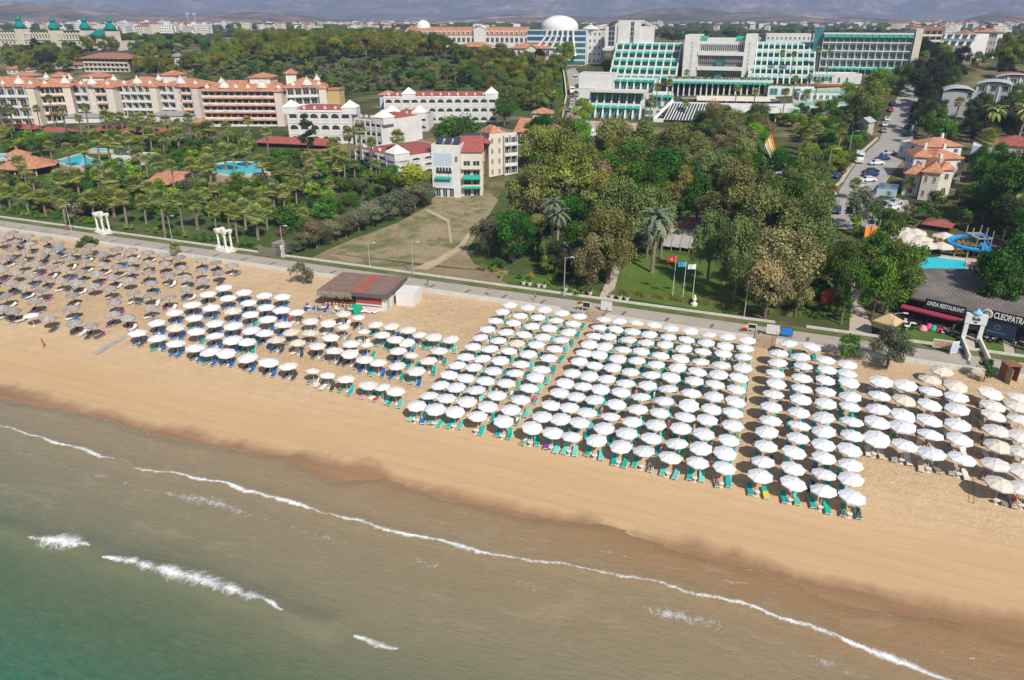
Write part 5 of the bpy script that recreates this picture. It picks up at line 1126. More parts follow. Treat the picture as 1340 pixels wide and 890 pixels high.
# palace with turquoise domes
b = Bld('palace_hotel', 'palace hotel with turquoise onion domes and scalloped parapet at the top left', (-60, 66), (114, 66), 50); W = b.w; h = b.h; b.wall(0, 0, W, 16, 0, h, PLC, ROOFG)
b.grid(0, W, 0, 0, h * .9, 2, 34, .5, .6, 'arch'); b.box('cornice', 0, -.6, h - .6, W, -.004, h, PLC)
mb = MB(); N = 46
for i in range(N):
    c = W * (i + .5) / N; mb.box(c - W / N * .42, -.2, h + .01, c - W / N * .3, .6, h + 3.2); mb.box(c + W / N * .3, -.2, h + .01, c + W / N * .42, .6, h + 3.2)
    mb.tube((c - W / N * .36, .2, h + 3), (c, .2, h + 4.4), .45, n=5); mb.tube((c, .2, h + 4.4), (c + W / N * .36, .2, h + 3), .45, n=5)
b.part('scalloped_parapet', mb, PLC)
def onion(bb, x, z, r, parent_name='onion_dome'):
    bb.wall(x - r * .95, -1.5, x + r * .95, r * 2, max(.01, z - 12), z, PLC)
    mb = MB(); mb.lathe([(r * .9, z + .01), (r * 1.25, z + r * .5), (r * 1.2, z + r * .95), (r * .75, z + r * 1.45), (r * .4, z + r * 1.8), (r * .65, z + r * 2.15), (r * .5, z + r * 2.6), (r * .12, z + r * 3.0), (.05, z + r * 3.7)], x, r * .4, 14); bb.part(parent_name, mb, TURQ)
def px2x(bb, px):
    lo, hi = -60.0, bb.w + 60; M = Matrix.Translation(bb.root.location) @ Matrix.Rotation(bb.root.rotation_euler.z, 4, 'Z')
    for _ in range(40):
        m = (lo + hi) / 2
        if proj(M @ Vector((m, 0, bb.h)))[0] < px: lo = m
        else: hi = m
    return lo
def front(bb, x): return Matrix.Translation(bb.root.location) @ Matrix.Rotation(bb.root.rotation_euler.z, 4, 'Z') @ Vector((x, 0, 0))
for px_, yz in ((28, 38), (72, 40), (113, 40), (146, 41)): onion(b, px2x(b, px_), hat(front(b, px2x(b, px_)), yz), 3.0)
b.wall(px2x(b, 125), 0, px2x(b, 158), 14, 0, h * .9, PLC); mb = MB(); mb.hip(px2x(b, 118), 0, px2x(b, 134), 10, h + 3, 4); b.part('roof', mb, TURQ)
b = Bld('lattice_mast', 'thin dark lattice mast behind the palace hotel', (103, 60), (104, 60), 8, 'mast'); mb = MB()
for k in range(3): a = k * 2.09; mb.tube((cos(a), sin(a), 0), (.25 * cos(a), .25 * sin(a), b.h), .12, n=4)
for k in range(12): mb.tube((cos(k * 2.09) * (1 - k / 15), sin(k * 2.09) * (1 - k / 15), b.h * k / 12), (cos(k * 2.09 + 2.09) * (1 - k / 15), sin(k * 2.09 + 2.09) * (1 - k / 15), b.h * (k + 1) / 12), .08, n=3)
b.part('lattice', mb, mat('mast steel', (.25, .12, .10), .6))
for px_ in (249, 258):
    b = Bld('mobile_mast', 'pale phone mast, %s of the pair above the town' % ('left' if px_ == 249 else 'right'), (px_, 42), (px_ + 1, 42), 16, 'mast'); mb = MB(); mb.tube((0, 0, 0), (0, 0, b.h), .9, .5, 6); mb.box(-2.5, -1, b.h - 4, 2.5, 1, b.h - 1); b.part('pole', mb, PLG)
b = Bld('hotel_building', 'brown building with wide red hipped roof below the palace', (114, 94), (171, 93), 76); W = b.w; h = b.h; b.wall(0, 0, W, 13, 0, h, WOODD); b.balconies(0, W, 0, 0, h, 3, 10, 1.6, PLC, .9); b.hip(-1, -2, W + 1, 14, h, 3, TILEB, 1)
for A, B, yt, lab in (((10, 97), (36, 97), 90, 'small orange roofed house left below the wood'), ((16, 107), (45, 107), 99, 'orange roofed house behind the cream hotel, left'), ((60, 90), (106, 90), 84, 'pink roofed low house behind dark trees'), ((221, 86), (240, 85), 74, 'grey house at the edge of the town'), ((203, 80), (222, 80), 74, 'pale low house at the town edge')):
    b = Bld('house', lab, A, B, yt, 'house'); b.wall(0, 0, b.w, 9, 0, b.h, PLW); b.hip(0, 0, b.w, 9, b.h, 2, TILE if 'orange' in lab else (TILEB if 'pink' in lab else ROOFG)); b.grid(0, b.w, 0, 0, b.h, 1, 4, .4, .4)
# ---- the green awning hotel
def terraces(A, B, yt, label, tiers, bays, step, fins=True, awn=AWN, name='terraced_hotel_building', glass=GLASST, first=0, dpall=26):
    b = Bld(name, label, A, B, yt); W = b.w; h = b.h; sh = h / tiers
    for k in range(tiers):
        y = step * k; b.wall(0, y, W, dpall, sh * k + (.004 if k else 0), sh * (k + 1), PLW, PLW)
        bw = W / bays
        for i in range(bays): b.win(bw * (i + .5), y - .01, sh * k + .15, bw * .84, sh * .8, 'sq', 0, glass)
        mb = MB()
        for i in range(bays + 1):
            c = min(max(bw * i, .15), W - .15); mb.v += [(c - .28, y - .02, sh * k + .01), (c + .28, y - .02, sh * k + .01), (c + .28, y - .02, sh * (k + 1) - .02), (c - .28, y - .02, sh * (k + 1) - .02), (c - .28, y - step * .95, sh * k + .01), (c + .28, y - step * .95, sh * k + .01), (c - .28, y - step * .95, sh * k + .9), (c + .28, y - step * .95, sh * k + .9)]
            q = len(mb.v) - 8; mb.f += [(q, q + 4, q + 6, q + 3), (q + 1, q + 2, q + 7, q + 5), (q + 3, q + 6, q + 7, q + 2), (q + 4, q + 5, q + 7, q + 6)]; mb.m += [0] * 4
        b.part('fin_walls', mb, PLW)
        if k: b.box('parapet', 0, y - step * .97 - .15, sh * k - .35, W, y - step * .97, sh * k + .75, PLW)
        if k >= first: b.awnings(.2, W - .2, y - .02, sh * (k + .97), bays, awn, 1.5, .75)
    return b
b = Bld('hotel_tower', 'tall white hotel tower with few windows, highest part of the green awning hotel', (790, 91), (848, 91), 36); W = b.w; h = b.h; b.wall(W * .14, 2, W * .86, 16, 0, h * .52, PLW); b.wall(0, 0, W, 17, h * .52 + .01, h, PLW, PLG, .6); b.wall(W * .28, -.6, W * .78, 14, h * .5, h * 1.17, PLW)
b.box('ledge', -1, -1, h * .46, W * .28, 14, h * .52, PLW); mb = MB()
for sx, x0 in ((1, W), (-1, 0)): mb.face([(x0, -.3, h + .6), (x0, 17, h + .6), (x0 - sx * W * .18, 14, h * 1.14), (x0 - sx * W * .18, -.3, h * 1.14)])
b.part('sloped_roof', mb, PLG)
for k in range(4): b.win(W * .14, 0, h * (.57 + .115 * k), 3.2, 2.4); 
for k in range(5): b.win(W * .6, -.6, h * (.57 + .115 * k), 1.8, 2.2)
terraces((797, 108), (884, 108), 58, 'stepped hotel terraces with rows of green awnings, left of the white pylons', 5, 9, 4.6, dpall=34)
terraces((803, 118), (857, 119), 103, 'single row of green awnings over glazed doors below the stepped terraces', 1, 6, 3.0, dpall=9)
b = Bld('service_building', 'blank white service block beside the curving road', (757, 125), (800, 125), 97); b.wall(0, 0, b.w, 12, 0, b.h, PLW, PLG, .4); b.box('door', b.w * .8, -.1, 0, b.w * .92, -.004, 3, GLASS); b.wall(-1, -6, b.w, -.02, -3, b.h * .35, PLW, PLG)
b = terraces((770, 153), (838, 155), 120, 'lowest terrace wing with cream awning band and green awnings above the parasols', 2, 7, 3.0, dpall=16)
mb = MB(); mb.box(-1, -2.0, b.h + .01, b.w + 2, 5, b.h + .5); b.part('awning_band', mb, CREAMC)
b = Bld('link_building', 'white link wing with two green awnings beside the lowest terrace', (853, 142), (880, 142), 124); b.wall(0, 0, b.w, 10, 0, b.h, PLW, PLW, .5); b.grid(0, b.w, 0, 0, b.h, 1, 2, .7, .7, glass=GLASST); b.awnings(0, b.w, -.01, b.h, 2, AWN)
b = Bld('conference_building', 'white glazed hall between two tall white pylons, middle of the hotel', (893, 104), (982, 105), 52); W = b.w; h = b.h; b.wall(3, 3, W - 3, 20, 0, h, PLW, PLG, .6); b.wall(-.5, 0, W * .2, 22, 0, h * 1.12, PLW, PLW); b.wall(W * .86, 0, W + .5, 22, 0, h * 1.14, PLW, PLW)
for k in range(4): b.box('glass_band', W * .22, 2.85, h * (.08 + .22 * k), W * .84, 2.99, h * (.22 + .22 * k), GLASS)
mb = MB()
for k in range(22): x = W * (.22 + .62 * k / 21); mb.box(x - .12, 2.6, 0, x + .12, 2.84, h * .92)
b.part('mullions', mb, PLW); mb = MB()
for z in (h * .25, h * .62): mb.box(W * .2, -.4, z, W * .86, 2.5, z + 1.6)
b.part('balcony', mb, PLW); b.box('glass_stair', W * .47, 1.2, 0, W * .58, 2.55, h * .5, GLASST)
b.awnings(W * .2, W * .32, 4, h * 1.1, 1, AWN, 1.6, 1.4); b.awnings(W * .72, W * .85, 4, h * 1.1, 1, AWN, 1.6, 1.4)
mb = MB()
for k in range(9): mb.rbox(W * .1, -.06, h * (.12 + .1 * k), .7, .08, 1.1); mb.rbox(W * .93, -.06, h * (.12 + .1 * k), .7, .08, 1.1)
b.part('pylon_slots', mb, PLG)
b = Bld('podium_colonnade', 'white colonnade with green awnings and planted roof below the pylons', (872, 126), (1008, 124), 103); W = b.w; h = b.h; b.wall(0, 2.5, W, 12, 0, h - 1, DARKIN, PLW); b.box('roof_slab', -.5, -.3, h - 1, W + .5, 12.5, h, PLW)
mb = MB()
for k in range(19): x = W * k / 18; mb.box(x - .3, 0, -2, x + .3, .7, h - 1.003)
b.part('columns', mb, PLW); b.awnings(0, W, -.31, h - .9, 22, AWN, 1.2, .7)
mb = MB(); r_ = random.Random(3)
for k in range(900): c = Vector((r_.uniform(0, W), r_.uniform(.2, 1.6), h + r_.uniform(.1, 1.0))); mb.rbox(c.x, c.y, c.z, .45, .04, .35, r_.uniform(0, 6), 0, r_.uniform(0, 3))
b.part('roof_hedge', mb, LM['green'][0])
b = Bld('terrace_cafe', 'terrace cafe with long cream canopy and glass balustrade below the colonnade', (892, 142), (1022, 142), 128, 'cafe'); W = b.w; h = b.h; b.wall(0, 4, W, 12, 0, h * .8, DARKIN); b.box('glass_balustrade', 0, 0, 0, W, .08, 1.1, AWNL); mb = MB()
for k in range(8): x0 = W * (.15 + .1 * k); mb.face([(x0, .5, h * .75), (x0 + W * .1, .5, h * .75), (x0 + W * .1, 5, h + .5), (x0, 5, h + .5)]); mb.tube((x0, .6, 0), (x0, .6, h * .75), .08, n=5)
b.part('canopy', mb, CREAMC)
b = Bld('glazed_pool_hall', 'glazed hall under a wavy white roof edge, below the terrace cafe', (933, 160), (1042, 160), 146); W = b.w; h = b.h; b.wall(0, 2, W, 14, 0, h, GLASST, PLW); mb = MB()
for k in range(30):
    x0 = W * k / 30; x1 = W * (k + 1) / 30; y0 = -2.2 + 1.2 * sin(k * .55); y1 = -2.2 + 1.2 * sin((k + 1) * .55); mb.v += [(x0, y0, h), (x1, y1, h), (x1, 14, h), (x0, 14, h), (x0, y0, h + 1.8), (x1, y1, h + 1.8), (x1, 14, h + 1.8), (x0, 14, h + 1.8)]; q = len(mb.v) - 8
    mb.f += [(q, q + 1, q + 5, q + 4), (q + 4, q + 5, q + 6, q + 7), (q, q + 3, q + 2, q + 1)]; mb.m += [0] * 3
b.part('wavy_roof', mb, PLW); mb = MB()
for k in range(9): x = W * k / 8; mb.box(x - .25, .2, -1, x + .25, .8, h - .003)
b.part('columns', mb, PLW); b.box('base_wall', -1, -3, -2, W + 1, -2.6, 1.0, mat('sandy wall', (.50, .38, .24), .9, .1, .5))
b = Bld('glass_pergola', 'sloping glass roof with white ribs beside the glazed hall', (868, 160), (932, 161), 152, 'pergola'); W = b.w; mb = MB(); zt = hat(P(875, 160), 137) ; mb.face([(0, 0, .8), (W, 0, .8), (W + 2, 10, 6.2), (3, 10, 6.2)], 1)
for k in range(17): t = k / 16; mb.tube((W * t, -.1, .9), (3 + (W - 1) * t, 10, 6.4), .22, n=4)
b.part('ribbed_roof', mb, [PLW, GLASS]); b.wall(3, 10.1, W + 2, 12, 0, 6.6, PLW, PLW); mb = MB(); mb.box(-4, -.6, 0, 0, 0, 1.4); mb.tube((-4, 0, .7), (3, 11, 7), .8, n=4); b.part('edge_beam', mb, PLW)
terraces((978, 108), (1064, 108), 57, 'stepped terraces with pale green awnings, right of the white pylons', 5, 11, 4.4, awn=AWNL, dpall=30)
b = Bld('roof_house', 'small grey house with green gable on the hotel roofs', (985, 84), (1000, 84), 50); b.wall(0, 20, b.w, 26, 0, b.h, PLG); b.gable(0, 20, b.w, 26, b.h, 1.5, AWN, PLG)
b = Bld('hotel_building', 'white upper block behind the pale green terraces', (1002, 84), (1062, 84), 46); b.wall(0, 14, b.w, 24, 0, b.h, PLW, ROOFG, .5); b.grid(0, b.w, 14, 0, b.h, 4, 10, .4, .35)
b = Bld('glass_hotel_block', 'long five-storey glass hotel block with green awnings on its top floor', (1070, 98), (1194, 99), 45); W = b.w; h = b.h; b.wall(0, 1.6, W, 16, 0, h, PLW, ROOFG, .5)
b.balconies(0, W - 2.5, 1.6, 0, h, 5, 13, 1.6, PLW, .35, glass=GLASST); b.awnings(0, W - 2.5, 0, h - .1, 13, AWN, .9, .9); b.awnings(W * .1, W - 2.5, 0, h * .2 - .1, 12, AWN, .9, .6)
b.wall(W - 2.2, -1, W + .6, 18, 0, h + 2.5, PLC, PLC); b.wall(-4, 2, -.2, 14, 0, h + 3, GLASST, GLASST); b.box('roof_edge', 0, -.3, h + .01, W - 2.4, 1.5, h + .7, PLW)
b = Bld('low_white_building', 'low white building with pale canopy below the glass hotel block', (1060, 112), (1126, 110), 97); W = b.w; h = b.h; b.wall(0, 0, W, 10, 0, h, PLW, PLW, .4); b.grid(0, W * .8, 0, 0, h, 1, 5, .3, .5); b.awnings(0, W * .45, -.01, h, 6, AWNL, 1.6, .8); b.box('planter', -6, -3.4, 0, W * .9, -2.6, 1.0, mat('planter brick', (.30, .13, .06), .9))
# ---- right side
b = Bld('hotel_building', 'pale building with arched roof beyond the glass hotel block', (1194, 76), (1225, 76), 40); W = b.w; h = b.h; b.wall(0, 0, W, 14, 0, h, PLC); b.balconies(0, W, 0, 0, h, 5, 4, 1.4, PLC, .9); mb = MB()
for k in range(8): a, c = pi * k / 8, pi * (k + 1) / 8; mb.face([(W / 2 - W / 2 * cos(a), -1.5, h + 2 * sin(a)), (W / 2 - W / 2 * cos(c), -1.5, h + 2 * sin(c)), (W / 2 - W / 2 * cos(c), 14, h + 2 * sin(c)), (W / 2 - W / 2 * cos(a), 14, h + 2 * sin(a))]); mb.face([(W / 2, -1.5, h), (W / 2 - W / 2 * cos(a), -1.5, h + 2 * sin(a)), (W / 2 - W / 2 * cos(c), -1.5, h + 2 * sin(c))])
b.part('roof', mb, TILEB)
b = terraces((1222, 78), (1262, 80), 44, 'white stepped apartment building with brown roof top right', 4, 4, 2.5, awn=PLW, name='stepped_apartment_building', first=9, dpall=20); b.hip(2, 10, b.w * .6, 18, b.h, 2, TILEB)
b = Bld('guest_house', 'white four-storey guest house with red roof at the top right', (1265, 76), (1298, 77), 42); W = b.w; h = b.h; b.wall(0, 0, W, 12, 0, h, PLW); b.grid(0, W, 0, h * .2, h, 3, 8, .4, .5); b.hip(0, 0, W, 12, h, 1.6, TILE, .8); b.box('porch_roof', -1, -3, h * .16, W + 1, -.01, h * .24, TILER); b.box('porch_beam', -1, -3.2, h * .13, W + 1, -3.01, h * .2, GLASSB)
for i, (A, B, yt, lab) in enumerate([((1227, 152), (1268, 154), 118, 'grey villa with curved grey roofs and white side balconies'), ((1271, 142), (1316, 146), 108, 'grey villa with white framed windows behind the curved-roof villa'), ((1296, 128), (1345, 130), 100, 'brownish villa with red roof and white frames, upper right')]):
    b = Bld('villa', lab, A, B, yt, 'house'); W = b.w; h = b.h; b.wall(0, 0, W, 11, 0, h, PLG, ROOFG, .4 if i else 0); b.grid(0 if i else W * .7, W, 0, 0, h, 3, 3 if i else 1, .5, .6)
    mb = MB()
    for k in range(8): a, c = pi * (.15 + .7 * k / 8), pi * (.15 + .7 * (k + 1) / 8); x0, x1 = W * .5 - W * .5 * cos(a) / .9, W * .5 - W * .5 * cos(c) / .9; z0, z1 = h + 2.2 * sin(a) - .8, h + 2.2 * sin(c) - .8; mb.face([(x0, -1.0, z0), (x1, -1.0, z1), (x1, 11.5, z1), (x0, 11.5, z0)], 0); mb.face([(x0, -1.0, z0 - .4), (x1, -1.0, z1 - .4), (x1, -1.0, z1), (x0, -1.0, z0)], 1)
    b.part('roof', mb, [mat('pale metal roof', (.42, .43, .45), .6, .08, .3) if i < 2 else TILEB, PLW])
    if i: 
        mb = MB()
        for k in range(4): x = W * k / 3; mb.box(max(0, x - .3), -.3, 0, min(W, x + .3), -.004, h)
        b.part('white_frame', mb, PLW)
def villa(A, B, yt, label, dp, n, bays, m=PLC, roof=TILE, rh=2.0, side=2, par=None):
    b = Bld('villa', label, A, B, yt, 'house'); W = b.w; h = b.h; b.wall(0, 0, W, dp, 0, h, m, roof); b.grid(0, W, 0, 0, h, n, bays, .34, .42)
    if side: b.side(W, .5, dp - .5, 0, h, n, side); b.side(0, .5, dp - .5, 0, h, n, side, right=False)
    b.hip(0, 0, W, dp, h + .01, rh, roof, .5); mb = MB(); mb.box(W * .7, dp * .6, h + .3, W * .7 + .7, dp * .6 + .7, h + rh + .9); b.part('chimney', mb, PLW)
    if par: b.box('window_canopy', W * .1, -.8, h * .45, W * .5, -.005, h * .52, TILER); b.box('window_canopy', W * .1, -.8, h * .9, W * .5, -.006, h * .95, TILER)
    return b
villa((1179, 255), (1199, 258), 226, 'cream villa with orange roof terrace, nearest of the cluster, left', 8, 2, 1, par=True); villa((1200, 261), (1222, 264), 224, 'cream villa with paired windows, nearest of the cluster, right', 9, 2, 2)
villa((1224, 259), (1240, 258), 222, 'narrow cream villa wing at the right of the cluster', 9, 2, 1); villa((1190, 236), (1214, 237), 205, 'cream villa with orange roof in the middle of the cluster, left', 9, 2, 2, PLW)
villa((1214, 238), (1256, 236), 208, 'white villa with wide orange roof in the middle of the cluster', 10, 2, 3, PLW); villa((1208, 216), (1254, 214), 192, 'white villa with orange roof at the back of the cluster', 9, 2, 3, PLW)
b = villa((1287, 218), (1352, 224), 188, 'cream villa with long red roof and blue side wall at the right edge', 12, 2, 4, PLC, TILER, 2.2); b.wall(-4, 4, -.02, 12, 0, b.h * .8, PLB, PLW); b.balconies(b.w * .3, b.w, 0, 0, b.h * .6, 1, 3, 2.0, PLW, .8); b.box('porch_roof', b.w * .25, -3, b.h * .32, b.w, -2.05, b.h * .4, TILER)
b = Bld('garden_shed', 'small building with flat brown-red roof above the small pool', (1207, 300), (1241, 306), 292, 'shed'); b.wall(0, 0, b.w, 6, 0, b.h, DARKIN, TILER); b.hip(0, 0, b.w, 6, b.h, .8, TILER, .4)
b = Bld('roadside_shed', 'white flat roofed shed beside the villas and the road', (1174, 205), (1190, 208), 185, 'shed'); b.wall(0, 0, b.w, 5, 0, b.h, PLW, PLG, .2); b.grid(0, b.w, 0, 0, b.h, 1, 2, .3, .4)
b = Bld('blue_garage', 'low blue-grey building between parking and villas', (1146, 255), (1172, 258), 246, 'shed'); b.wall(0, 0, b.w, 8, 0, b.h, PLB, GLASSB)
for A, B, yt, lab in (((1062, 262), (1080, 266), 253, 'small grey-roofed hut left of the road bend'), ((1052, 250), (1070, 253), 243, 'pale roofed hut behind the golden tree'), ((1118, 176), (1134, 178), 158, 'low white wall hut behind the bright trees')):
    b = Bld('hut', lab, A, B, yt, 'hut'); b.wall(0, 0, b.w, 5, 0, b.h, PLG); b.gable(0, 0, b.w, 5, b.h, 1.2, PLG, PLG)
# restaurant under trees
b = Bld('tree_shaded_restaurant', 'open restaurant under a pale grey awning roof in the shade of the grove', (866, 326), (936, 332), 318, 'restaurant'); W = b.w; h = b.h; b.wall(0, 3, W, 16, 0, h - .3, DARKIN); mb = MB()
for k in range(6): x0 = W * k / 6; mb.face([(x0, -1, h - .3), (x0 + W / 6, -1, h - .5), (x0 + W / 6, 9, h + 1.0), (x0, 9, h + 1.2)], 0); mb.tube((x0 + .2, -.8, -1), (x0 + .2, -.8, h - .4), .09, n=5)
b.part('awning_roof', mb, mat('grey awning cloth', (.34, .32, .29), .85, .12, .5)); mb = MB(); mb.hip(0, 9.5, W, 22, h + .8, 1.4); b.part('roof', mb, TILEB)
mb = MB()
for k in range(12): mb.rbox(W * (k + .5) / 12, .8 + (k % 3) * .9, .75, .9, .9, .06)
b.part('tables', mb, FRM)
# ---- far town: each house on its own
HM = []
r_ = random.Random(12)
for k in range(8):
    mb = MB(); w_, d_, h_ = r_.uniform(9, 20), r_.uniform(9, 14), r_.choice((6, 9, 12, 15)); mb.box(0, 0, -3, w_, d_, h_, 0, 1)
    n = int(h_ // 3); bb = int(w_ // 3)
    for i in range(n):
        for j in range(bb): mb.box(j * 3 + 1, -.06, i * 3 + .9, j * 3 + 2.2, -.005, i * 3 + 2.3, 2)
    if k % 2: mb.hip(0, 0, w_, d_, h_ + .02, 2, 3, over=.4)
    else: mb.box(w_ * .4, d_ * .4, h_ + .01, w_ * .7, d_ * .7, h_ + 2.4, 0)
    HM.append(mb.build('town_house', [(PLW, PLC, PLW, PLC)[k % 4], (ROOFG, TILEB)[k % 2], GLASS, (TILE, TILER, TILE, TILEB)[k % 4]], link=False))
HN = 0
def town(x0, x1, y0, y1, n, place, seed):
    global HN
    r_ = random.Random(seed); rows = max(1, n // 12); L = []
    for i in range(n):
        x = x0 + (x1 - x0) * r_.random(); y = y0 + (y1 - y0) * r_.random(); L.append((y, x))
    L.sort(); per = -(-n // rows)
    for b_ in range(0, n, per):
        for k, (y, x) in enumerate(sorted(L[b_:b_ + per], key=lambda q: q[1])):
            p = P(x, y); o = obj('town_house', r_.choice(HM)); o.location = p; o.rotation_euler = (0, 0, r_.uniform(-.6, .6)); s = r_.uniform(.55, .95); o.scale = (s, s, s); HN += 1
            tag(o, 'distant town house, %s from left, %s row from back, %s' % (nth(k + 1), nth(b_ // per + 1), place), 'house', 'houses of the far town')
town(155, 262, 35.5, 50, 105, 'town right of the palace', 1); town(260, 530, 34, 41, 50, 'town above the hilltop pines', 2); town(-10, 160, 35, 42, 22, 'behind the palace', 3); town(860, 1200, 34.5, 42, 46, 'town behind the hotel', 4)
town(1190, 1345, 36, 50, 34, 'town at the top right', 5); town(780, 870, 35, 44, 14, 'town beside the white tower', 6)
print('HOUSES', HN)

r_ = random.Random(98); mb = MB()
for k in range(2600):
    x = r_.choice((r_.uniform(-80, 1420), r_.uniform(150, 560), r_.uniform(1130, 1420))); y = 23.5 + 16 * r_.random() ** 1.2; f = (y - 22) / FPX; dist = 28 / f
    if dist > 5000 or dist < 1250: continue
    q = Vector(((x - 670) / FPX * dist, dist, gz(0, dist))); s = r_.uniform(6, 14); m = r_.choice((0, 0, 1, 4)); mb.rbox(q.x, q.y, q.z + s * .4, s * r_.uniform(.8, 1.5), s, s * r_.uniform(.5, 1.1), r_.uniform(-.5, .5), m)
    if r_.random() < .35: mb.rbox(q.x, q.y, q.z + s * 1.0, s * 1.1, s * 1.05, 1.5, 0, r_.choice((2, 3)))
tag(mb.build('far_town', [PLW, PLC, TILE, TILEB, PLG]), 'countless small houses of the town spread over the plain', 'town', kind='stuff')
for A, B, yt, lab in (((1035, 152), (1110, 146), 134, 'white terrace wall with pale green balustrade below the pool terrace'), ((1045, 132), (1128, 128), 118, 'upper white terrace wall with pale green balustrade')):
    b = Bld('terrace_wall', lab, A, B, yt, 'wall'); b.wall(0, 0, b.w, 8, 0, b.h * .75, PLW, PLW); b.box('balustrade', 0, -.05, b.h * .75 + .01, b.w, .05, b.h * .75 + 1.1, AWNL); b.grid(0, b.w, 0, 0, b.h * .7, 1, 10, .6, .6, glass=GLASST)

for A, B, yt, lab in (((798, 130), (872, 130), 121, 'white planted ledge below the single row of green awnings'), ((842, 152), (900, 153), 142, 'white planted ledge left of the glass pergola'), ((1004, 127), (1064, 124), 113, 'white planted ledge right of the colonnade'), ((880, 150), (930, 150), 143, 'narrow white ledge above the glass pergola')):
    b = Bld('planted_ledge', lab, A, B, yt, 'wall'); b.wall(0, 0, b.w, 6, 0, b.h, PLW, PLW); b.grid(0, b.w, 0, 0, b.h, 1, max(3, int(b.w / 4)), .7, .6, glass=GLASST); mb = MB(); r_ = random.Random(int(b.w * 10))
    for k in range(int(b.w * 16)): mb.rbox(r_.uniform(0, b.w), r_.uniform(.2, 1.4), b.h + r_.uniform(.1, .9), .4, .04, .32, r_.uniform(0, 6), 0, r_.uniform(0, 3))
    b.part('planting', mb, LM['green'][0])
# ================= lawns, field, roads, pools
def px_poly(pts): return [P(x, y) for x, y in pts]
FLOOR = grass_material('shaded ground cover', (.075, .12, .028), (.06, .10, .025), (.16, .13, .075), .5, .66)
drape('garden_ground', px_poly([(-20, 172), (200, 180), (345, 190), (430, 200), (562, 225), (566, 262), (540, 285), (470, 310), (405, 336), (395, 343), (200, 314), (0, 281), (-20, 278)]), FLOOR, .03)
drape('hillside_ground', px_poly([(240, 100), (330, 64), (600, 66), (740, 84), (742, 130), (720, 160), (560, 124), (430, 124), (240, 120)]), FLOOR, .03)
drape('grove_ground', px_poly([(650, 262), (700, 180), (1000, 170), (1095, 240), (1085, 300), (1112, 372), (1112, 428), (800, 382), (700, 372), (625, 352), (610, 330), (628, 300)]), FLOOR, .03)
drape('dry_field', px_poly([(398, 343), (432, 326), (470, 310), (520, 292), (560, 270), (568, 257), (640, 253), (652, 262), (628, 300), (610, 330), (625, 352), (665, 355), (660, 378), (600, 370), (480, 352)]), DRYF, .07)
drape('bare_field_edge', px_poly([(398, 343), (432, 326), (455, 318), (430, 334), (480, 350), (560, 350), (600, 340), (640, 352), (660, 356), (656, 372), (600, 369), (480, 353)]), DIRT, .10)
drape('field_path', px_poly([(556, 276), (560, 274), (588, 288), (592, 318), (589, 319), (585, 291)]), mat('pale worn path', (.42, .32, .20), .95, .15, .5), .13)
drape('field_path', px_poly([(540, 352), (570, 340), (600, 322), (616, 300), (620, 300), (606, 326), (575, 346), (560, 354)]), MATS['pale worn path'], .135)
drape('hotel_lawn', px_poly([(815, 330), (872, 330), (935, 345), (975, 405), (972, 415), (800, 388)]), LAWN, .08)
drape('hotel_lawn', px_poly([(655, 360), (690, 360), (780, 380), (784, 388), (650, 368)]), LAWN, .08)
drape('restaurant_lawn', px_poly([(1165, 418), (1256, 438), (1258, 462), (1160, 446)]), LAWN, .08)
drape('restaurant_lawn', px_poly([(1278, 440), (1309, 444), (1318, 468), (1276, 463)]), LAWN, .08)
drape('restaurant_lawn', px_poly([(1330, 450), (1400, 455), (1400, 480), (1328, 470)]), VERGE, .08)
drape('hotel_lawn', px_poly([(1060, 360), (1100, 356), (1108, 400), (1045, 396)]), VERGE, .08)
ROAD = mat('worn asphalt', (.33, .30, .265), .92, .14, .35); ROADB = mat('path paving', (.45, .375, .29), .9, .12, .5)
drape('road', px_poly([(1083, 300), (1092, 262), (1104, 240), (1127, 205), (1150, 184), (1162, 160), (1170, 136), (1180, 115), (1194, 100), (1206, 100), (1203, 125), (1199, 150), (1196, 175), (1190, 200), (1168, 226), (1155, 246), (1150, 258), (1132, 262), (1128, 300)]), ROAD, .08)
drape('road', px_poly([(1128, 262), (1188, 262), (1194, 292), (1120, 300)]), ROAD, .084)
drape('road', px_poly([(731, 178), (742, 150), (747, 128), (744, 108), (741, 92), (752, 89), (763, 104), (765, 122), (762, 150), (757, 178)]), ROAD, .08)
drape('pavement', px_poly([(1083, 255), (1104, 238), (1127, 203), (1150, 182), (1147, 180), (1122, 202), (1098, 238), (1079, 255)]), ROADB, .20)
drape('drive', px_poly([(1112, 368), (1132, 370), (1128, 400), (1140, 425), (1142, 452), (1110, 446), (1113, 405)]), ROADB, .09)
drape('boardwalk_path', px_poly([(783, 393), (799, 397), (815, 340), (838, 298), (830, 296), (806, 338)]), ROADB, .10)
drape('restaurant_path', px_poly([(1259, 436), (1276, 439), (1275, 470), (1257, 466)]), ROADB, .12); drape('restaurant_path', px_poly([(1311, 444), (1323, 446), (1330, 472), (1316, 470)]), ROADB, .12)
drape('terrace_paving', px_poly([(1036, 118), (1125, 113), (1130, 135), (1060, 150), (1040, 145)]), ROADB, .1); drape('terrace_paving', px_poly([(765, 158), (845, 162), (800, 195), (755, 185)]), ROADB, .1)
POOLW = mat('pool water', (.04, .55, .64), .15, .10, .5, spec=.3)
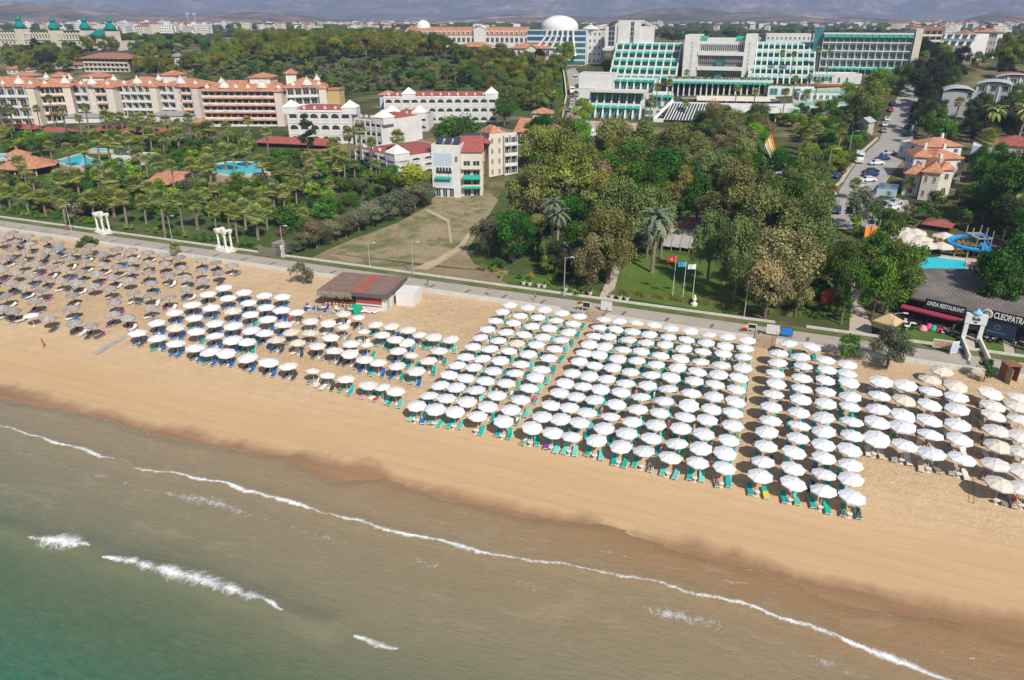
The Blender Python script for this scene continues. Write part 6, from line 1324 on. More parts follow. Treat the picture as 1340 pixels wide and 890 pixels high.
def pool(pts, label, deck=mat('pool deck tiles', (.52, .36, .27), .85, .1, .6), grow=1.6):
    w_ = px_poly(pts); c = sum(w_, Vector()) / len(w_); z = max(p.z for p in w_) + .1
    t = thing('swimming_pool', label, 'pool', (c.x, c.y, z)); q = [((p - c).x, (p - c).y) for p in w_]
    o_ = [(x * (1 + grow / max(2, sqrt(x * x + y * y))), y * (1 + grow / max(2, sqrt(x * x + y * y)))) for x, y in q]
    mb = MB(); n = len(q); mb.prism(o_, -3, .02); 
    mb.build('deck', deck, t); mb = MB(); mb.prism(q, -.5, .06); mb.build('water', POOLW, t)
    mb = MB()
    for i in range(n): a, b = q[i], q[(i + 1) % n]; mb.tube((a[0], a[1], .08), (b[0], b[1], .08), .14, n=4)
    mb.build('rim', WHITEC, t)
pool([(280, 234), (284, 219), (300, 214), (340, 213), (350, 230), (312, 240)], 'turquoise pool with pink rim among the palms')
pool([(74, 216), (108, 201), (116, 209), (142, 217), (124, 224), (96, 224)], 'turquoise pool right of the round orange roofs')
pool([(-20, 213), (-20, 203), (16, 202), (18, 208)], 'turquoise pool at the left edge'); pool([(120, 200), (122, 195), (142, 196), (146, 201)], 'small far pool behind the garden palms')
pool([(1200, 334), (1264, 342), (1262, 360), (1200, 358)], 'turquoise pool with blue water slide behind the restaurant roof', grow=3.0)
# ================= beach bar
b = Bld('beach_bar', 'beach bar kiosk with brown roof, red stripe and thatch fringe', (424, 401), (504, 408), 384, 'kiosk'); W = b.w; h = b.h = 3.1; D = 9.5
b.wall(W * .54, 0, W, D, 0, h - .15, PLW, ROOFG); b.box('red_panel', W * .545, -.06, h * .42, W - .5, -.004, h * .82, mat('red brick panel', (.32, .07, .04), .85, .2, 2)); b.box('counter_ledge', W * .545, -.3, h * .36, W - .4, -.005, h * .41, PLW)
b.box('door', W + .004, 1.0, 0, W + .06, 2.2, 2.2, PLG); b.box('side_panel', W + .005, 2.6, 0, W + .07, 4.6, 2.3, PLW)
mb = MB(); mb.box(-.6, -.6, h, W * .46, D + .3, h + .28, 0); mb.box(W * .46, -.6, h + .002, W * .66, D + .3, h + .31, 1); mb.box(W * .66, -.6, h + .001, W + .6, D + .3, h + .30, 0); b.part('roof', mb, [mat('brown felt roof', (.21, .135, .105), .9, .2, .8), mat('red roof stripe', (.32, .10, .07), .85, .15, .8)])
mb = MB(); mb.box(W * .5, -.78, h - .28, W + .75, -.605, h + .42, 0); mb.box(W + .605, -.6, h - .28, W + .75, D + .3, h + .42, 0); b.part('fascia', mb, mat('dark grey fascia', (.09, .09, .10), .6))
mb = MB(); r_ = random.Random(6)
for k in range(420):
    t_ = r_.random()
    if t_ < .68: x, y = r_.uniform(-.65, W * .5), -.65 + r_.uniform(-.12, .05)
    else: x, y = -.65 + r_.uniform(-.1, .05), r_.uniform(-.6, D * .8)
    l = r_.uniform(.5, 1.15); mb.tube((x, y, h + .26), (x + r_.uniform(-.1, .1), y - .08, h + .1 - l), .07, .02, 4, cap=False)
b.part('thatch_fringe', mb, mat('dry thatch', (.26, .21, .15), .95, .3, 3))
mb = MB()
for x in (0, W * .16, W * .33, W * .5): mb.tube((x, -.2, 0), (x, -.2, h), .07, n=6); mb.tube((x, D - .3, 0), (x, D - .3, h), .07, n=6)
b.part('post', mb, WOODD); b.box('back_bar', .4, D * .55, 0, W * .53, D * .8, 1.9, DARKIN); mb = MB(); mb.box(0, .6, .95, W * .5, 1.2, 1.05); mb.box(.1, .8, 0, W * .49, 1.1, .948); b.part('counter', mb, mat('orange counter wood', (.40, .16, .06), .6, .1, 1))
mb = MB()
for k in range(8): x = .5 + k * W * .06; mb.lathe([(.24, .02), (.05, .05), (.05, .7), (.22, .72), (.22, .8), (.0, .82)], x, 0, 8)
b.part('stool', mb, PLW); mb = MB(); mb.box(-2.8, -4.2, 0, W * .45, -.9, .16); b.part('deck', mb, mat('sandy planks', (.40, .33, .24), .9, .15, 1))
mb = MB(); mb.box(W + .9, 3.2, 0, W + 4.4, 7.4, 2.7); o = mb.build('storage_container', PLW); o.location = b.root.location; o.rotation_euler = b.root.rotation_euler; tag(o, 'white storage container at the right end of the beach bar', 'container')
def local(bb, x, y, z=0): M = Matrix.Translation(bb.root.location) @ Matrix.Rotation(bb.root.rotation_euler.z, 4, 'Z'); return M @ Vector((x, y, z))
def chairset(p, rz, label, m, group=None):
    t = thing('cafe_table_set', label, 'table', p, rz, group); mb = MB(); mb.lathe([(.3, .02), (.05, .05), (.05, .7), (.45, .72), (.45, .76), (.01, .765)], n=10); mb.build('table', PLW, t)
    for k in range(3):
        a = k * 2.1; mb = MB(); mb.rbox(.85 * cos(a), .85 * sin(a), .42, .45, .45, .06, a); mb.rbox(1.05 * cos(a), 1.05 * sin(a), .7, .06, .45, .5, a)
        for dx, dy in ((-.18, -.18), (.18, -.18), (-.18, .18), (.18, .18)): mb.tube((.85 * cos(a) + dx, .85 * sin(a) + dy, 0), (.85 * cos(a) + dx, .85 * sin(a) + dy, .4), .02, n=4)
        mb.build('chair', m, t)
BLUEP = mat('blue plastic', (.02, .06, .30), .5, .1)
for k, (x, y, m_, c) in enumerate([(-1.6, -2.6, BLUEP, 'blue'), (1.2, -2.4, BLUEP, 'dark blue'), (4, -2.6, FRM, 'white'), (6.4, -2.0, BLUEP, 'navy')]): chairset(local(b, x, y, .16), k, 'cafe table with %s chairs, %s from left on the beach bar deck' % (c, nth(k + 1)), m_)
def simple(name, mb, m, loc, rz, label, cat, group=None): o = mb.build(name, m); o.location = loc; o.rotation_euler = (0, 0, rz); return tag(o, label, cat, group)
mb = MB(); mb.face([(0, 0, .1), (2.4, 0, .1), (2.2, 1.2, 1.5), (.3, 1.2, 1.5)]); mb.face([(0, 0, .05), (.3, 1.2, 1.45), (2.2, 1.2, 1.45), (2.4, 0, .05)]); mb.box(.3, 1.25, 0, 2.2, 1.35, 1.5); simple('windbreak', mb, mat('green tarp', (.0, .28, .13), .7, .1), local(b, W * .5, -2.6), b.root.rotation_euler.z, 'bright green tarp leaning in front of the beach bar', 'tarp')
mb = MB(); r_ = random.Random(2)
for k in range(16): mb.lathe([(.12, .25 + r_.random() * .3), (.34, .4), (.12, .62)], r_.uniform(0, 3.4), r_.uniform(0, .9), 8)
simple('float_rack', mb, mat('pink white rings', (.62, .30, .42), .5, .5, 4, c2='f4f0f0'), local(b, W * .62, -1.7), b.root.rotation_euler.z, 'rack of pink and white inflatable rings beside the beach bar', 'floats')
# concrete outfall
a_, c_ = P(124, 466), P(165, 441); d_ = c_ - a_; mb = MB(); L_ = Vector((d_.x, d_.y, 0)).length; mb.box(0, -.45, -.3, L_, .45, .5); mb.box(0, -.3, .503, L_, .3, .56); simple('concrete_outfall', mb, CONC, (a_.x, a_.y, gz(a_.x, a_.y)), atan2(d_.y, d_.x), 'long grey concrete outfall lying on the sand near the straw parasols', 'outfall')
# ================= white arches by the promenade
STONE = mat('white marble', (.66, .63, .56), .8, .12, 1.5)
for px_, py_, lab in ((137, 305, 'white columned gate ruin by the promenade, left one'), (296, 328, 'white columned gate ruin by the promenade, right one')):
    p = P(px_, py_); t = thing('column_gate', lab, 'gate', p, ANG - .25, scale=.87); mb = MB(); mb.box(-2.6, -1.6, -.3, 2.6, 1.6, .35); mb.box(-2.2, -1.3, .353, 2.2, 1.3, .7); mb.build('pedestal', STONE, t)
    for x in (-1.5, 1.5):
        for y in (-.8, .8): mb = MB(); mb.lathe([(.42, .7), (.42, .95), (.28, 1.05), (.25, 4.4), (.4, 4.6), (.42, 4.85)], x, y, 12); mb.build('column', STONE, t)
    mb = MB()
    for y in (-.8, .8): mb.box(-2.0, y - .4, 4.853, 2.0, y + .4, 5.3)
    mb.box(-2.1, -1.3, 5.303, -1.1, 1.3, 5.7); mb.box(1.1, -1.3, 5.304, 2.1, 1.3, 5.7); mb.build('lintel', STONE, t)
    mb = MB(); mb.rbox(2.9, .3, .4, 1.0, .9, 1.1, .5); mb.rbox(-2.9, -.3, .5, .9, .9, 1.3, .2); mb.build('broken_block', STONE, t)
b = Bld('garden_hut', 'weathered wooden fence and small hut beside the field corner', (338, 332), (368, 337), 322, 'fence'); mb = MB()
for k in range(22): mb.box(b.w * k / 22, 0, 0, b.w * (k + .85) / 22, .1, 1.7 + .2 * ((k * 7) % 3) / 3)
b.part('plank_fence', mb, mat('grey weathered wood', (.22, .18, .14), .9, .25, 2)); b.wall(b.w * .5, 1, b.w, 4, 0, 2.6, MATS['grey weathered wood'], ROOFG); b.box('post', b.w + .2, -.2, 0, b.w + .8, .4, 2.8, PLW)
# ================= lamps, poles, flags, boards
STEEL = mat('galvanised steel', (.42, .42, .41), .45, .1, 1, metal=.3)
def lamp(px_, yb, yt, label, arm=1.2, group='street lamps', a=0.0):
    p = P(px_, yb); h = hat(p, yt); t = thing('street_lamp', label, 'street lamp', p, ANG + a, group); mb = MB(); mb.tube((0, 0, -.2), (0, 0, h), .11, .06, 8); mb.lathe([(.22, 0), (.2, .35), (.1, .4)], n=8); mb.build('pole', STEEL, t)
    mb = MB(); mb.tube((0, 0, h - .05), (arm, 0, h + .25), .05, .04, 6); mb.build('arm', STEEL, t); mb = MB(); mb.rbox(arm + .25, 0, h + .24, .7, .26, .12); mb.build('lamp_head', mat('lamp head', (.6, .6, .58), .4), t)
for px_, yb, yt, lab in [(484, 349, 318, 'lamp post at the field edge, left of the pair'), (541, 360, 317, 'lamp post at the field edge, right of the pair'), (738, 388, 337, 'lamp post left of the boardwalk path'), (973, 418, 367, 'lamp post by the tan tree'), (1159, 462, 410, 'lamp post left of the restaurant'),
                         (94, 303, 268, 'lamp post by the promenade, far left'), (372, 338, 296, 'lamp post beside the wooden fence'), (1082, 232, 195, 'roadside lamp left of the bus, lower'), (1110, 205, 172, 'roadside lamp left of the bus, upper'), (226, 318, 283, 'lamp post by the promenade between the gate ruins')]: lamp(px_, yb, yt, lab)
def flag(px_, yb, yt, label, cols, s=1.0, emblem=False):
    p = P(px_, yb); h = hat(p, yt); t = thing('flag_pole', label, 'flag', p, ANG + .3, 'flag poles'); mb = MB(); mb.tube((0, 0, -.2), (0, 0, h), .07, .035, 6); mb.build('pole', FRM, t)
    mb = MB(); N = 8; wd = 1.9 * s; ht = 1.25 * s; nc = len(cols)
    for i in range(N):
        for c in range(nc):
            x0, x1 = -wd * i / N, -wd * (i + 1) / N; z0, z1 = h - .1 - ht * c / nc, h - .1 - ht * (c + 1) / nc; f = lambda x: (x, .16 * sin(x * 3.4), -.25 * (x / wd) ** 2 * s)
            A = f(x0); B = f(x1); mb.face([(A[0], A[1], z0 + A[2]), (B[0], B[1], z0 + B[2]), (B[0], B[1], z1 + B[2]), (A[0], A[1], z1 + A[2])], c)
    o = mb.build('flag', cols, t)
    if emblem: mb = MB(); mb.lathe([(.16, 0), (.30, 0)], n=12); e = mb.build('crescent', FRM, t); e.location = (-.8, .16 * sin(-.8 * 3.4) - .06, h - .65); e.scale = (.75, .75, .75); e.rotation_euler = (pi / 2, 0, 0)
RED = mat('red flag cloth', (.55, .02, .03), .8, .05); BLUE = mat('blue flag cloth', (.06, .28, .50), .8, .05); WHT = mat('white flag cloth', (.7, .7, .7), .8, .05); YEL = mat('yellow flag cloth', (.75, .45, .02), .8, .05); BLK = mat('black cloth', (.02, .02, .02), .8, .05)
flag(880, 388, 335, 'flag pole with red crescent flag, leftmost of the three on the lawn', [RED], .8, True); flag(893, 394, 342, 'flag pole with blue flag, middle of the three on the lawn', [BLUE], .72); flag(906, 392, 345, 'flag pole with white flag, rightmost of the three on the lawn', [WHT], .72)
flag(762, 408, 394, 'small pole with black red and gold flag at the boardwalk steps', [BLK, RED, YEL], .5); flag(978, 436, 425, 'small pole with yellow flag at the second aisle steps', [YEL, RED], .5)
def board(px_, py_, w_, h_, z0, m, label, face=None, rz=0):
    p = P(px_, py_); t = thing('notice_board', label, 'sign', p, ANG + rz); mb = MB(); mb.box(-w_ / 2, 0, z0, w_ / 2, .12, z0 + h_); mb.build('panel', m, t); mb = MB()
    for x in (-w_ / 2 + .1, w_ / 2 - .1): mb.tube((x, .2, 0), (x, .2, z0 + h_), .05, n=6)
    mb.build('leg', WOODD, t)
    if face: mb = MB(); mb.box(-w_ / 2 + .12, -.02, z0 + .15, w_ / 2 - .12, -.004, z0 + h_ - .15); mb.build('poster', face, t)
board(767, 409, 1.5, 1.1, .9, FRM, 'white framed dark screen board at the boardwalk steps', BLK); board(983, 437, 1.4, .9, .9, FRM, 'white framed dark screen board at the second aisle', BLK)
board(793, 409, 2.0, 1.7, .4, FRM, 'blank white board right of the boardwalk steps'); board(1010, 441, 2.0, 1.6, .5, FRM, 'big blank white board right of the second aisle'); board(1028, 443, 1.9, 1.5, .5, WOODD, 'blue board with white mark right of the second aisle', mat('blue poster', (.01, .20, .60), .6, .03))
board(1233, 459, 3.0, 1.4, .4, FRM, 'picture board on the verge left of the restaurant path', mat('menu poster', (.40, .25, .18), .7, .6, 5)); board(1247, 465, 1.3, 2.0, .3, FRM, 'white and grey banner beside the restaurant path', mat('grey blue banner', (.40, .46, .58), .7, .2, 2), .6)
PLK = mat('boardwalk planks', (.36, .26, .17), .9, .2, 1.5)
for px_, py_, w_, lab in ((783, 410, 3.4, 'wooden steps with rail from the promenade to the boardwalk aisle'), (1001, 444, 3.2, 'wooden steps with rail from the promenade to the second sand aisle')):
    p = P(px_, py_); u, v = touv(p); q = UV(u, 115.2, 0); t = thing('beach_steps', lab, 'steps', (q.x, q.y, 1.6), ANG); mb = MB(); mb.box(-w_ / 2, -.5, -.3, w_ / 2, .6, 1.14)
    for k in range(4): mb.box(-w_ / 2, -1.0 - .5 * k, -.3, w_ / 2, -.502 - .5 * k, .9 - .24 * k)
    mb.build('treads', PLK, t)
    for sx in (-1, 1):
        mb = MB(); x = sx * (w_ / 2 + .06); mb.tube((x, .4, 0), (x, .4, 2.1), .05, n=6); mb.tube((x, -2.4, -.2), (x, -2.4, 1.1), .05, n=6); mb.tube((x, .4, 2.05), (x, -2.4, 1.05), .04, n=5); mb.build('rail', WOODD, t)
# rope lines beside aisles
for pts, lab in (([(984, 448), (975, 530), (962, 590)], 'thin rope fence along the left edge of the second sand aisle'), ([(1268, 545), (1271, 610), (1273, 660)], 'thin rope fence between white and ivory parasols at the right')):
    W_ = [P(*q) for q in pts]; t = thing('rope_fence', lab, 'rope fence', W_[0]); mb = MB(); mb2 = MB()
    for a, c in zip(W_, W_[1:]): mb.tube(a - W_[0] + Vector((0, 0, .5)), c - W_[0] + Vector((0, 0, .5)), .03, n=4)
    for a in W_: mb2.tube(a - W_[0], a - W_[0] + Vector((0, 0, .6)), .04, n=5)
    mb.build('rope', WOODD, t); mb2.build('stake', WOODD, t)
# ================= restaurant with flat roof
def text_mesh(txt, size, m, ext=.03, name='lettering'):
    cu = bpy.data.curves.new(name, 'FONT'); cu.body = txt; cu.size = size; cu.extrude = ext; cu.align_x = 'LEFT'; cu.offset = .012 * size
    o = bpy.data.objects.new('tmp', cu); COL.objects.link(o); bpy.context.view_layer.update(); me = bpy.data.meshes.new_from_object(o.evaluated_get(bpy.context.evaluated_depsgraph_get())); bpy.data.objects.remove(o); me.name = name; me.materials.clear(); me.materials.append(m); return me
def fit_text(parent, txt, x0, x1, y, z, m, name='lettering', hmax=None):
    me = text_mesh(txt, 1.0, m, name=name); xs = [v.co.x for v in me.vertices]; s = (x1 - x0) / (max(xs) - min(xs)); o = obj(name, me, parent); sy = s if hmax is None else hmax / .73
    o.location = (x0 - min(xs) * s, y, z); o.rotation_euler = (pi / 2, 0, 0); o.scale = (s, sy, 1); return o
zr = 6.4; RP = [PZ(x, y, zr) for x, y in ((1192, 388), (1268, 406), (1345, 424), (1480, 446), (1500, 380), (1300, 352), (1208, 351), (1197, 372))]
c0 = RP[0].copy(); c0.z = 0
dirf = (RP[2] - RP[0]); dirf.z = 0; RA = atan2(dirf.y, dirf.x); g0 = gz(c0.x, c0.y)
t = thing('flat_roof_restaurant', 'large restaurant with flat dark patchwork roof behind the promenade', 'restaurant', (c0.x, c0.y, g0), 0)
mb = MB(); mb.prism([((p - c0).x, (p - c0).y) for p in RP], zr - g0 - .35, zr - g0); mb.build('roof', mat('grey brown patchwork roof', (.15, .13, .115), .92, .35, .22), t)
mb = MB(); r_ = random.Random(5); e1 = Vector((cos(RA), sin(RA), 0)); e2 = Vector((-sin(RA), cos(RA), 0))
for k in range(18):
    for j in range(1): a = e1 * (1.2 + k * .62) + e2 * 5.2; c = a + e2 * r_.uniform(3.2, 4.2); mb.tube((a.x, a.y, zr - g0 + .05), (c.x, c.y, zr - g0 + .05), .07, n=4)
mb.build('roof_battens', mat('old battens', (.22, .17, .14), .9, .3, 1), t)
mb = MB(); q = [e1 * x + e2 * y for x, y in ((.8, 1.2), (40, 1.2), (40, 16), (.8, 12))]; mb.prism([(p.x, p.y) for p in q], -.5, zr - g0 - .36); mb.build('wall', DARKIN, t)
mb = MB()
for k in range(14): p = e1 * (k * 2.6 + .5) + e2 * .4; mb.tube((p.x, p.y, -.5), (p.x, p.y, zr - g0 - .36), .09, n=6)
mb.build('posts', BLK, t)
px1 = lambda px_, py_, z: (PZ(px_, py_, z) - c0)
def along(px_, py_, z=zr): q = PZ(px_, py_, z) - c0; return q.x * e1.x + q.y * e1.y
s = thing('restaurant_sign', 'black sign board reading LINDA RESTAURANT in white letters', 'sign', (c0.x, c0.y, zr), RA); xa, xb = along(1205, 398), along(1262, 408)
mb = MB(); mb.box(xa, -.5, -1.15, xb, -.3, .45); mb.build('panel', BLK, s); LW = mat('white lettering', (.8, .8, .78), .5, .02); fit_text(s, 'LINDA RESTAURANT', xa + (xb - xa) * .07, xb - .2, -.53, -.55, LW, hmax=.72)
s = thing('restaurant_awning', 'dark red awning strip under the black restaurant sign', 'awning', (c0.x, c0.y, zr), RA); mb = MB(); xl = along(1168, 398); mb.face([(xl, -1.3, -1.75), (xb, -1.3, -1.75), (xb, -.55, -1.45), (xl, -.55, -1.45)]); mb.face([(xl, -1.3, -2.0), (xb, -1.3, -2.0), (xb, -1.3, -1.75), (xl, -1.3, -1.75)]); mb.build('cloth', mat('dark red awning', (.30, .03, .06), .8, .1), s); mb = MB(); 
for k in range(5): x = xl + (xb - xl) * k / 4; mb.tube((x, -2.1, -2.2), (x, -2.1, -zr + g0), .06, n=6)
mb.build('post', BLK, s)
s = thing('restaurant_sign', 'dark sign with round emblem reading CLEOPATRA in white letters', 'sign', (c0.x, c0.y, zr), RA); xa, xb = along(1284, 412), along(1346, 424); mb = MB(); mb.box(xa, -.7, -.5, xb + 2, -.5, 1.1); mb.build('panel', BLK, s)
fit_text(s, 'CLEOPATRA', xa + 1.7, xb - .2, -.73, -.05, LW, hmax=1.0); mb = MB(); mb.lathe([(0.01, .06), (.75, .06), (.85, 0)], n=20); o = mb.build('emblem', CREAMC, s); o.location = (xa + .7, -.74, .35); o.rotation_euler = (pi / 2, 0, 0)
mb = MB(); mb.lathe([(.35, .1), (.5, .1)], n=16); o = mb.build('emblem_ring', mat('dark green emblem', (.03, .10, .04), .6), s); o.location = (xa + .7, -.8, .35); o.rotation_euler = (pi / 2, 0, 0)
NAVY = mat('navy poster', (.02, .03, .07), .5, .15, .5)
for k, (x0, x1) in enumerate(((xa + .1, xa + 5.2), (xa + 7.2, xa + 12.2))):
    s = thing('restaurant_banner', 'navy banner under the Cleopatra lettering, %s one' % ('left', 'right')[k], 'banner', (c0.x, c0.y, zr), RA); s['label'] = 'navy banner under the CLEOPATRA sign, %s one' % ('left', 'right')[k]
    mb = MB(); mb.box(x0, -.95, -2.9, x1, -.8, -.6); mb.build('cloth', NAVY, s); mb = MB(); mb.lathe([(.3, 0), (.42, 0)], n=14); o = mb.build('crest', mat('dull gold', (.20, .14, .08), .6), s); o.location = ((x0 + x1) / 2, -.98, -1.4); o.rotation_euler = (pi / 2, 0, 0); mb = MB(); mb.box(x0 + 1.2, -.97, -2.3, x1 - 1.2, -.955, -2.15); mb.build('text_line', mat('dull blue print', (.10, .16, .25), .6), s)
    mb = MB(); mb.tube((x0 + .1, -.85, -.6), (x0 + .1, -.85, -zr + g0), .06, n=6); mb.tube((x1 - .1, -.85, -.6), (x1 - .1, -.85, -zr + g0), .06, n=6); mb.build('post', BLK, s)
# gate
pa, pb = P(1262, 447), P(1277, 449); dg = pb - pa; gw = dg.length; hg = hat(pa, 411); s = thing('entrance_gate', 'white entrance gate reading linda over the restaurant path', 'gate', pa, atan2(dg.y, dg.x)); GM = mat('gate white', (.62, .61, .60), .6, .05, .5)
mb = MB(); mb.box(-.6, 0, -.3, 0, .6, hg * .97); mb.box(gw, 0, -.3, gw + .6, .6, hg * .97); mb.build('post', GM, s); mb = MB(); mb.box(-.7, -.1, hg * .66, gw + .7, .7, hg); mb.build('header', GM, s)
fit_text(s, 'linda', .25, gw - .25, -.14, hg * .80, BLK, hmax=.62); fit_text(s, 'BEACH', .6, gw - .6, -.14, hg * .71, BLK, hmax=.25)
mb = MB(); mb.box(0, .2, hg * .45, gw, .3, hg * .64); mb.build('panel', BLK, s); mb = MB(); mb.lathe([(.7, hg + .01), (.75, hg + .25), (.45, hg + .5), (.2, hg + .8), (.02, hg + .95)], gw / 2, .3, 10); mb.build('blue_crest', mat('pale blue paint', (.20, .45, .68), .5, .2, 2), s)
for sx, lab in ((-.5, 'left'), (gw + .5, 'right')):
    mb = MB(); mb.box(sx - .15, -8.0, 0, sx + .15, -.05, .9); o = mb.build('path_wall', STONE); o.location = pa; o.rotation_euler = (0, 0, atan2(dg.y, dg.x)); tag(o, 'low pale wall on the %s side of the restaurant path' % lab, 'wall')
# terrace furniture
PINK = mat('pink cushion', (.72, .06, .18), .8, .1); BG = [(1207, 433, mat('pink white bag', (.62, .25, .30), .8, .3, 5), 'pink and white'), (1215, 431, PINK, 'hot pink'), (1221, 433, mat('jade cushion', (.02, .36, .22), .8, .1), 'green'), (1229, 435, mat('red cushion bag', (.62, .03, .10), .8, .1), 'red pink')]
for k, (x, y, m_, c) in enumerate(BG):
    mb = MB(); mb.lathe([(.55, 0), (.72, .25), (.6, .55), (.35, .9), (.12, 1.05), (.02, 1.1)], n=12); simple('bean_bag', mb, m_, P(x, y), 0, '%s bean bag on the restaurant lawn' % c, 'bean bag', 'bean bags on the lawn')
for k in range(9):
    x, y = [(1172, 424), (1183, 426), (1194, 428), (1240, 438), (1250, 440), (1290, 446), (1300, 448), (1335, 452), (1186, 432)][k]; chairset(P(x, y), k, 'cafe table with chairs, %s from the left before the flat roofed restaurant' % nth([1, 2, 4, 5, 6, 7, 8, 9, 3][k]), FRM if k % 2 else BLK, 'cafe tables at the restaurant')
def big_parasol(px_, py_, wd, label, m, sides=4, hz_=3.0, group=None, pitch=.28, grd=None):
    p = canopy_ground(px_, py_, hz_) if grd is None else grd; p.z = gz(p.x, p.y); t = thing('garden_parasol', label, 'parasol', p, rnd.uniform(-.2, .2), group); mb = MB(); mb.lathe([(wd / 2 * 1.3, hz_ - .35), (wd / 2 * 1.3, hz_ - .15), (.08, hz_ + wd * pitch)], n=sides); mb.build('canopy', m, t); mb = MB(); mb.tube((0, 0, 0), (0, 0, hz_ + wd * pitch - .1), .05, n=6); mb.build('pole', WOODD, t)
big_parasol(1163, 418, 3.8, 'tan square parasol beside the lamp post left of the restaurant', mat('tan canvas', (.48, .34, .18), .85, .1, 2), pitch=.3)
for k, (x, y) in enumerate([(1165, 308), (1178, 305), (1185, 301), (1198, 303), (1172, 313), (1185, 315), (1198, 318), (1214, 320), (1232, 321), (1188, 308), (1236, 308), (1206, 312)]): big_parasol(x, y, 4.0, 'cream parasol by the slide pool, %s from the left' % nth(sorted([1165, 1178, 1184, 1198, 1172, 1185, 1199, 1214, 1232, 1188, 1236, 1206]).index({1185: 1185 if y > 310 else 1184, 1198: 1198 if y < 310 else 1199}.get(x, x)) + 1), CANC, 6, 2.6, 'cream parasols by the slide pool', .2)
# slides
def slide(pts, label, m, wd=1.2, legs=True, mats2=None, group=None, lanes=1):
    w_ = [Vector(p) for p in pts]; t = thing('water_slide', label, 'water slide', (w_[0].x, w_[0].y, gz(w_[0].x, w_[0].y))); o_ = Vector((w_[0].x, w_[0].y, gz(w_[0].x, w_[0].y)))
    ms = mats2 or [m]
    for l in range(lanes):
        mb = MB(); prev = None
        for i, p in enumerate(w_):
            d = (w_[min(i + 1, len(w_) - 1)] - w_[max(i - 1, 0)]); d.z = 0; d.normalize(); sd = Vector((d.y, -d.x, 0)); c = p - o_ + sd * ((l - (lanes - 1) / 2) * wd); row = [c - sd * wd * .5 + Vector((0, 0, .5)), c - sd * wd * .42 + Vector((0, 0, .1)), c + sd * wd * .42 + Vector((0, 0, .1)), c + sd * wd * .5 + Vector((0, 0, .5)), c + Vector((0, 0, -.12))]
            if prev:
                for k in range(3): mb.face((prev[k], prev[k + 1], row[k + 1], row[k]))
                mb.face((prev[3], prev[4], row[4], row[3])); mb.face((prev[4], prev[0], row[0], row[4]))
            prev = row
        mb.build('chute', ms[l % len(ms)], t)
    mb = MB()
    for p in w_[::2]:
        g_ = gz(p.x, p.y); 
        if p.z - g_ > .6: mb.tube(p - o_ - Vector((0, 0, .12)), Vector((p.x, p.y, g_)) - o_, .12, n=6)
    mb.build('support', STEEL, t); top = w_[0] - o_; mb = MB(); mb.box(top.x - 1.6, top.y, top.z - .2, top.x + 1.6, top.y + 2.4, top.z); 
    for sx in (-1.5, 1.5):
        for sy in (.1, 2.3): mb.tube((top.x + sx, top.y + sy, 0), (top.x + sx, top.y + sy, top.z + 1.6), .09, n=6)
    mb.build('platform', STEEL, t)
def lerp_pts(a, b, n, f=lambda t: t, side=0): return [a.lerp(b, i / n) + Vector((side * sin(i / n * pi), 0, 0)) if True else None for i in range(n + 1)]
a = P(1000, 196); a.z += 5.2; c = P(1020, 222); c.z += .6; pts = [Vector((a.x + (c.x - a.x) * t_, a.y + (c.y - a.y) * t_, c.z + (a.z - c.z) * (1 - t_) ** 1.4 + .5 * sin(t_ * 12) * (1 - t_))) for t_ in [k / 12 for k in range(13)]]
SY = mat('yellow fibreglass', (.72, .46, .03), .35, .05); SWh = mat('white fibreglass', (.7, .7, .68), .35, .05); SO = mat('orange fibreglass', (.62, .20, .03), .35, .05); SB = mat('blue fibreglass', (.02, .24, .52), .3, .08)
slide(pts, 'yellow white and orange multi-lane water slide above the grove', SY, .62, mats2=[SO, SY, SWh, SY, SWh], lanes=5)
a = P(1135, 330); a.z += 5.5; c = P(1134, 345); c.z += .5; slide([a.lerp(c, k / 6) for k in range(7)], 'short orange twin slide behind the leafy tree by the drive', SO, 1.3, lanes=2)
ctr = P(1262, 338); pts = []
for k in range(22): t_ = k / 21; aa = -.4 + t_ * 2 * pi * 1.35; r_s = 2.5; pts.append(Vector((ctr.x + 1.0 + r_s * cos(aa) * 1.3, ctr.y + 2 + r_s * sin(aa), ctr.z + 3.6 * (1 - t_) + .4)))
slide(pts, 'blue spiral water slide beside the small pool', SB, 1.5); a = P(1283, 334) + Vector((0, 2, 3.8)); slide([a, a + Vector((.1, -1.2, -.9)), a + Vector((.2, -2.8, -2.3)), a + Vector((.2, -4, -3.3))], 'blue straight twin slide right of the spiral slide', SB, 1.0, lanes=2)
mb = MB(); p = P(1240, 332)
for k in range(6): mb.tube((k * 1.0 - 2.5, 0, 0), (k * 1.0 - 2.5, 0, 2.6), .08, n=5); mb.tube((k * 1.0 - 2.5, 3, 0), (k * 1.0 - 2.5, 3, 2.6), .08, n=5); mb.rbox(k * 1.0 - 2.5, 1.5, 2.7, .3, 4, .15)
mb.rbox(0, 0, 2.5, 6, .15, .2); mb.rbox(0, 3, 2.5, 6, .15, .2); mb.rbox(0, 1.5, .8, 5, 1.2, .12); simple('timber_bar', mb, mat('orange timber', (.42, .17, .04), .7, .2, 2), p, ANG, 'orange timber bar shelter behind the slide pool', 'bar')
mb = MB(); mb.box(-1.1, -1.0, 0, 1.1, 1.0, 2.1); mb.box(-.7, -1.06, 1.0, .7, -1.003, 1.7); mb.hip(-1.1, -1, 1.1, 1, 2.12, .6, 0, over=.3); simple('orange_kiosk', mb, mat('orange red paint', (.62, .10, .04), .7, .1, 2), P(1082, 396), ANG, 'small orange-red kiosk among the flower beds', 'kiosk')
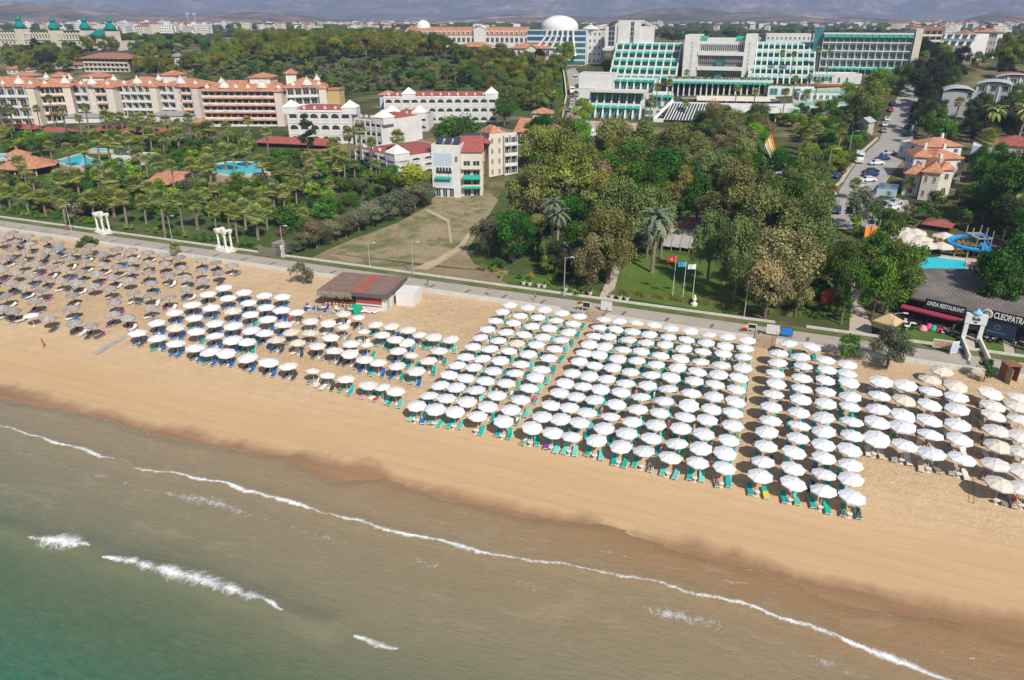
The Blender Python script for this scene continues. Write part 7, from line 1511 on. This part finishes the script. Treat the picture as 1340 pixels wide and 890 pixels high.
t = thing('wooden_cabin', 'tall brown wooden changing cabin with open door at the right edge', 'cabin', P(1322, 501), ANG + .3); WB = mat('red brown planks', (.26, .11, .05), .85, .25, 3); mb = MB(); mb.box(-.9, 0, 0, -.8, 1.8, 2.6); mb.box(.8, 0, 0, .9, 1.8, 2.6); mb.box(-.799, 1.7, 0, .799, 1.8, 2.6); mb.box(-1, -.1, 2.603, 1, 1.9, 2.72); mb.build('walls', WB, t); mb = MB(); mb.rbox(-.75, -.45, 1.3, .07, 1.0, 2.4, .25); mb.build('door', PLK, t)
# flower pots along kerb
for k, px_ in enumerate((685, 693, 705, 712, 740, 750, 762, 772, 800, 811, 820)):
    p = P(px_, 383 + (px_ - 740) * .155 - 2); t = thing('flower_pot', 'white pot with plant on the kerb, %s from the left' % nth(k + 1), 'flower pot', p, 0, 'pots on the kerb'); mb = MB(); mb.lathe([(.32, 0), (.5, .7), (.44, .7), (.4, .5)], n=10); mb.build('pot', FRM, t); o = obj('plant', crown('bush', 'bright', k), t); o.location = (0, 0, 1.0); o.scale = (.45, .45, .5)
mb = MB(); mb.lathe([(.6, 0), (.6, .5), (.25, .55), (.3, 1.0), (.42, 1.3), (.22, 1.6), (.25, 1.75), (.18, 2.0), (.02, 2.1)], n=10); simple('garden_statue', mb, STONE, P(908, 400), 0, 'small white statue at the front edge of the hotel lawn', 'statue')
mb = MB()
for k in range(60): x = k * .55; mb.rbox(x, .2 * sin(k), .45, .75, .7, .9, k * 1.3)
p0, p1 = P(806, 384), P(930, 400); dd = p1 - p0; simple('clipped_hedge', mb, LM['brown'][0], p0, atan2(dd.y, dd.x), 'low reddish brown clipped hedge along the front of the hotel lawn', 'hedge')
# ================= vehicles
PAINT = {c: mat(c + ' car paint', v, .25, .03, 1, spec=.6) for c, v in {'white': (.68, .68, .68), 'black': (.02, .02, .025), 'dark blue': (.02, .05, .14), 'red': (.45, .02, .03), 'grey': (.25, .26, .27), 'teal': (.01, .22, .28), 'silver': (.42, .43, .44)}.items()}
TYRE = mat('tyre rubber', (.02, .02, .02), .8); HL = mat('headlight glass', (.6, .6, .58), .2); TLM = mat('tail light red', (.4, .02, .02), .3)
def car(px_, py_, rz, c, label, L=4.4, Wd=1.8, Ht=1.45, van=False):
    p = P(px_, py_); p.z += .1; t = thing('minibus' if van else 'parked_car', label, 'minibus' if van else 'car', p, rz, None if van else 'cars parked by the road'); mb = MB()
    hw = Wd / 2
    if van: prof = [(-L / 2, .35), (-L / 2, 1.2), (-L / 2 + .25, 1.3), (-L / 2 + .9, Ht), (L / 2 - .1, Ht), (L / 2, 1.2), (L / 2, .35)]
    else: prof = [(-L / 2, .3), (-L / 2 + .05, .72), (-L * .28, .86), (-L * .14, Ht), (L * .22, Ht), (L * .38, .95), (L / 2 - .05, .88), (L / 2, .3)]
    n = len(prof); k = len(mb.v)
    for sgn in (-1, 1):
        for x, z in prof: mb.v.append((x, sgn * (hw if z < 1 or van else hw * .82), z))
    for i in range(n): j = (i + 1) % n; mb.f.append((k + i, k + j, k + n + j, k + n + i)); mb.m.append(0)
    mb.f.append(tuple(range(k + n - 1, k - 1, -1))); mb.f.append(tuple(range(k + n, k + 2 * n))); mb.m += [0, 0]; mb.build('body', PAINT[c], t)
    mb = MB(); z0, z1 = (1.3, Ht - .25) if van else (.93, Ht - .1)
    for sgn in (-1, 1): y = sgn * (hw + .012 if van else hw * .9 + .02); mb.box(-L * (.36 if van else .15), min(y, y - sgn * .03), z0, L * (.44 if van else .25), max(y, y - sgn * .03), z1)
    if van: mb.rbox(-L / 2 + .52, 0, (1.3 + Ht) / 2 + .03, .08, Wd * .85, .75, 0); mb.rbox(L / 2 + .01, 0, Ht * .75, .04, Wd * .8, .7)
    else:
        mb.face([(-L * .275, -hw * .78, .89), (-L * .275, hw * .78, .89), (-L * .15, hw * .7, Ht - .04), (-L * .15, -hw * .7, Ht - .04)][::-1]); mb.face([(L * .385, -hw * .75, .97), (L * .235, -hw * .7, Ht - .03), (L * .235, hw * .7, Ht - .03), (L * .385, hw * .75, .97)][::-1])
    mb.build('windows', GLASS, t)
    for x in (-L * .31, L * .31):
        for sgn in (-1, 1): mb = MB(); mb.tube((x, sgn * (hw - .18), .33), (x, sgn * (hw + .02), .33), .33, n=12); mb.build('wheel', TYRE, t)
    for sgn in (-1, 1): mb = MB(); mb.rbox(-L / 2 - .005, sgn * hw * .7, .62, .06, .35, .16); mb.build('headlight', HL, t); mb = MB(); mb.rbox(L / 2 + .005, sgn * hw * .75, .7, .06, .28, .16); mb.build('tail_light', TLM, t)
car(1124, 212, 1.15, 'white', 'white minibus driving up the steep road', 7.0, 2.2, 2.9, True)
RDIR = 1.1
for px_, py_, rz, c, lab in [(1146, 216, .15, 'white', 'white hatchback parked across the road from the minibus'), (1154, 210, .15, 'dark blue', 'dark blue car parked behind the white hatchback'), (1162, 203, .15, 'silver', 'silver car, uppermost of the bay right of the minibus'), (1138, 231, .15, 'dark blue', 'dark blue car above the white van-like car'), (1135, 238, .15, 'white', 'white car below the two dark ones in the lower bay'), (1139, 227, .15, 'black', 'black car, top of the lower bay'),
                         (1126, 246, .2, 'silver', 'dusty silver car half under the grey-green tree'), (1094, 232, 1.0, 'dark blue', 'dark car parked on the left kerb'), (1102, 226, 1.0, 'red', 'red car on the left kerb ahead of the dark one'), (1166, 275, .5, 'white', 'white car in the small car park, right'), (1170, 268, .5, 'silver', 'silver car in the small car park, behind the white one'), (1150, 270, .1, 'black', 'long black car under the car park trees'),
                         (1095, 278, 1.2, 'dark blue', 'dark blue car at the foot of the road'), (1157, 165, 1.25, 'white', 'white car on the left kerb of the steep road, third up'), (1156, 173, 1.25, 'grey', 'grey car on the left kerb of the steep road, second up'), (1160, 158, 1.25, 'white', 'white car on the left kerb, fourth up'), (1165, 146, 1.3, 'red', 'small red car on the left kerb, fifth up'), (1168, 138, 1.3, 'black', 'black car on the left kerb, near the bend'),
                         (1186, 177, 1.35, 'teal', 'teal car parked in tree shade on the right kerb'), (1188, 169, 1.35, 'black', 'black car in tree shade above the teal one'), (1190, 160, 1.35, 'dark blue', 'dark blue car in tree shade, third on the right kerb'), (1191, 150, 1.35, 'grey', 'grey car in tree shade, fourth on the right kerb'),
                         (746, 146, 1.4, 'white', 'white car low on the curving road'), (749, 136, 1.4, 'silver', 'silver car low on the curving road'), (754, 100, 1.3, 'white', 'white car at the top of the curving road')]: car(px_, py_, rz, c, lab)
car(749, 122, 1.5, 'white', 'white minibus on the curving road below the tower', 8, 2.4, 3.0, True); car(1199, 108, 1.3, 'white', 'white minibus at the top of the steep road', 6.5, 2.2, 2.8, True)
# wall of the curving road
W_ = [P(731, 180), P(737, 150), P(741, 128), P(739, 108), P(737, 95)]; mb = MB()
for a, c in zip(W_, W_[1:]):
    k = len(mb.v); d = (c - a).normalized() * .25; sd = Vector((-d.y, d.x, 0)); mb.v += [tuple(q) for q in (a - sd - Vector((0, 0, 2)), c - sd - Vector((0, 0, 2)), c + sd - Vector((0, 0, 2)), a + sd - Vector((0, 0, 2)), a - sd + Vector((0, 0, 1.6)), c - sd + Vector((0, 0, 1.6)), c + sd + Vector((0, 0, 1.6)), a + sd + Vector((0, 0, 1.6)))]
    for q in ((0, 1, 5, 4), (2, 3, 7, 6), (4, 5, 6, 7), (3, 0, 4, 7), (1, 2, 6, 5)): mb.f.append(tuple(k + i for i in q)); mb.m.append(0)
tag(mb.build('retaining_wall', PLC), 'pale retaining wall along the left of the curving road', 'wall')
for k, (x, y) in enumerate([(1014, 217), (1024, 214), (1032, 220), (1022, 226), (1038, 228), (1046, 214)]): big_parasol(x, y, 3.0, 'white square sunshade below the yellow slide, %s from the left' % nth([1, 3, 4, 2, 5, 6][k]), CANV, 4, 2.8, 'sunshades at the yellow slide', .12)
# hotel terrace parasols
for k in range(26):
    r_ = random.Random(k + 50); x, y = (r_.uniform(1042, 1112), r_.uniform(112, 132)) if k < 16 else (r_.uniform(770, 825), r_.uniform(160, 180)); big_parasol(x, y, 3.2, 'small pale parasol on the hotel %s, %s counted' % ('pool terrace', nth(k + 1)) if k < 16 else 'small pale parasol below the lowest awnings, %s counted' % nth(k - 15), CANV if k % 3 else AWNL, 6, 2.5, 'parasols of the green awning hotel', .2)
# ================= people
SKIN = mat('skin', (.48, .28, .18), .7, .08, 3); SKT = mat('tanned skin', (.34, .18, .10), .7, .08, 3); HAIR = mat('dark hair', (.03, .02, .015), .7)
def body(joints, edges, radii):
    me = bpy.data.meshes.new('person'); me.from_pydata(joints, edges, []); o = bpy.data.objects.new('tmp', me); COL.objects.link(o); sk_ = o.modifiers.new('s', 'SKIN'); sk_.use_smooth_shade = True
    for i, r in enumerate(radii): me.skin_vertices[0].data[i].radius = r if isinstance(r, tuple) else (r, r)
    me.skin_vertices[0].data[0].use_root = True
    sb = o.modifiers.new('b', 'SUBSURF'); sb.levels = 1; sb.render_levels = 1; bpy.context.view_layer.update(); dg = bpy.context.evaluated_depsgraph_get(); m2 = bpy.data.meshes.new_from_object(o.evaluated_get(dg)); bpy.data.objects.remove(o); m2.name = 'person'; return m2
def figure(pose):
    # pelvis, waist, chest, neck, head, crown | arms | legs
    J = [(0, 0, .95), (0, 0, 1.12), (0, 0, 1.34), (0, 0, 1.50), (0, -.02, 1.62), (0, 0, 1.74), (.19, 0, 1.42), (.27, .02, 1.15), (.28, -.08, .90), (.29, -.12, .80), (-.19, 0, 1.42), (-.27, .02, 1.15), (-.28, -.08, .90), (-.29, -.12, .80), (.10, 0, .88), (.12, -.03, .50), (.13, .02, .09), (.14, -.14, .04), (-.10, 0, .88), (-.12, -.03, .50), (-.13, .02, .09), (-.14, -.14, .04)]
    E = [(0, 1), (1, 2), (2, 3), (3, 4), (4, 5), (2, 6), (6, 7), (7, 8), (8, 9), (2, 10), (10, 11), (11, 12), (12, 13), (0, 14), (14, 15), (15, 16), (16, 17), (0, 18), (18, 19), (19, 20), (20, 21)]
    Rr = [(.15, .11), (.13, .10), (.16, .11), .055, .095, .07, .06, .045, .035, .04, .06, .045, .035, .04, .085, .06, .04, .035, .085, .06, .04, .035]
    if pose == 'walk': J[15] = (.12, -.22, .52); J[16] = (.13, -.20, .09); J[17] = (.13, -.36, .05); J[19] = (-.12, .08, .50); J[20] = (-.13, .36, .14); J[21] = (-.13, .26, .04); J[8] = (.28, .18, .92); J[9] = (.28, .22, .83); J[12] = (-.28, -.22, .95); J[13] = (-.28, -.30, .88)
    if pose == 'lie':
        J = [(x, z - .95, -y + .12) for x, y, z in J]; J[15] = (.14, -.45, .22); J[19] = (-.14, -.45, .16); J = [(x, y, z + (.10 + .25 * max(0, y - .15) if y > .1 else 0)) for x, y, z in J]; J[9] = (.36, -.12, .06); J[13] = (-.36, -.12, .06)
    return body(J, E, Rr)
FIG = {k: figure(k) for k in ('stand', 'walk', 'lie')}
SUIT = {'red': mat('red swimwear', (.6, .03, .05), .8), 'navy': mat('navy swimwear', (.02, .03, .12), .8), 'black': BLK, 'pink': mat('pink swimwear', (.7, .10, .30), .8), 'white': mat('white cotton', (.7, .7, .68), .8), 'yellow': mat('yellow swimwear', (.75, .5, .05), .8), 'green': mat('green swimwear', (.03, .3, .10), .8)}
FC = {}
def fig_mesh(pose, suit, full, skin):
    k = (pose, suit, full, skin)
    if k in FC: return FC[k]
    me = FIG[pose].copy(); me.materials.clear(); me.materials.append(SKIN if skin else SKT); me.materials.append(SUIT[suit]); me.materials.append(HAIR)
    for p in me.polygons:
        c = p.center; hgt = c.y + .95 if pose == 'lie' else c.z; back = (c.z < .16 if pose == 'lie' else c.y > .0); ax = abs(c.x)
        if hgt > 1.66 or (hgt > 1.54 and back): p.material_index = 2
        elif ax < .22 and (.74 if full else .70) < hgt < (1.42 if full else 1.0): p.material_index = 1
        else: p.material_index = 0
        p.use_smooth = True
    FC[k] = me; return me
r_ = random.Random(31); SN = list(SUIT)
cand = [l for l in LO[:300]]; front = [l for l in cand if l[5]['last'] or l[5]['blk'] in 'DE']; r_.shuffle(front); oth = [l for l in cand if l not in front]; r_.shuffle(oth); used = []
for k, l in enumerate(front[:26] + oth[:34]):
    q, a, col, bk, f, s_, side = l; su = r_.choice(SN); full = r_.random() < .5; o = obj('person', fig_mesh('lie', su, full, r_.random() < .6)); o.location = (q.x, q.y, gz(q.x, q.y) + .06 + .36); o.rotation_euler = (0, 0, a); M = Matrix.Rotation(a, 3, 'Z') @ Vector((0, -.12, 0)); o.location = Vector(o.location) + M
    lb = s_['lab'].split('parasol, ', 1)[-1]; tag(o, 'person in %s lying, %s lounger, %s' % (su, side, lb.replace(' from promenade', '').replace('large ', '')), 'person', 'people on the loungers')
    if len(o['label'].split()) > 16: o['label'] = ' '.join(o['label'].split()[:16])
for k, l in enumerate(front[26:46] + oth[34:58]):
    q, a, col, bk, f, s_, side = l; cn = r_.choice(['white', 'red', 'purple', 'blue', 'yellow', 'pink', 'orange', 'striped grey']); cm = {'white': (.7, .68, .64), 'red': (.55, .04, .05), 'purple': (.25, .04, .28), 'blue': (.03, .12, .45), 'yellow': (.7, .5, .05), 'pink': (.7, .2, .3), 'orange': (.7, .22, .03), 'striped grey': (.35, .35, .38)}[cn]
    mb = MB(); mb.rbox(0, -.35, .0, .62, 1.1, .03); mb.rbox(-.33, -.5, -.12, .03, .6, .24); mb.rbox(0, -.92, -.12, .6, .03, .25); o = simple('towel', mb, mat(cn + ' towel', cm, .9, .15, 5), Vector((q.x, q.y, gz(q.x, q.y) + .06 + .395)), a, '%s towel, %s lounger, %s' % (cn, side, s_['lab'].split('parasol, ', 1)[-1].replace(' from promenade', '')), 'towel', 'towels on the loungers')
for k, l in enumerate(oth[58:88]):
    q, a, col, bk, f, s_, side = l; su = r_.choice(SN); o = obj('person', fig_mesh(r_.choice(('stand', 'walk')), su, r_.random() < .5, r_.random() < .6)); pp = q + CE * (.55 if side == 'right' else -.55) - CN * .6; o.location = (pp.x, pp.y, gz(pp.x, pp.y) + .06); o.rotation_euler = (0, 0, r_.uniform(0, 6.28))
    tag(o, 'person in %s standing, %s lounger, %s' % (su, side, s_['lab'].split('parasol, ', 1)[-1].replace(' from promenade', '')), 'person', 'people on foot')
PP = [(346 / 3.94, 220 + 325 / 3.94, 'walk', 'red', 'person in red walking on the promenade near the left lamp post'), (540 / 3.94 + 660, 220 + 600 / 3.94, 'walk', 'white', 'person in white walking on the boardwalk path, middle'), (520 / 3.94 + 660, 220 + 640 / 3.94, 'stand', 'white', 'person in white standing where the path meets the promenade'), (548 / 3.94 + 660, 220 + 555 / 3.94, 'walk', 'navy', 'person in navy walking up the boardwalk path'), (975, 532, 'stand', 'navy', 'person in navy standing left of the second aisle, mid way'),
      (960 + 150 / Z, 430 + 850 / Z, 'walk', 'navy', 'person in navy walking in the second aisle near parasol row nine'), (1056, 640 + 12, 'stand', 'black', 'person in black standing behind the last row of white parasols'), (960 + 585 / Z, 430 + 425 / Z, 'stand', 'navy', 'person in navy between the first lines right of the second aisle'), (1100 + 765 / Z, 450 + 380 / Z, 'stand', 'green', 'person in green between large white parasols at the right'), (1100 + 1200 / Z, 530 + 680 / Z, 'stand', 'pink', 'person in pink beside the purple lounger at the right'),
      (1175 / 1, 429, 'stand', 'pink', 'person in pink at the restaurant terrace'), (1246, 436, 'stand', 'white', 'waiter in white under the black restaurant sign'), (560, 350 + 26, 'walk', 'black', 'person in black walking on the promenade behind the beach bar'), (420, 420, 'stand', 'white', 'person in white standing left of the beach bar deck'), (380, 425, 'stand', 'red', 'person in red among the blue loungers'),
      (640, 388, 'walk', 'yellow', 'person in yellow walking on the promenade near the central block'), (1330, 655, 'stand', 'pink', 'person in pink at the last ivory parasol'), (700, 395, 'walk', 'navy', 'person in navy strolling on the promenade above the central block'), (58, 455, 'stand', 'red', 'person in red by the lowest straw parasols'), (300, 470, 'stand', 'black', 'person in black beside the lowest blue loungers')]
for k, (x, y, po, su, lb) in enumerate(PP):
    p = P(x, y); u, v = touv(p); z = gz(p.x, p.y) + (.06 if v < 115 else .1)
    if 115.45 < v < 120.6: z = 2.22
    if 114.9 < v < 115.5: p = UV(u, 116.2); z = 2.22
    o = obj('person', fig_mesh(po, su, k % 2 == 0, k % 3 > 0)); o.location = (p.x, p.y, z); o.rotation_euler = (0, 0, r_.uniform(0, 6.28)); tag(o, lb, 'person', 'people on foot')
# side tables in the front rows
mb = MB(); mb.lathe([(.22, 0), (.04, .04), (.04, .5), (.3, .52), (.3, .56), (.01, .565)], n=10); STM = mb.build('side_table', FRM, link=False)
for s_ in [s for s in SPOTS if s['last']]:
    q = s_['p'] - CN * .75; o = obj('side_table', STM); o.location = (q.x, q.y, gz(q.x, q.y) + .06); tag(o, 'round white side table, %s' % s_['lab'].split('parasol, ', 1)[-1].replace(' from promenade', ' parasol'), 'side table', 'side tables in the front row')
